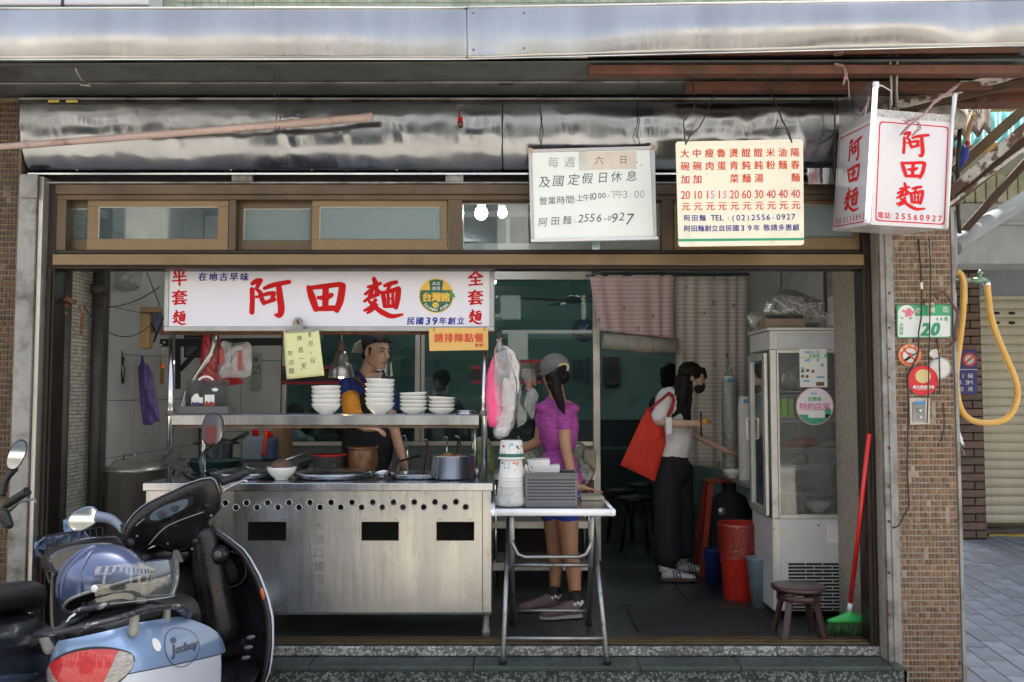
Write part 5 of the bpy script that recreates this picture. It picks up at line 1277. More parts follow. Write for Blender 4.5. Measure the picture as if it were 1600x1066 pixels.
for k2,(r_,z_)in enumerate([(.060,.0),(.080,.003),(.084,.02),(.080,.045),(.0775,.07),(.0755,.09),(.0748,.11)]):
 rgs.append([Vector((c.x+(r_+.006*noise.noise(Vector((math.cos(a)*3,math.sin(a)*3,k2*.8)))*(k2>0))*math.cos(a),c.y+r_*math.sin(a),pbz+.001+z_))for a in [2*PI*j/36 for j in range(36)]])
o=MB().loft(rgs,cap=False).build('plastic_sleeve',film('frosted sleeve film',(.93,.94,.95),.5,.4,18),subsurf=1);tag(o,'cloudy plastic sleeve wrapped round the foot of the paper bowl stack','plastic bag')
# grey basket with slots
gb=thing('slotted_basket','dark grey slotted plastic basket on the folding table','basket',(HX(861,5.0),5.05,pbz))
M_bask=mat('dark grey plastic',(.13,.135,.145),.5)
Yb=4.94;bx0,bx1,bz0,bz1=HX(821,Yb),HX(901,Yb),pbz+.002,WZ(741,Yb)
def slots(x0,x1,z0,z1):
 o_=[]
 for r_ in range(7):
  for c_ in range(16):
   cx=x0+(c_+.5)*(x1-x0)/16;cz=z0+(r_+.5)*(z1-z0)/7;o_.append([(cx-.0058,cz-.0030),(cx+.0058,cz-.0030),(cx+.0058,cz+.0030),(cx-.0058,cz+.0030)])
 return o_
plate('front_side',[(bx0-.004,bz1),(bx1+.004,bz1),(bx1,bz0),(bx0,bz0)],slots(bx0+.01,bx1-.01,bz0+.03,bz1-.022),Yb,.003,M_bask,gb)
plate('back_side',[(bx0-.004,bz1),(bx1+.004,bz1),(bx1,bz0),(bx0,bz0)],slots(bx0+.01,bx1-.01,bz0+.03,bz1-.022),Yb+.22,.003,M_bask,gb)
for x in (bx0,bx1):MB().box(x-.0015,x+.0015,Yb+.003,Yb+.218,bz0,bz1).build('end_side',M_bask,gb)
MB().box(bx0,bx1,Yb+.003,Yb+.218,bz0,bz0+.003).build('base',M_bask,gb)
for a,b_ in (((bx0-.006,Yb-.003),(bx1+.006,Yb+.002)),((bx0-.006,Yb+.22),(bx1+.006,Yb+.228))):MB().box(a[0],b_[0],a[1],b_[1],bz1-.004,bz1+.006).build('rim',M_bask,gb,bevel=.002)
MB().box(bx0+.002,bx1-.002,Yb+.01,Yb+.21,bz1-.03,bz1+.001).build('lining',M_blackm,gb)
lid=thing('takeaway_boxes','two flat white paper boxes stacked in the grey basket','paper box',(HX(850,5.15),5.2,bz1))
MB().prism([W(x,y,5.08)for x,y in ((824,720),(859,718),(859,728),(826,731))],(0,.14,0)).build('box',M_paper,lid,bevel=.003)
MB().prism([W(x,y,5.04)for x,y in ((832,731),(875,727.5),(874,740),(833,741))],(0,.14,0)).build('box',M_paper,lid,bevel=.003)
stw=thing('chopsticks','bundle of paper wrapped chopsticks leaning out of the grey basket','chopsticks',W(825,742,5.0))
rg=random.Random(4)
for k in range(14):
 x=818+k*1.25;MB().tube([W(x+5,752,5.02),W(x-3+rg.uniform(-1,1),726+abs(k-6)*1.1,4.99+rg.uniform(-.02,.02))],.0032,6).build('chopstick_sleeve',mat('chopstick sleeve',(.70,.66,.62),.6,var=.15,scale=40),stw)
bd_=MB().box(HX(905,5.35),HX(940,5.35),5.24,5.42,tz1-.001,tz1+.022).build('cutting_board',mat('worn pale cutting board',(.36,.33,.25),.6,var=.15),bevel=.004);tag(bd_,'thick pale cutting board on the folding table under her hand','cutting board')
# ------------------------------------------------------------------ prep table and vegetables behind the customer
pt=thing('prep_table','two tier white edged steel prep table behind the customer','prep table',(HX(840,6.4),6.6,0))
for y0,y1,n_ in ((741,750,'top'),(815,826,'shelf'),(880,892,'shelf')):MB().box(HX(768,6.4),HX(930 if n_=='top' else 918,6.4),6.4,6.85,WZ(y1,6.4),WZ(y0,6.4)).build(n_,M_alu,pt,bevel=.003)
for x in (HX(774,6.4),HX(920,6.4)):
 for y in (6.43,6.82):MB().tube([(x,y,0),(x,y,WZ(750,6.4))],.017,10).build('leg',M_steel,pt)
MB().box(HX(770,6.4),HX(918,6.4),6.83,6.84,WZ(880,6.4),WZ(826,6.4)).build('back_panel',M_blackm,pt)
veg=film('clear vegetable bag',(.45,.55,.42),.35,.5,18)
pz=741
bag('vegetable_bag','clear plastic bag of pale green vegetables on the prep table left of the customer','bag',smooth_outline([(738,690),(752,683),(766,690),(772,720),(770,742),(742,742),(734,720)]),6.5,.16,mat('pale cabbage',(.22,.28,.12),.6,0,.4,20,.4,30),3)
bag('vegetable_bag','knotted clear bag of sprouts behind the paper bowls','bag',smooth_outline([(798,712),(806,692),(810,680),(816,690),(840,705),(846,728),(838,742),(800,742),(790,730)]),6.42,.16,film('clear sprout bag',(.60,.66,.58),.5,.5,16),6)
bag('vegetable_bag','crumpled clear bag hanging at the right end of the prep table','bag',smooth_outline([(906,716),(918,722),(930,735),(926,752),(916,764),(908,755),(903,735)]),6.36,.08,film('grey crumpled bag',(.5,.5,.52),.4,.5,22),9)
bag('vegetable_bag','green leafy bag beside the customer under the window rail','bag',smooth_outline([(898,695),(910,692),(918,702),(914,722),(902,728),(892,715)]),6.6,.1,veg,12)
o=MB().box(HX(912,6.6),HX(931,6.6),6.6,6.8,WZ(741,6.4),WZ(704,6.6)).build('food_box',mat('tan packet paper',(.28,.26,.19),.6,var=.15),bevel=.006);tag(o,'stack of tan paper packets at the right end of the prep table','packets')
gl2=thing('clear_glove_bag','shiny clear plastic bag hanging against the dark glass beside the customer','bag',W(832,655,5.9))
lump2=lambda path,m,par,Y,seed:MB().loft([[W(x,y,Y)+Vector((wd/2/ppm(Y)*(1+.3*noise.noise(Vector((j*.9,k*.5,seed))))*math.cos(2*PI*j/12),.012*math.sin(2*PI*j/12),0))for j in range(12)]for k,(x,y,wd)in enumerate(path)]).build('film',m,par,subsurf=1)
lump2(dens([(831,606,10),(832,618,22),(828,636,20),(831,650,10),(832,655,5)]),film('bright clear film',(.85,.87,.9),.5,.8,20),gl2,5.9,3)
lump2(dens([(829,592,4),(828,600,10),(826,609,12)]),mat('orange packet',(.5,.25,.15),.5,var=.5,scale=60),gl2,5.9,6)
lump2(dens([(825,576,20),(827,590,24),(830,604,16)]),film('faint clear film',(.7,.7,.7),.12,.6,20),gl2,5.92,8)
# ------------------------------------------------------------------ glass partition between stall and dining room
PYp=7.4
pt_=thing('glass_partition','aluminium framed dark glass partition behind the noodle stall and customer','glass partition',(HX(690,PYp),PYp,0))
zr=lambda y:WZ(y,PYp)
M_pgl=glass('partition glass',(.72,.84,.82),.015,.03,grime=.05,grime_col=(.2,.3,.3))
def pbx(x0,x1,y0,y1,n_,d=.05,m=M_alu,y=PYp,bev=.003):return MB().box(HX(x0,y),HX(x1,y),y,y+d,zr(y1),zr(y0)).build(n_,m,pt_,bevel=bev)
zfl=877
pbx(927,938,428,zfl,'door_post',.09);pbx(648,656,437.5,690,'post');pbx(657.5,663,437.5,690,'stile',.04,M_alu,PYp+.01)
pbx(440,447,437.5,690,'post')
pbx(440,926.5,424,437,'top_rail');pbx(440,926.5,690.5,697,'bottom_rail')
pbx(440,926.5,380,392,'upper_rail');pbx(790,797,340,379.5,'upper_post');pbx(700,926,330,339.5,'upper_rail')
MB().box(HX(440,PYp),HX(926.5,PYp),PYp+.01,PYp+.08,0,zr(697.5)).build('lower_panel',mat('dark teal lower panel',(.10,.13,.12),.5),pt_)
for a,b_ in ((447.2,647.8),(663.2,926.8)):MB().box(HX(a,PYp),HX(b_,PYp),PYp+.02,PYp+.026,zr(690),zr(437.5)).build('pane',M_pgl,pt_)
MB().box(HX(440,PYp),HX(926,PYp),PYp+.02,PYp+.026,zr(423.5),zr(392.5)).build('pane',M_pgl,pt_)
struct(MB().box(-2.53,HX(440,PYp)-.002,PYp,PYp+.1,0,2.84).build('partition_wall',M_grout));ptw=bpy.data.objects['partition_wall']
for i in range(2):
 w_=(HX(440,PYp)+2.50)/2;x0_=-2.505+i*w_
 for a,b_ in ((0,.46),(.46,1.05),(1.05,1.62),(1.62,2.2),(2.2,2.8)):MB().box(x0_+.002,x0_+w_-.002,PYp-.012,PYp-.001,a+.002,b_-.002).build('wall_panel',M_wtile,ptw,bevel=.0015)
struct(MB().box(HX(1165,PYp)+.03,2.25,PYp,PYp+.1,0,2.84).build('partition_wall',M_wtile))
struct(MB().box(HX(938,PYp)+.01,HX(1165,PYp)+.03,PYp,PYp+.1,zr(425),2.84).build('door_lintel',M_alu))
ns=thing('no_smoking_poster','faded round prohibition poster on the white panel wall behind the stall','poster',W(401,608,7.37));MB().box(HX(393,7.37),HX(408,7.37),7.37,7.375,WZ(608,7.37),WZ(552,7.37)).build('sheet',mat('pale green poster',(.32,.38,.33),.6),ns)
ik=Ink(flat(7.37),(0,-1,0));ik.ring(400.5,578,5.5,7,n=24);ik.line([(396,586),(405,570)],1.5);ik.row('禁煙',400,400,562,562,7);ik.build(mat('faded dark print',(.10,.10,.09),.6),ns)
# red framed notices on the far side of the glass and on its stall side
def rframe(x0,y0,x1,y1,Y,lab,fill=None):
 t=thing('wall_notice',lab,'notice',W((x0+x1)/2,y1,Y));M_=mat('dark red notice band',(.32,.02,.03),.5)
 MB().pbox(x0,y0,x1,y0+5,Y,.004).build('red_band',M_,t);MB().pbox(x0,y1-5,x1,y1,Y,.004).build('red_band',M_,t)
 MB().pbox(x0,y0+5.3,x1,y1-5.3,Y+.001,.003).build('sheet',fill or glass('notice film',(.6,.7,.7),.1,.02,grime=.4,grime_col=(.25,.12,.12)),t)
 return t
rframe(736,572,762,600,PYp-.01,'small red banded notice stuck on the dark glass beside the post')
rframe(812,562,846,600,PYp-.01,'red banded notice on the dark glass left of the customer')
rframe(440,572,530,601,PYp-.01,'wide red banded notice on the glass behind the heat lamp')
# dining room behind: clock, fan, pictures, tables, stools
ck=thing('wall_clock','round blue wall clock seen through the dark glass','clock',W(912,516,10.8));p=W(912,516,10.8)
MB().lathe([(.13,0),(.14,.02),(.13,.03),(.001,.03)],p,32,(0,-1,0)).build('rim',mat('dark blue clock rim',(.02,.05,.14),.4),ck);MB().lathe([(.115,0),(.001,.002)],p+Vector((0,-.032,0)),32,(0,-1,0)).build('dial',mat('blue dial',(.05,.10,.20),.5),ck)
MB().bar(p+Vector((0,-.04,0)),p+Vector((.05,-.04,.06)),.006,.003,(0,1,0)).bar(p+Vector((0,-.042,0)),p+Vector((-.07,-.042,.03)),.005,.003,(0,1,0)).build('hands',M_paper,ck)
fn_=thing('ceiling_fan','dark ceiling fan seen through the partition glass','fan',W(896,470,9.2));p=W(896,470,9.2)
MB().tube([p,(p.x,p.y,2.84)],.012,8).build('rod',M_alu,fn_);MB().lathe([(.03,-.03),(.09,-.02),(.10,.02),(.05,.05)],p,24).build('motor',mat('fan motor',(.12,.10,.08),.4),fn_)
for k in range(4):
 a=R(20+90*k);MB().bar(p+Vector((.1*math.cos(a),.1*math.sin(a),0)),p+Vector((.55*math.cos(a),.55*math.sin(a),.005)),.12,.006).build('blade',mat('fan blade',(.10,.09,.08),.5),fn_)
pc=thing('wall_picture','small framed picture on the green wall beside the partition post','picture',W(956,602,11.9));MB().pbox(943,558,969,602,11.9,.03).build('frame',mat('olive frame',(.09,.09,.06),.5),pc);MB().pbox(947,572,966,592,11.89,.005).build('picture',mat('dim print',(.05,.06,.05),.5,0,.6,40),pc)
for x0,y0,x1,y1,lab in ((895,562,912,590,'dark poster on the dining room wall right of the customer'),(915,560,922,602,'narrow notice on the dining room wall beside the post')):
 o=MB().pbox(x0,y0,x1,y1,11.9,.01).build('wall_poster',mat('dim blue poster',(.06,.09,.12),.5,0,.5,20));tag(o,lab,'poster')
for x,y,Y,r_,lab in ((752,333,5.7,.040,'large lit bulb behind the clear transom pane'),(785,333,6.0,.030,'smaller lit bulb right of the large one behind the transom pane'),(585,362,6.35,.05,'added unseen bulb that makes the frosted transom pane glow')):  # the last bulb is added, unseen, to brighten the frosted pane and cook
 p=W(x,y,Y);t=thing('ceiling_bulb',lab,'lamp',p)
 MB().ell(p,(r_,r_,r_*1.1)).build('bulb',mat('lit bulb',(.9,.9,.9),.4,emit=(.92,.97,1.0),estr=20),t)
 MB().lathe([(.025,r_*.9),(.028,r_*2.2)],p,14).build('socket',M_white,t);MB().tube([p+Vector((0,0,r_*2.2)),(p.x,p.y,2.84)],.006,6).build('cord',M_white,t)
M_tubel=mat('lit fluorescent tube',(.9,.9,.9),.4,emit=(.90,.97,1.0),estr=7.5)
for x,y,lab in ((-.9,9.0,'fluorescent tube light on the dining room ceiling behind the stall'),(.9,9.6,'fluorescent tube light on the dining room ceiling behind the curtain')):
 t=thing('tube_light',lab,'lamp',(x,y,2.78));MB().box(x-.55,x+.55,y-.05,y+.05,2.79,2.838).build('fitting',M_white,t);MB().tube([(x-.55,y,2.765),(x+.55,y,2.765)],.016,10).build('tube',M_tubel,t)
def curtain(name,label,outline_x0,x1,ytop,ybot,Y,folds,amp,m,skew=0,lean=0,par=None,side=0):
 def fn(u,v):
  yb=ytop+(ybot[0]*(1-u)+ybot[1]*u-ytop)*v
  x=outline_x0+(x1-outline_x0)*u+skew*v*(1-u)+lean*v
  p=W(x,yb,Y);k=.4+.6*v
  p.y+=amp*k*math.sin(u*folds*2*PI+2.2*math.sin(u*7)+.6*v*math.sin(u*23))+.4*amp*noise.noise(Vector((u*folds*1.5,v*2,5)))
  return p
 o=MB().sheet(fn,int(folds*10),18).build(name,m,par,solid=.0012)
 if par is None:tag(o,label,'curtain')
 return o
def cloth(name,base,print_col,stripe=True,translucent=.4,sc=14):
 m=bpy.data.materials.new(name);m.use_nodes=True;t=m.node_tree;N=t.nodes;L=t.links;b=N['Principled BSDF'];out=N['Material Output']
 tc=N.new('ShaderNodeTexCoord');vo=N.new('ShaderNodeTexVoronoi');vo.inputs['Scale'].default_value=sc;vo.inputs['Randomness'].default_value=.8
 L.new(tc.outputs['Object'],vo.inputs['Vector'])
 r=N.new('ShaderNodeMapRange');r.inputs[1].default_value=.16;r.inputs[2].default_value=.24;r.inputs[3].default_value=1;r.inputs[4].default_value=0;L.new(vo.outputs[0],r.inputs[0])
 w_=N.new('ShaderNodeTexWave');w_.inputs['Scale'].default_value=9;w_.inputs['Distortion'].default_value=6;L.new(tc.outputs['Object'],w_.inputs['Vector'])
 ml=N.new('ShaderNodeMath');ml.operation='MULTIPLY';L.new(r.outputs[0],ml.inputs[0]);L.new(w_.outputs[0],ml.inputs[1])
 mx=N.new('ShaderNodeMix');mx.data_type='RGBA';mx.inputs[6].default_value=(*base,1);mx.inputs[7].default_value=(*print_col,1);L.new(ml.outputs[0],mx.inputs[0])
 res=mx.outputs[2]
 if stripe:
  sp=N.new('ShaderNodeSeparateXYZ');L.new(tc.outputs['Object'],sp.inputs[0]);mm=N.new('ShaderNodeMath');mm.operation='MULTIPLY';mm.inputs[1].default_value=190;L.new(sp.outputs[2],mm.inputs[0])
  sn=N.new('ShaderNodeMath');sn.operation='SINE';L.new(mm.outputs[0],sn.inputs[0]);r2=N.new('ShaderNodeMapRange');r2.inputs[1].default_value=-.6;r2.inputs[2].default_value=.6;r2.inputs[3].default_value=.80;r2.inputs[4].default_value=1.0;L.new(sn.outputs[0],r2.inputs[0])
  m3=N.new('ShaderNodeMix');m3.data_type='RGBA';m3.blend_type='MULTIPLY';m3.inputs[0].default_value=1;L.new(res,m3.inputs[6]);L.new(r2.outputs[0],m3.inputs[7]);res=m3.outputs[2]
 L.new(res,b.inputs['Base Color']);b.inputs['Roughness'].default_value=.85
 tl=N.new('ShaderNodeBsdfTranslucent');L.new(res,tl.inputs[0]);ms=N.new('ShaderNodeMixShader');ms.inputs[0].default_value=translucent;L.new(b.outputs[0],ms.inputs[1]);L.new(tl.outputs[0],ms.inputs[2]);L.new(ms.outputs[0],out.inputs[0])
 MATS[name]=m;return m
rd=MB().tube([W(915,431,7.28),W(1172,429,7.28)],.008,8).build('curtain_rod',M_black);tag(rd,'dark curtain rod across the doorway to the dining room','rod')
M_cw=cloth('sheer floral curtain',(.86,.80,.72),(.40,.20,.12),True,.25,9)
M_cp=cloth('pink floral curtain',(.88,.68,.66),(.50,.30,.22),True,.25,9)
curtain('pink_curtain','short pink flowered curtain panel at the left of the doorway rod',921,1053,430,(516,529),7.27,5,.018,M_cp,skew=14)
curtain('floral_curtain','long sheer flowered curtain hanging at the right of the doorway',1056,1168,430,(722,740),7.33,6,.018,M_cw)
curtain('floral_curtain','sheer flowered curtain gathered aside behind the pink panel',960,1056,431,(520,545),7.38,6,.03,M_cw,skew=-4)
o=MB().tube([W(942,533,7.3),W(1000,538,7.3),W(1058,541,7.3)],[.06,.072,.06],14).build('curtain_roll',mat('off white wrapped bundle',(.42,.40,.34),.7,0,.25,12,.4,30));tag(o,'off white wrapped roll hanging across the doorway under the pink curtain','roll')
hg=MB().tube([W(1019,525,7.26),W(1021,545,7.24),W(1019,552,7.26)],.003,6).build('tie_cord',M_rust,o)
# dining table on the right with paper cups, bowls, bucket underneath
dt=thing('dining_table','grey topped dining table against the right wall beside the fridge','table',(1.85,6.8,0))
MB().box(1.60,2.2,5.75,7.28,.715,.74).build('tabletop',mat('grey laminate',(.22,.23,.23),.3,0,.15,10),dt,bevel=.004)
for x,y in ((1.66,5.85),(2.14,5.85),(1.66,7.2),(2.14,7.2)):MB().box(x-.018,x+.018,y-.018,y+.018,0,.715).build('leg',M_black,dt)
t=thing('white_bowl','white bowl on the dining table under her reaching hand','bowl',(HX(1143,6.7),6.7,.742));MB().lathe(bowl_mb(.075,.06),t.location,28).build('body',M_porc,t)
for px,Y,y0,lab in ((1140,7.0,598,'tall stack of white paper cups in a clear bag on the dining table'),(1165,6.6,630,'shorter stack of white paper cups beside the tall bagged one')):
 t=thing('cup_stack',lab,'cup stack',(HX(px,Y),Y,.741));H=WZ(y0,Y)-.741;c=t.location;n_=int(H/.012)
 prof=[]
 for k in range(n_):prof+=[(.058,k*.012),(.058,k*.012+.004),(.052,k*.012+.005),(.052,k*.012+.0115)]
 MB().lathe(prof+[(.045,n_*.012+.05),(.001,n_*.012+.052)],c,24,smooth=False).build('cups',M_paper,t)
 if px==1140:MB().lathe([(.062,.0),(.064,H*.5),(.06,H),(.02,H+.09),(.03,H+.14)],c,20,cap=False).build('clear_wrap',film('clear cup bag',(.6,.62,.62),.25,.4,14),t)
 ik=MB().box(c.x-.03,c.x+.02,c.y-.056,c.y-.054,c.z+H+.0,c.z+H+.03).build('print',M_pb,t)
M_ors=mat('orange red plastic',(.32,.04,.015),.35,coat=.2)
st_=thing('red_stool','orange red plastic stool pushed under the dining table','stool',(HX(1120,7.0),7.0,0))
sx=HX(1120,7.0)
MB().box(sx-.11,sx+.11,6.88,7.12,.690,.708).build('seat',M_ors,st_,bevel=.01)
for dx,dy in ((-1,-1),(1,-1),(-1,1),(1,1)):MB().bar((sx+dx*.07,7.0+dy*.08,.689),(sx+dx*.16,7.0+dy*.14,.0),.04,.02,(0,1,0)).build('leg',M_ors,st_)
gs=thing('gas_bottle','dark round gas bottle under the dining table','gas bottle',(HX(1127,6.9),6.95,0))
MB().lathe([(.12,.0),(.15,.03),(.16,.10),(.16,.48),(.12,.58),(.05,.62),(.05,.68)],(HX(1140,6.9),6.95,0),28).build('body',M_blackm,gs);MB().lathe([(.03,0),(.03,.01),(.001,.012)],W(1128,799,6.78),20,(0,-1,0)).build('dial',M_alu,gs)
M_rb=mat('red bucket plastic',(.50,.025,.015),.3,0,.1,8,.08,60,coat=.3)
YBk=6.15;bk=thing('red_bucket','large red plastic bucket lined with a bag on the shop floor','bucket',(HX(1152,YBk),YBk,0));Hb=WZ(822,YBk-.15);k=YBk/1430
MB().lathe([(25*k,.0),(26*k,.005),(28*k,Hb*.45),(29*k,Hb*.46),(31.5*k,Hb*.97),(33*k,Hb*.98),(33*k,Hb),(30.5*k,Hb),(24.5*k,.01),(.001,.01)],bk.location,36).build('body',M_rb,bk)
MB().lathe([(31.9*k,Hb*.55),(33.4*k,Hb*.96),(34.6*k,Hb*1.0),(33*k,Hb*1.01),(29.5*k,Hb*.97)],bk.location,36,cap=False).build('bag_lining',film('red bag lining',(.55,.05,.04),.45,.5,30),bk)
t=thing('blue_bin','dark blue plastic bin standing left of the red bucket','bin',(HX(1112,6.6),6.6,0));MB().lathe([(.06,0),(.075,.24),(.08,.25),(.07,.25),(.055,.01),(.001,.01)],t.location,24).build('body',mat('navy plastic',(.015,.02,.12),.4),t)
t=thing('grey_tub','grey blue plastic tub between the red bucket and the fridge','tub',(HX(1186,5.85),5.9,0));MB().lathe([(.055,0),(.08,WZ(873,5.85)-.01),(.088,WZ(873,5.85)),(.075,WZ(873,5.85)),(.05,.01),(.001,.01)],t.location,24).build('body',mat('grey blue plastic',(.18,.24,.28),.4),t)
# dark stools in the dining room
for k,(px,Y,lab)in enumerate(((968,8.6,'black round stool far left in the dining room doorway'),(990,8.0,'black round stool nearest the woman with the red bag'),(1003,9.2,'black round stool half hidden behind the red bag'))):
 x=HX(px,Y);t=thing('black_stool',lab,'stool',(x,Y,0),'black stools in the dining room');MB().lathe([(.14,.43),(.15,.44),(.15,.465),(.001,.47)],(x,Y,0),24).build('seat',M_black,t)
 for a in range(4):c_,s_=math.cos(a*PI/2+.6),math.sin(a*PI/2+.6);MB().tube([(x+.1*c_,Y+.1*s_,.43),(x+.16*c_,Y+.16*s_,0)],.012,8).build('leg',M_black,t)
for k,(px,Y)in enumerate(((560,9.4),(720,9.0),(985,10.3))):
 x=HX(px,Y);t=thing('dining_table',['dark dining table behind the glass at the left','dark dining table behind the glass at centre','dark dining table far back in the doorway'][k],'table',(x,Y,0));MB().box(x-.5,x+.5,Y-.3,Y+.3,.72,.745).build('tabletop',M_wains,t)
 for dx in (-.45,.45):MB().box(x+dx-.02,x+dx+.02,Y-.02,Y+.02,0,.72).build('leg',M_black,t)
RY=5.6
fg=thing('display_fridge','old white glass fronted display fridge with stickers at the right of the shop','fridge',(HX(1270,RY),RY,0))
M_frw=mat('old white enamel',(.50,.51,.50),.38,0,.06,6,.03,50,dirt=(.20,.15,.10),dirt_scale=4.5,dirt_lo=.62,dirt_hi=.72)
M_frf=mat('aged aluminium trim',(.50,.50,.47),.42,.5,.1,8,dirt=(.2,.16,.12),dirt_scale=6,dirt_lo=.58,dirt_hi=.75)
RX=lambda p:HX(p,RY);RZ=lambda y:WZ(y,RY)
bd0=.47
MB().box(RX(1204),RX(1345),RY,RY+bd0,RZ(955),RZ(811)).build('lower_cabinet',M_frw,fg,bevel=.005)
MB().box(RX(1206),RX(1216),RY-.004,RY+.0,RZ(952),RZ(815)).build('edge_strip',M_frf,fg,bevel=.001)
MB().box(RX(1204),RX(1345),RY,RY+bd0,RZ(546),RZ(517)).build('top_box',M_frw,fg,bevel=.004)
MB().box(RX(1216),RX(1336),RY-.006,RY-.001,RZ(544),RZ(521)).build('header_panel',mat('pale header panel',(.42,.44,.48),.35),fg,bevel=.002)
MB().box(RX(1200),RX(1347),RY-.008,RY+bd0,RZ(516.5),RZ(512)).build('top_plate',M_frw,fg,bevel=.002)
for a,b_ in ((1204,1214),(1336,1345)):
 for yy in (RY,RY+bd0-.03):MB().box(RX(a),RX(b_),yy,yy+.03,RZ(810.5),RZ(546.5)).build('corner_post',M_frf,fg,bevel=.003)
MB().box(RX(1214.3),RX(1335.7),RY+bd0-.02,RY+bd0-.002,RZ(810.5),RZ(546.5)).build('back_panel',mat('fridge liner',(.50,.52,.51),.5,0,.15,4),fg)
MB().box(RX(1344.5),RX(1345.5),RY+.031,RY+bd0-.031,RZ(810.5),RZ(546.5)).build('side_pane',glass('fridge side glass',(.8,.86,.85),.05,.04,grime=.3,grime_col=(.4,.42,.42)),fg)
for a,b_,y0,y1,n_ in ((1214.3,1335.7,546.5,551.5,'door_rail'),(1214.3,1335.7,804,810.5,'door_rail'),(1214.3,1217,551.6,803.9,'door_stile'),(1333,1335.7,551.6,803.9,'door_stile')):MB().box(RX(a),RX(b_),RY-.004,RY+.02,RZ(y1),RZ(y0)).build(n_,M_frf,fg,bevel=.001)
M_fgl=glass('fridge front glass',(.90,.93,.92),.04,.03,grime=.20,grime_col=(.40,.42,.41))
MB().box(RX(1217.2),RX(1332.8),RY+.004,RY+.010,RZ(803.5),RZ(552)).build('front_pane',M_fgl,fg)
# open side door on the left
dY0,dY1=RY+.01,RY+.42
dx0,dx1=RX(1200)-.0,HX(1174,dY1)
def dor(u0,u1,y0,y1,n_,m,t=.02):
 P=lambda u:(dx0+(dx1-dx0)*u,dY0+(dY1-dY0)*u)
 a,b_=P(u0),P(u1);z0,z1=y1,y0
 MB().prism([(a[0],a[1],z0),(b_[0],b_[1],z0),(b_[0],b_[1],z1),(a[0],a[1],z1)],(-t,-.001,0)).build(n_,m,fg,bevel=.001)
zA,zB=RZ(552),RZ(806)
dor(0,.13,zA,zB,'door_stile',M_frf);dor(.87,1,zA,zB,'door_stile',M_frf);dor(.131,.869,zA,zA-.04,'door_rail',M_frf);dor(.131,.869,zB+.04,zB,'door_rail',M_frf)
dor(.135,.865,zA-.041,zB+.041,'door_pane',glass('fridge side glass'),.006)
MB().tube([(RX(1204)-.01,dY1-.02,RZ(655)),(RX(1204)-.05,dY1-.04,RZ(657)),(RX(1204)-.05,dY1-.04,RZ(690)),(RX(1204)-.01,dY1-.02,RZ(692))],.007,8).build('door_handle',M_white,fg)
# grille
for r_ in range(14):
 y=880+r_*5.35
 for a,b_ in ((1227,1253),(1254.5,1279),(1280.5,1308),(1309.5,1334))if r_%2==0 else ((1227,1266),(1267.5,1294),(1295.5,1334)):
  MB().box(RX(a),RX(b_),RY-.0025,RY-.0006,RZ(y+3.4),RZ(y)).build('vent_slot',M_blackm,fg)
ik=Ink(flat(RY-.001),(0,-1,0));ik.rect(1292,821,1329,848,.0004);ik.build(mat('faded white sticker',(.62,.60,.60),.5),fg,'sticker')
for x,y in ((1279,821),(1210,826),(1216,826),(1345,828)):MB().lathe([(.006,0),(.004,.003)],W(x,y,RY-.001),10,(0,-1,0)).build('screw',M_rust,fg)
# wire shelves inside
M_ww=mat('white wire',(.55,.56,.56),.4)
for y in (612,653,701,728):
 sh=bpy.data.objects.new('wire_shelf',None);COL.objects.link(sh);sh.parent=fg;z=RZ(y);sh.location=Vector((RX(1275),RY+.2,z))-origin_of(fg)
 mb=MB();mb.tube([(RX(1217.5),RY+.03,z-.02),(RX(1219),RY+.03,z-.012),(RX(1224),RY+.03,z),(RX(1325),RY+.03,z),(RX(1331),RY+.03,z-.012),(RX(1333),RY+.03,z-.02)],.003,6)
 mb.tube([(RX(1217),RY+.035,z-.024),(RX(1334),RY+.035,z-.024)],.003,6)
 for k in range(9):x=RX(1222)+(RX(1330)-RX(1222))*k/8;mb.tube([(x,RY+.035,z-.024),(x,RY+.43,z-.024)],.0018,5)
 mb.build('wires',M_ww,sh)
gk=0
for x in (1221,1230,1240,1252,1308,1318,1326):
 gk+=1;o=MB().box(RX(x-4),RX(x+4),RY+.06,RY+.12,RZ(653)-.0,RZ(623)).build('drink_carton',mat('lime green carton',(.34,.62,.06),.45,var=.2,scale=30));tag(o,f'lime green drink carton, {ordinal(gk - 1)} from the left on the second fridge shelf','carton','green cartons inside the fridge')
def fbag(outline,lab,m,Y=RY+.12,th=.1,sd=1):return bag('stored_bag',lab,'bag',smooth_outline(outline,3),Y,th,m,sd)
fbag([(1222,606),(1232,575),(1258,568),(1264,590),(1262,612),(1240,613)],'cloudy food bag on the top fridge shelf at the left',film('cloudy food film',(.45,.45,.40),.6,.3,14),sd=2)
fbag([(1296,608),(1302,582),(1318,572),(1330,590),(1330,610)],'cloudy food bag on the top fridge shelf at the right',MATS['cloudy food film'],sd=3)
fbag([(1220,699),(1224,690),(1258,683),(1282,687),(1284,698),(1240,701)],'red packet on the third fridge shelf',mat('dull red packet',(.35,.04,.03),.4,bump=.4),sd=4)
fbag([(1280,700),(1290,686),(1310,684),(1328,695),(1322,701)],'pale bag on the third fridge shelf right of the red packet',film('cloudy food film'),sd=5)
fbag([(1235,727),(1244,710),(1262,706),(1268,722),(1260,728)],'pale bag on the lowest fridge shelf at the left',film('cloudy food film'),sd=6)
fbag([(1298,727),(1304,708),(1322,704),(1330,715),(1322,730),(1308,735)],'light blue bag hanging from the lowest fridge shelf',film('bluish film',(.5,.58,.62),.6,.4,20),RY+.03,.05,7)
fbag([(1222,806),(1224,770),(1244,756),(1266,770),(1268,806)],'large cloudy bag at the left bottom of the fridge',mat('cloudy tan bag',(.25,.24,.18),.6,0,.3,10),RY+.15,.14,8)
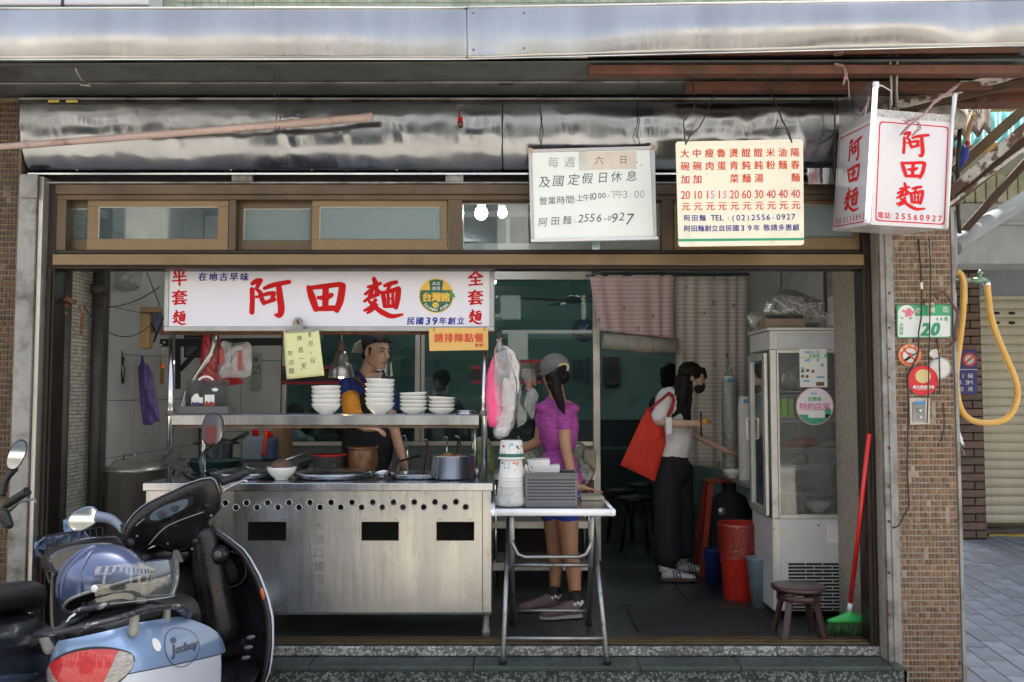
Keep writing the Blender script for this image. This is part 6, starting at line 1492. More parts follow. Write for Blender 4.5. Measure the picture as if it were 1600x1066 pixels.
fbag([(1292,806),(1296,775),(1318,765),(1328,780),(1330,806)],'cloudy bag at the right bottom of the fridge',MATS['cloudy tan bag'],RY+.15,.14,9)
t=thing('white_bowl','white bowl at the bottom of the display fridge','bowl',(RX(1284),RY+.12,RZ(803.5)));MB().lathe(bowl_mb(.08,.06),t.location,28).build('body',M_porc,t)
# stickers on the glass
C=flat(RY-.001)
pp=thing('fridge_poster','small white printed poster taped to the top of the fridge glass','poster',W(1271,605,RY-.003));ik=Ink(flat(RY+.002),(0,-1,0))
MB().pbox(1249,545.5,1293,605,RY-.006,.002).build('sheet',M_paper,pp)
S=lambda:Ink(flat(RY-.007),(0,-1,0))
a=S();a.rect(1258,549,1266,552);a.row('店家',1270,1278,551,551,5);a.row('特約',1264,1278,563,563,5,bold=.03);a.rect(1257,562,1262,565);a.rect(1251,574,1257,577);a.rect(1276,588,1288,591);a.rect(1255,594,1265,597);a.rect(1282,568,1287,573);a.build(mat('poster blue',(.15,.40,.70),.6),pp,'print')
a=S();a.row('音樂會',1266,1278,556,556,5,bold=.03);a.poly([(1287,556),(1293,549),(1293,560)]);a.rect(1250,559,1292,559.8);a.build(mat('poster green',(.10,.45,.20),.6),pp,'print')
a=S();[a.disc(x,y,2.6)for x,y in ((1254,580),(1262,579),(1270,580.5),(1254,588),(1261,588.5))];a.rect(1275,597,1288,603);a.build(mat('poster brown',(.16,.09,.06),.6),pp,'print')
rs=thing('round_sticker','round white and green shop sticker with pink characters on the fridge glass','sticker',W(1273,664,RY-.003))
a=S();a.disc(1273,635,29.5,.0);a.build(mat('sticker pink rim',(.60,.30,.42),.5),rs,'rim')
a=S();a.disc(1273,635,28.2,.0006);a.build(mat('sticker white',(.70,.66,.68),.5,var=.02),rs,'disc')
a=S();a.poly([(1273+28*math.cos(t_),635+28*math.sin(t_))for t_ in [R(28)+R(124)*i/24 for i in range(25)]],.001);a.poly([(1285,645),(1293,636),(1299,640),(1298,650),(1290,653)],.001);a.build(mat('sticker green',(.05,.30,.18),.5,var=.3,scale=50),rs,'green_foot')
a=S();a.row('音樂會',1265.5,1280,623.5,623.5,7,bold=.04);a.build(mat('poster green'),rs)
a=S();a.row('特約店家',1255,1291,635.5,635.5,12.5,bold=.02);a.build(mat('sticker magenta',(.55,.12,.32),.5),rs)
a=S();a.row('店家',1269,1274,615,615,5,bold=.02);a.build(mat('poster blue'),rs)
a=S();a.rect(1263,643,1289,653,.0011);a.build(M_paper,rs,'blank_panel')
# things on top of the fridge
zt_=RZ(512)+.001
o=MB().box(RX(1200),RX(1262),RY+.02,RY+.3,zt_,RZ(497)).build('cardboard_stack',mat('grey brown cardboard',(.20,.16,.12),.8,0,.2,40,stretch=(1,1,8)),bevel=.004);tag(o,'flat stack of brown card on top of the fridge','cardboard')
bb=bag('spoon_bag','clear bag full of white plastic spoons on top of the fridge','bag',smooth_outline([(1200,490),(1206,466),(1222,452),(1248,450),(1276,462),(1294,468),(1293,492),(1288,511),(1262,511),(1255,498),(1215,496)],3),RY+.06,.2,film('spoon bag film',(.6,.6,.57),.18,.5,20),4)
sp_=thing('plastic_spoons','loose white plastic spoons filling the clear bag on top of the fridge','spoons',W(1240,480,RY+.16))
rg=random.Random(11)
for k in range(46):
 x=1208+rg.random()*66;y=462+rg.random()*26+max(0,(x-1250)*.1);p=W(x,y,RY+.10+rg.random()*.12);a=rg.uniform(-.5,.5)+.25
 d=Vector((math.cos(a),rg.uniform(-.3,.3),-math.sin(a)));
 mb=MB();mb.ell(p,(.020,.012,.008),Matrix.Rotation(a,3,'Y'),10,6);mb.tube([p+d*.015,p+d*.06,p+d*.085],[.006,.004,.005],6)
 mb.build('spoon',M_white,sp_)
bag('crumpled_bag','crumpled clear bag at the left end of the fridge top','bag',smooth_outline([(1170,500),(1176,486),(1188,482),(1196,490),(1199,508),(1185,515),(1174,516)],3),RY+.15,.12,film('crumpled clear film'),6)
for k,(x0,y0,x1,y1,lab)in enumerate(((1302,487,1330,511,'lower pack of white and blue tissues on the fridge'),(1306,461,1336,487.5,'upper pack of white and blue tissues on the fridge'))):
 Y=RY+.04+.01*k;t=thing('tissue_pack',lab,'tissue pack',W((x0+x1)/2,y1,Y),'tissue packs on the fridge');MB().pbox(x0,y0,x1,y1,Y,.16).build('pack',mat('tissue wrap',(.66,.68,.70),.35,coat=.2),t,bevel=.01,bseg=3)
 a=Ink(flat(Y-.0005),(0,-1,0));a.lift=.0008
 for (u,v,r_)in ((.62,.2,1.4),(.75,.3,1.6),(.66,.38,1.7),(.8,.16,1.2),(.55,.3,1.2)):a.disc(x0+(x1-x0)*(u if k else u-.35),y0+(y1-y0)*(v+(0 if k else .3)),r_,lift=.0008)
 a.row('TISSUE'[:0]or '紙',x0+6,x0+6,y0+5,y0+5,.5);a.build(mat('teal print',(.03,.22,.32),.5),t,'print')
t=thing('yellow_cup','yellowed small cup lying behind the tissue packs on the fridge','cup',W(1341,505,RY+.1));MB().lathe([(.03,0),(.033,.05),(.03,.05),(.026,.004),(.001,.004)],W(1341,503,RY+.05),20,(0,-1,0),cap=False).build('body',mat('yellowed cup',(.30,.24,.08),.4),t)
ye=MB().pbox(1302,508,1314,511.8,RY+.0,.02).build('yellow_tag',mat('yellow tag',(.6,.5,.06),.5));tag(ye,'tiny yellow tag lying in front of the tissue packs','tag')
cable('thin cable hanging down the white wall above the fridge',[W(1220,420,7.3),W(1221,440,7.3),W(1219,460,7.3)],.004)
# stool, broom, socket
so_=thing('brown_stool','low dark brown plastic stool in front of the fridge at the threshold','stool',(HX(1244,5.2),5.2,0));cx_=HX(1242,5.2)
M_br=mat('dark brown plastic',(.055,.024,.022),.35,0,.15,8,coat=.15)
zs=WZ(925,5.05)
MB().lathe([(.12,-.012),(.142,-.018),(.15,-.008),(.148,.004),(.13,.008),(.02,.004),(.001,.004)],(cx_,5.2,zs),36).build('seat',M_br,so_)
for k in range(4):
 a=PI/4+k*PI/2;MB().bar((cx_+.09*math.cos(a),5.2+.09*math.sin(a),zs-.02),(cx_+.155*math.cos(a),5.2+.155*math.sin(a),0.002),.036,.022,(math.cos(a),math.sin(a),0)).build('leg',M_br,so_,bevel=.004)
MB().lathe([(.115,-.07),(.118,-.07),(.118,-.04),(.115,-.04)],(cx_,5.2,zs),28,cap=False).build('stretcher_ring',M_br,so_,solid=.004)
bm=thing('broom','red handled broom with green head leaning beside the fridge','broom',W(1315,985,5.22))
a_,b_=W(1358,678,4.955),W(1329,942,5.17)
MB().tube([a_,b_],.0125,12).build('handle',mat('red metal handle',(.62,.015,.015),.3,coat=.4),bm)
b2=W(1327,955,5.185);MB().tube([b_,b2],[.014,.016],12).build('ferrule',M_white,bm)
MB().loft([[b2+Vector((w_*math.cos(t_),.02*math.sin(t_),dz))for t_ in [2*PI*j/16 for j in range(16)]]for w_,dz in ((.016,.0),(.03,-.012),(.075,-.028),(.125,-.045),(.13,-.06))]).build('head',mat('bright green plastic',(.03,.42,.09),.4),bm)
brs=MB();rg=random.Random(8)
for k in range(170):
 u=rg.uniform(-1,1);p=b2+Vector((u*.12,rg.uniform(-.018,.018),-.058));brs.tube([p,p+Vector((u*.035+rg.uniform(-.005,.005),rg.uniform(-.02,.02),-.075+rg.uniform(-.01,.005)))],.0012,4)
o=brs.build('bristles',mat('broom bristles',(.05,.16,.05),.7,0,.6,40),bm);o['kind']='stuff'
sk=thing('power_strip','cream extension socket hanging on the jamb beside the broom','socket',W(1352,805,5.2));MB().pbox(1348,785,1357,806,5.16,.03).build('body',mat('cream plastic',(.45,.43,.34),.4),sk,bevel=.003)
for y in (789,795,801):MB().pbox(1350,y-1,1351.3,y+1,5.158,.003).pbox(1353.6,y-1,1355,y+1,5.158,.003).build('socket_hole',M_blackm,sk)
MB().tube([W(1352,806,5.17),W(1353,840,5.2),W(1350,900,5.25)],.004,6).build('cord',M_wire,sk)
# ------------------------------------------------------------------ plates and stickers on the right pier
PY2=PY-.012
hp=thing('house_number_plate','green and white house number plate with a pink flower on the tiled pier','number plate',W(1443,528,PY2))
C=lambda u,v:W(1300+u/3.33,400+v/3.33,PY2)
def slabp(par,pts,m,name,t=.003,off=0):return MB().prism([C(*p)+Vector((0,-off,0))for p in pts],(0,t,0)).build(name,m,par)
slabp(hp,rr([(336,255),(620,253),(620,425),(338,427)],14),mat('number plate green',(.03,.34,.15),.35,var=.04,coat=.2),'plate')
slabp(hp,rr([(342,313),(615,311),(615,420),(343,422)],10),mat('number plate white',(.68,.72,.70),.35,var=.04,dirt=(.5,.52,.5),dirt_scale=18,dirt_lo=.6,dirt_hi=.75),'white_field',.001,.0015)
I=lambda:Ink(C,(0,-1,0))
a=I();a.lift=.003;a.disc(386,301,45,lift=.0026);a.row('赤',448,448,283,283,34,bold=.01);a.row('峰街',520,592,281,279,36,bold=.012);a.build(mat('number plate white'),hp,'emblem_disc')
a=I();a.lift=.0034;a.row('44',545,566,329,328,22,bold=.01);a.ch('巷',592,328,24,bold=.01);a.ch('號',0,0,.1)
a.ch('2',487,381,74,w_=70,bold=.05,slant=.22);a.ch('0',538,380,74,w_=70,bold=.05,slant=.22)
for k,c in enumerate('大同區'):a.ch(c,360,358+k*22,21,bold=.01)
a.poly([(352,318),(372,322),(366,330)],.0031);a.poly([(396,325),(418,318),(408,332)],.0031);a.build(mat('plate lettering green',(.02,.28,.13),.5),hp)
a=I();rg=random.Random(3)
for k in range(16):t_=k*2.4;r_=2+k*1.5;a.disc(400+r_*math.cos(t_),297+r_*.8*math.sin(t_),7.5,lift=.003+.0001*k,n=10)
a.disc(370,287,7,lift=.003);a.build(mat('flower pink',(.70,.18,.26),.5,0,.35,90),hp,'flower')
hk2=MB().tube([C(497,245)+Vector((0,-.02,0)),C(497,310)+Vector((0,-.02,0))],.006,8).build('hook',mat('brass hook',(.45,.36,.2),.4),hp);MB().tube([C(478,252)+Vector((0,-.02,0)),C(520,250)+Vector((0,-.02,0))],.008,8).build('hook_bar',MATS['brass hook'],hp)
# stickers
s1=thing('no_smoking_sticker','round orange no smoking sticker on the tiled pier under the number plate','sticker',C(405,573))
slabp(s1,[(405+60*math.cos(t),515+57*math.sin(t))for t in [2*PI*i/36 for i in range(36)]],mat('orange sticker',(.66,.22,.07),.5,var=.25,scale=40),'disc',.0012)
a=I();a.lift=.002;a.disc(405,518,40,lift=.0016);a.build(mat('worn white sticker',(.62,.60,.56),.6,0,.12,30),s1,'field')
a=I();a.lift=.0024;a.line([(378,545),(412,522)],14,.002);a.line([(412,522),(440,505)],6,.002);a.line([(380,500),(430,515)],4,.0022);a.build(M_blackm,s1,'cigarette')
a=I();a.line([(376,492),(435,545)],9,.003);a.ring(405,518,38,45,.003);a.build(mat('sticker red',(.60,.05,.03),.5),s1,'red_ring')
a=I();a.lift=.003;
for k,c in enumerate('禁止吸菸'):t_=R(-150+38*k);a.ch(c,405+51*math.cos(t_),516+49*math.sin(t_),15,bold=.02,rot=t_+PI/2)
a.build(M_paper,s1)
s2=thing('red_food_sticker','round red food sticker with white lettering on the tiled pier','sticker',C(472,726))
slabp(s2,[(472+79*math.cos(t),648+77*math.sin(t))for t in [2*PI*i/40 for i in range(40)]],mat('bright red sticker',(.62,.02,.03),.4,var=.04),'disc',.0014,.002)
a=I();a.lift=.0044;a.row('國大碗傳美食',428,522,682,682,18,bold=.04);a.row('TAIWAN STREET FOOD',445,500,698,698,0.1)
for k in range(10):a.rect(438+k*7,693,443+k*7,696,.0042)
a.build(M_paper,s2)
a=I();a.disc(472,626,40,lift=.004,ry=36);a.build(mat('cream print',(.62,.50,.24),.5),s2,'print')
s3=thing('round_white_sticker','worn round white sticker with a blue ring and tab on the tiled pier','sticker',C(562,642))
slabp(s3,[(562+58*math.cos(t),584+58*math.sin(t))for t in [2*PI*i/36 for i in range(36)]],mat('worn white sticker'),'disc',.0012)
slabp(s3,[(503,515),(515,490),(540,484),(562,492),(556,512),(566,530),(545,540),(520,528)],mat('worn white sticker'),'tab',.0012)
a=I();a.ring(562,584,51,55,.0016);a.build(mat('grey blue ring',(.12,.2,.26),.5),s3,'ring')
db=thing('door_phone','steel plate with key lock below the red sticker on the tiled pier','lock plate',C(457,875))
slabp(db,[(402,738),(508,738),(508,875),(405,878)],mat('brushed plate steel',(.45,.44,.42),.35,.9,.15,10),'back_plate',.008,.004)
slabp(db,[(417,762),(478,760),(480,862),(419,864)],M_galv,'inner_plate',.008,.009)
a=I();a.rect(426,758,478,772,.0125);a.build(mat('blue label',(.05,.25,.55),.5),db,'label')
MB().lathe([(.011,0),(.011,.008),(.006,.012),(.001,.012)],C(450,805)+Vector((0,-.012,0)),18,(0,-1,0)).build('lock',M_steel,db);MB().ell(C(455,840)+Vector((0,-.014,0)),(.010,.004,.007)).build('lock_cover',M_steel,db)
cable('black cable running down the left of the number plate to the step',[C(450,-90),C(452,60)+Vector((0,-.02,0)),C(457,170)+Vector((0,-.02,0)),C(456,320)+Vector((0,-.02,0)),C(440,400)+Vector((0,-.025,0)),C(442,500)+Vector((0,-.02,0)),C(410,575)+Vector((0,-.02,0)),C(385,630)+Vector((0,-.02,0)),C(390,800)+Vector((0,-.02,0)),C(382,1080)+Vector((0,-.02,0)),C(392,1300)+Vector((0,-.02,0)),C(330,1400)+Vector((0,-.04,0)),C(300,1410)+Vector((0,-.04,0))],.0045)
cable('black cable running over the middle of the number plate',[C(505,-90),C(505,60)+Vector((0,-.02,0)),C(498,240)+Vector((0,-.03,0)),C(495,500)+Vector((0,-.022,0)),C(492,700)+Vector((0,-.022,0)),C(485,870)+Vector((0,-.02,0))],.0035)
cable('short black cable below the number plate at the right',[C(535,430)+Vector((0,-.02,0)),C(548,520)+Vector((0,-.02,0)),C(552,640)+Vector((0,-.02,0)),C(548,720)+Vector((0,-.02,0))],.004)
cable('loose black cable end hanging low on the tiled pier',[C(566,765)+Vector((0,-.02,0)),C(575,860)+Vector((0,-.02,0)),C(572,920)+Vector((0,-.02,0)),C(552,965)+Vector((0,-.02,0))],.004)
cb=cable('tangle of black cables at the right edge of the number plate',[C(600,470)+Vector((0,-.02,0)),C(632,440)+Vector((0,-.03,0)),C(628,380)+Vector((0,-.03,0)),C(640,300)+Vector((0,-.03,0)),C(600,230)+Vector((0,-.03,0)),C(570,190)+Vector((0,-.03,0)),C(515,200)+Vector((0,-.03,0)),C(540,230)+Vector((0,-.03,0))],.007,mat('brown tape cable',(.09,.05,.05),.6))
MB().tube([C(455,140)+Vector((0,-.025,0)),C(456,175)+Vector((0,-.025,0))],.007,8).build('cable_tag',M_paper,cb)
gp=thing('grey_drain_pipe','grey plastic drain pipe standing at the right edge of the tiled pier','pipe',W(1487,430,5.0))
M_gpv=mat('grey pvc',(.20,.21,.225),.45,0,.1,5);x_=HX(1487,5.0)
MB().tube([W(1487,331,5.0),W(1488,432,5.0)],.027,14).build('tube',M_gpv,gp)
MB().tube([W(1488,388,5.05),W(1520,362,5.3),W(1680,262,6.6)],.05,16).build('branch_pipe',M_gpv,gp)
MB().tube([W(1488,433,4.95),W(1492,460,4.95),W(1493,1090,4.95)],.009,8).build('thin_pipe',M_galv,gp)
# faucet and hose
hs_=thing('yellow_hose','old yellow garden hose looping from the green brass tap beside the pier','hose',W(1540,650,5.0));HYo=5.0
M_hose=mat('old yellow hose',(.62,.34,.06),.4,0,.15,12,.1,60,coat=.2,dirt=(.42,.30,.10),dirt_scale=6,dirt_lo=.5,dirt_hi=.7)
def catm(P,n=8):
 out=[];k=len(P)
 for i in range(k-1):
  a,b_,c,d=P[max(i-1,0)],P[i],P[i+1],P[min(i+2,k-1)]
  for q in range(n):t=q/n;out.append(.5*((2*b_)+(c-a)*t+(2*a-5*b_+4*c-d)*t*t+(3*b_-a-3*c+d)*t**3))
 return out+[P[-1]]
hpnts=[(1542,442),(1545,470),(1549,496),(1560,530),(1575,565),(1586,592),(1590,615),(1583,642),(1567,657),(1540,661),(1515,655),(1500,636),(1494,600),(1495,570),(1500,530),(1504,495),(1506,455),(1503,432),(1495,424)]
MB().tube(catm([W(x,y,HYo-.02*math.sin(i*.5))for i,(x,y)in enumerate(hpnts)]),.0165,14).build('hose_loop',M_hose,hs_)
MB().tube([W(1506,475,HYo),W(1506,441,HYo)],.0185,14).build('tape_wrap',mat('grey tape',(.35,.34,.32),.5),hs_)
MB().tube(catm([W(1494,560,HYo+.01),W(1493,600,HYo),W(1495,640,HYo),W(1497,672,HYo)]),.009,10).build('thin_hose',M_hose,hs_)
MB().tube([W(1497,672,HYo),W(1501,690,HYo),W(1505,698,HYo)],[.010,.013,.009],10).build('spray_nozzle',M_steel,hs_);MB().tube([W(1501,697,HYo),W(1508,712,HYo)],.003,6).build('trigger',M_galv,hs_)
fa=thing('brass_tap','green corroded brass tap on a pipe stub at the top of the hose','tap',W(1530,440,HYo));M_vg=mat('verdigris brass',(.16,.27,.20),.6,.3,.3,30,.3,90)
MB().tube([W(1486,436,HYo),W(1515,438,HYo)],.013,10).build('pipe_stub',M_galv,fa)
MB().tube([W(1513,438,HYo),W(1528,438,HYo),W(1540,438,HYo),W(1542,444,HYo)],[.012,.016,.013,.013],12).build('body',M_vg,fa);MB().tube([W(1530,437,HYo),W(1531,428,HYo),W(1531,421,HYo)],[.014,.010,.005],10).build('stem',M_vg,fa);MB().tube([W(1527,427,HYo),W(1536,427,HYo)],.005,8).build('handle',M_vg,fa)
MB().tube([W(1541.5,441,HYo),W(1543,447,HYo)],.0185,12).build('hose_clamp',M_polish,fa)
# ------------------------------------------------------------------ brick column, shutter, beam and struts of the passage
BYc=10.5;x0,x1=HX(1490,BYc),HX(1536,BYc)
bc=MB().box(x0,x1,BYc+.012,BYc+.5,GZ,3.3).build('brick_column',mat('dark brick joint',(.035,.025,.022),.9));tag(bc,'brown brick tiled column beside the cream roller shutter','column')
M_brk=mat('brown brick tile',(.16,.095,.07),.6,0,.2,14,.3,90,rand=1)
shp={}
def brick_me(w_,cur):
 k=(round(w_,3),cur)
 if k not in shp:
  me=pieces_box('brick',w_,.02,.078,.003);me.materials.append(M_brk);at=me.attributes.new('shade','FLOAT_COLOR','CORNER');at.data.foreach_set('color',[cur,cur,cur,1]*len(me.loops));shp[k]=me
 return shp[k]
z=GZ+.06;r_=0;W_=x1-x0
while z<2.75:
 xs_=[x0,x1]if r_%2 else [x0,x0+W_*.62,x1]
 for a,b_ in zip(xs_,xs_[1:]):piece(brick_me(b_-a-.012,random.choice((.8,.9,1.0,1.12))),'brick',((a+b_)/2,BYc+.004,z),bc)
 z+=.092;r_+=1
RYs=10.85
rsd=thing('roller_shutter','cream horizontal slat roller shutter closed behind the brick column','roller shutter',(HX(1590,RYs),RYs,GZ));x0,x1=HX(1534,RYs),HX(1760,RYs)
M_cr=mat('cream shutter paint',(.52,.47,.35),.5,0,.08,4,.04,30,dirt=(.36,.32,.24),dirt_scale=3,dirt_lo=.58,dirt_hi=.8)
z1=WZ(462,RYs);zb_=WZ(818,RYs);ps_=(z1-zb_)/25.5
sme=MB().sheet(lambda u,v:Vector(((u-.5)*(x1-x0),-.018*math.sin(PI*v)**.6,(v-.5)*(ps_-.004))),1,6).mesh('slat');sme.materials.append(M_cr)
k=0
while zb_+(k+.5)*ps_<z1+.3:piece(sme,'slat',((x0+x1)/2,RYs,zb_+(k+.5)*ps_),rsd);k+=1
MB().box(x0,x1,RYs+.005,RYs+.02,zb_-.02,z1+.35).build('slat_gap',M_bronzed,rsd)
for y in (489.5,504.5):
 for x in (1557,1581):MB().lathe([(.001,0),(.02,.001)],W(x,y,RYs-.022),14,(0,-1,0)).bar(W(x-5,y,RYs-.021),W(x+5,y,RYs-.021),.001,.03).build('vent_slot',M_blackm,rsd)
MB().box(x0,x1,RYs-.02,RYs+.0,zb_-.03,zb_-.005).build('bottom_bar',M_bronze,rsd)
MB().box(x0,x1,RYs-.08,RYs-.03,GZ-.02,GZ+.02).build('yellow_sill',mat('yellow painted sill',(.45,.32,.06),.6,var=.2),rsd)
struct(MB().box(HX(1480,10.9),9,11.0,11.2,GZ,3.3).build('passage_wall',M_conc))
M_gpl=mat('grey plaster',(.24,.26,.30),.75,0,.1,3,.1,30)
struct(MB().box(HX(1490,10.4),9,10.75,11.0,WZ(462,10.75),WZ(412,10.75)).build('lintel',M_gpl))
M_rc=mat('weathered concrete beam',(.30,.31,.31),.8,0,.18,5,.3,40,dirt=(.16,.16,.16),dirt_scale=2.5)
struct(MB().box(HX(1490,8.0),9,8.0,8.4,WZ(412,8.0),WZ(318,8.0)).build('beam',M_rc))
struct(MB().box(HX(1488,8.0),9,7.97,7.999,WZ(352,8.0),WZ(348,8.0)).build('beam_ledge',M_rc))
# pale block railing above the beam
rl=holder('block_wall',(HX(1560,8),8.1,WZ(316,8)))
M_blk=mat('yellowed concrete block',(.36,.36,.27),.8,0,.2,9,.2,50)
for k in range(12):
 a=HX(1500+k*17,8.05);b_=HX(1515.5+k*17,8.05);MB().box(a,b_,8.05,8.2,WZ(317,8.05),WZ(262,8.05)).build('block',M_blk,rl,bevel=.008)
struct(MB().box(HX(1480,8.2),9,8.22,8.4,WZ(318,8.2),3.3).build('parapet',M_rc))
# turquoise corrugated sheet roof
tr=thing('corrugated_roof','translucent turquoise corrugated sheet roof with tan timber over the passage','roof',W(1560,200,7.2))
def cor(u,v):
 p=W(1480+190*u,172+(236-172)*v-10*u*v,5.75-.25*v);p.z+=.018*math.sin(u*60);return p
mt_=mat('turquoise corrugated sheet',(.16,.50,.55),.4,0,.15,6)
_n=mt_.node_tree.nodes;_l=mt_.node_tree.links;_t=_n.new('ShaderNodeBsdfTranslucent');_t.inputs[0].default_value=(.22,.60,.64,1);_m=_n.new('ShaderNodeMixShader');_m.inputs[0].default_value=.6
_l.new(_n['Principled BSDF'].outputs[0],_m.inputs[1]);_l.new(_t.outputs[0],_m.inputs[2]);_l.new(_m.outputs[0],_n['Material Output'].inputs[0])
o=MB().sheet(cor,150,4).build('corrugated_sheet',mt_,tr,solid=.003)
MB().bar(W(1478,168,5.4),W(1700,164,5.4),.05,.05).build('tan_timber',mat('tan painted timber',(.42,.27,.08),.6,var=.15),tr)
MB().bar(W(1490,238,5.45),W(1700,216,5.45),.04,.05).build('tan_timber',MATS['tan painted timber'],tr)
def cor2(u,v):p=W(1478+70*u,158+(205-158)*v+(1-u)*14,5.3-.15*v);p.z+=.02*math.sin(u*24);return p
MB().sheet(cor2,60,4).build('old_sheet',mat('old asbestos sheet',(.17,.13,.11),.85,0,.2,12,.2,50),tr,solid=.006)
# steel struts of the awning
sb=thing('awning_bracket','rusty whitewashed steel struts bracing the awning at the top right','bracket',W(1560,250,4.8))
M_ws=mat('peeling white paint over rust',(.52,.50,.47),.75,0,.15,9,.4,60,dirt=(.11,.06,.04),dirt_scale=11,dirt_lo=.47,dirt_hi=.54)
M_drk=mat('dark rusted steel',(.06,.035,.022),.75,.2,.3,9,.3,60)
def strut(x0,y0,Y0,x1,y1,Y1,w_,h_,m,n_='strut'):return MB().bar(W(x0,y0,Y0),W(x1,y1,Y1),w_,h_).build(n_,m,sb,bevel=.002)
strut(1380,172,4.86,1700,86,4.5,.05,.045,M_ws);strut(1385,180,4.87,1700,104,4.51,.03,.03,M_drk)
strut(1484,303,4.9,1690,128,4.5,.05,.055,M_ws);strut(1483,318,4.92,1690,150,4.52,.04,.055,M_drk);strut(1480,322,4.88,1690,165,4.48,.02,.014,M_ws)
strut(1490,268,5.4,1680,100,5.3,.05,.06,mat('olive brown steel',(.11,.075,.035),.6,.2,.2))
strut(1484,385,5.2,1660,190,5.1,.04,.04,M_drk)
strut(1484,152,4.9,1700,150,4.7,.12,.10,M_redox,'beam')
o=MB().tube([W(1520,176,4.95),W(1512,210,4.97),W(1506,240,5.0)],.014,10).build('wooden_pole',mat('raw wooden pole',(.40,.28,.15),.7));tag(o,'short wooden pole with blue cloth tied under the awning bracket','pole')
MB().tube([W(1509,228,4.98),W(1505,246,4.98),W(1500,262,5.0)],[.02,.028,.012],12).build('blue_cloth',mat('blue cloth',(.03,.05,.28),.8),o);MB().tube([W(1513,222,4.97),W(1509,232,4.97)],.012,8).build('red_cloth',mat('red cloth',(.45,.04,.04),.8),o)
bag('old_wrapping','grey weathered plastic wrapping bundled behind the corner box sign','wrapping',smooth_outline([(1440,168),(1480,158),(1505,165),(1518,180),(1512,195),(1490,200),(1450,195)]),4.75,.1,mat('weathered wrapping',(.26,.24,.22),.6,0,.35,14,.6,30),4)
twine([W(1528,150,4.75),W(1534,170,4.75),W(1530,185,4.76),W(1520,172,4.76)],4,sb,.02,.002,mat('brown string',(.14,.08,.07),.7))
twine([W(1540,152,4.7),W(1532,165,4.75),W(1512,172,4.8)],2,sb,.01,.002,mat('brown string'))
cable('black cable bundle dropping behind the corner box sign',[W(1500,200,4.9),W(1497,250,4.92),W(1496,290,4.95),W(1497,335,4.98),W(1500,365,5.0)],.012)
# blue parking sign
bs=thing('parking_sign','dark blue sign with white figures and a no smoking mark on the brick column','sign',W(1512,616,BYc-.03));Yq=BYc-.03
MB().pbox(1490,547,1527,577,Yq,.02).build('upper_plate',mat('deep blue plate',(.03,.025,.22),.4,var=.05),bs);MB().pbox(1490,578,1527.5,616,Yq,.02).build('lower_plate',MATS['deep blue plate'],bs)
a=Ink(flat(Yq),(0,-1,0));a.lift=.004;a.disc(1514.5,562,11,lift=.003);a.ch('1',1504.5,587.5,8,bold=.02);a.ch('輛',1516,587.5,8.5,bold=.02);a.row('3.5M',1500,1516,597.5,597.5,8,bold=.02);a.ch('自',1502,608,8,bold=.02);a.ch('用',1516,608,8,bold=.02);a.rect(1490,577,1527,578,.002);a.build(M_paper,bs)
a=Ink(flat(Yq),(0,-1,0));a.ring(1514.5,562,7.5,11,.006,28);a.line([(1507,568),(1522,556)],2.6,.007);a.build(mat('sticker red'),bs,'red_ring')
# ------------------------------------------------------------------ people
def skin(name,c):return mat(name,c,.5,0,.06,12,.05,120,sss=.08)
M_sk1=skin('warm skin',(.66,.42,.30));M_sk2=skin('tanned skin',(.44,.235,.14));M_sk3=skin('light skin',(.56,.37,.28))
M_hair=mat('black hair',(.008,.006,.006),.6,0,.3,60,.35,160,(1,1,.12),spec=.25)
def limb(mb,pts):
 """tapered chain; pts: (x, y, z, radius)"""
 for a,b_ in zip(pts,pts[1:]):mb.capsule(a[:3],b_[:3],a[3],b_[3],14)
def P4(px,py,Y,r):p=W(px,py,Y);return (p.x,p.y,p.z,r)
def hand(mb,wrist,d,palm_n,L=.17,curl=.5,thumb_side=1,spread=.12):
 """five fingers, unequal and bent, on a palm; d: pointing direction, palm_n: direction the palm faces"""
 d=Vector(d).normalized();n=Vector(palm_n);n=(n-d*n.dot(d)).normalized();s=d.cross(n)*thumb_side;wrist=Vector(wrist);k=L/.18
 c=wrist+d*.05*k
 M=Matrix((s,d,n)).transposed()
 mb.ell(c,(.038*k,.048*k,.015*k),M,14,8);mb.capsule(wrist-d*.02,wrist+d*.03,.024*k,.026*k)
 for i,(off,ln)in enumerate(((.027,.068),(.009,.078),(-.010,.073),(-.027,.058))):
  b_=wrist+d*.088*k+s*off*k;dd=(d+s*off*spread*8).normalized();pts=[(*b_,.0088*k)]
  for j,fr_ in enumerate((.45,.32,.23)):
   a=curl*(.5+j*.6);dd2=(dd*math.cos(a)+n*math.sin(a)).normalized();q=Vector(pts[-1][:3])+dd2*ln*fr_*k;pts.append((*q,(.0082,.0076,.0066)[j]*k))
  limb(mb,pts)
 b_=wrist+d*.03*k+s*.028*k;t1=b_+(s*.6+d*.7+n*.25).normalized()*.036*k;t2=t1+(s*.2+d*.9+n*.35).normalized()*.032*k;t3=t2+(d*.95+n*.4).normalized()*.022*k
 limb(mb,[(*b_,.0135*k),(*t1,.0105*k),(*t2,.009*k),(*t3,.0075*k)])
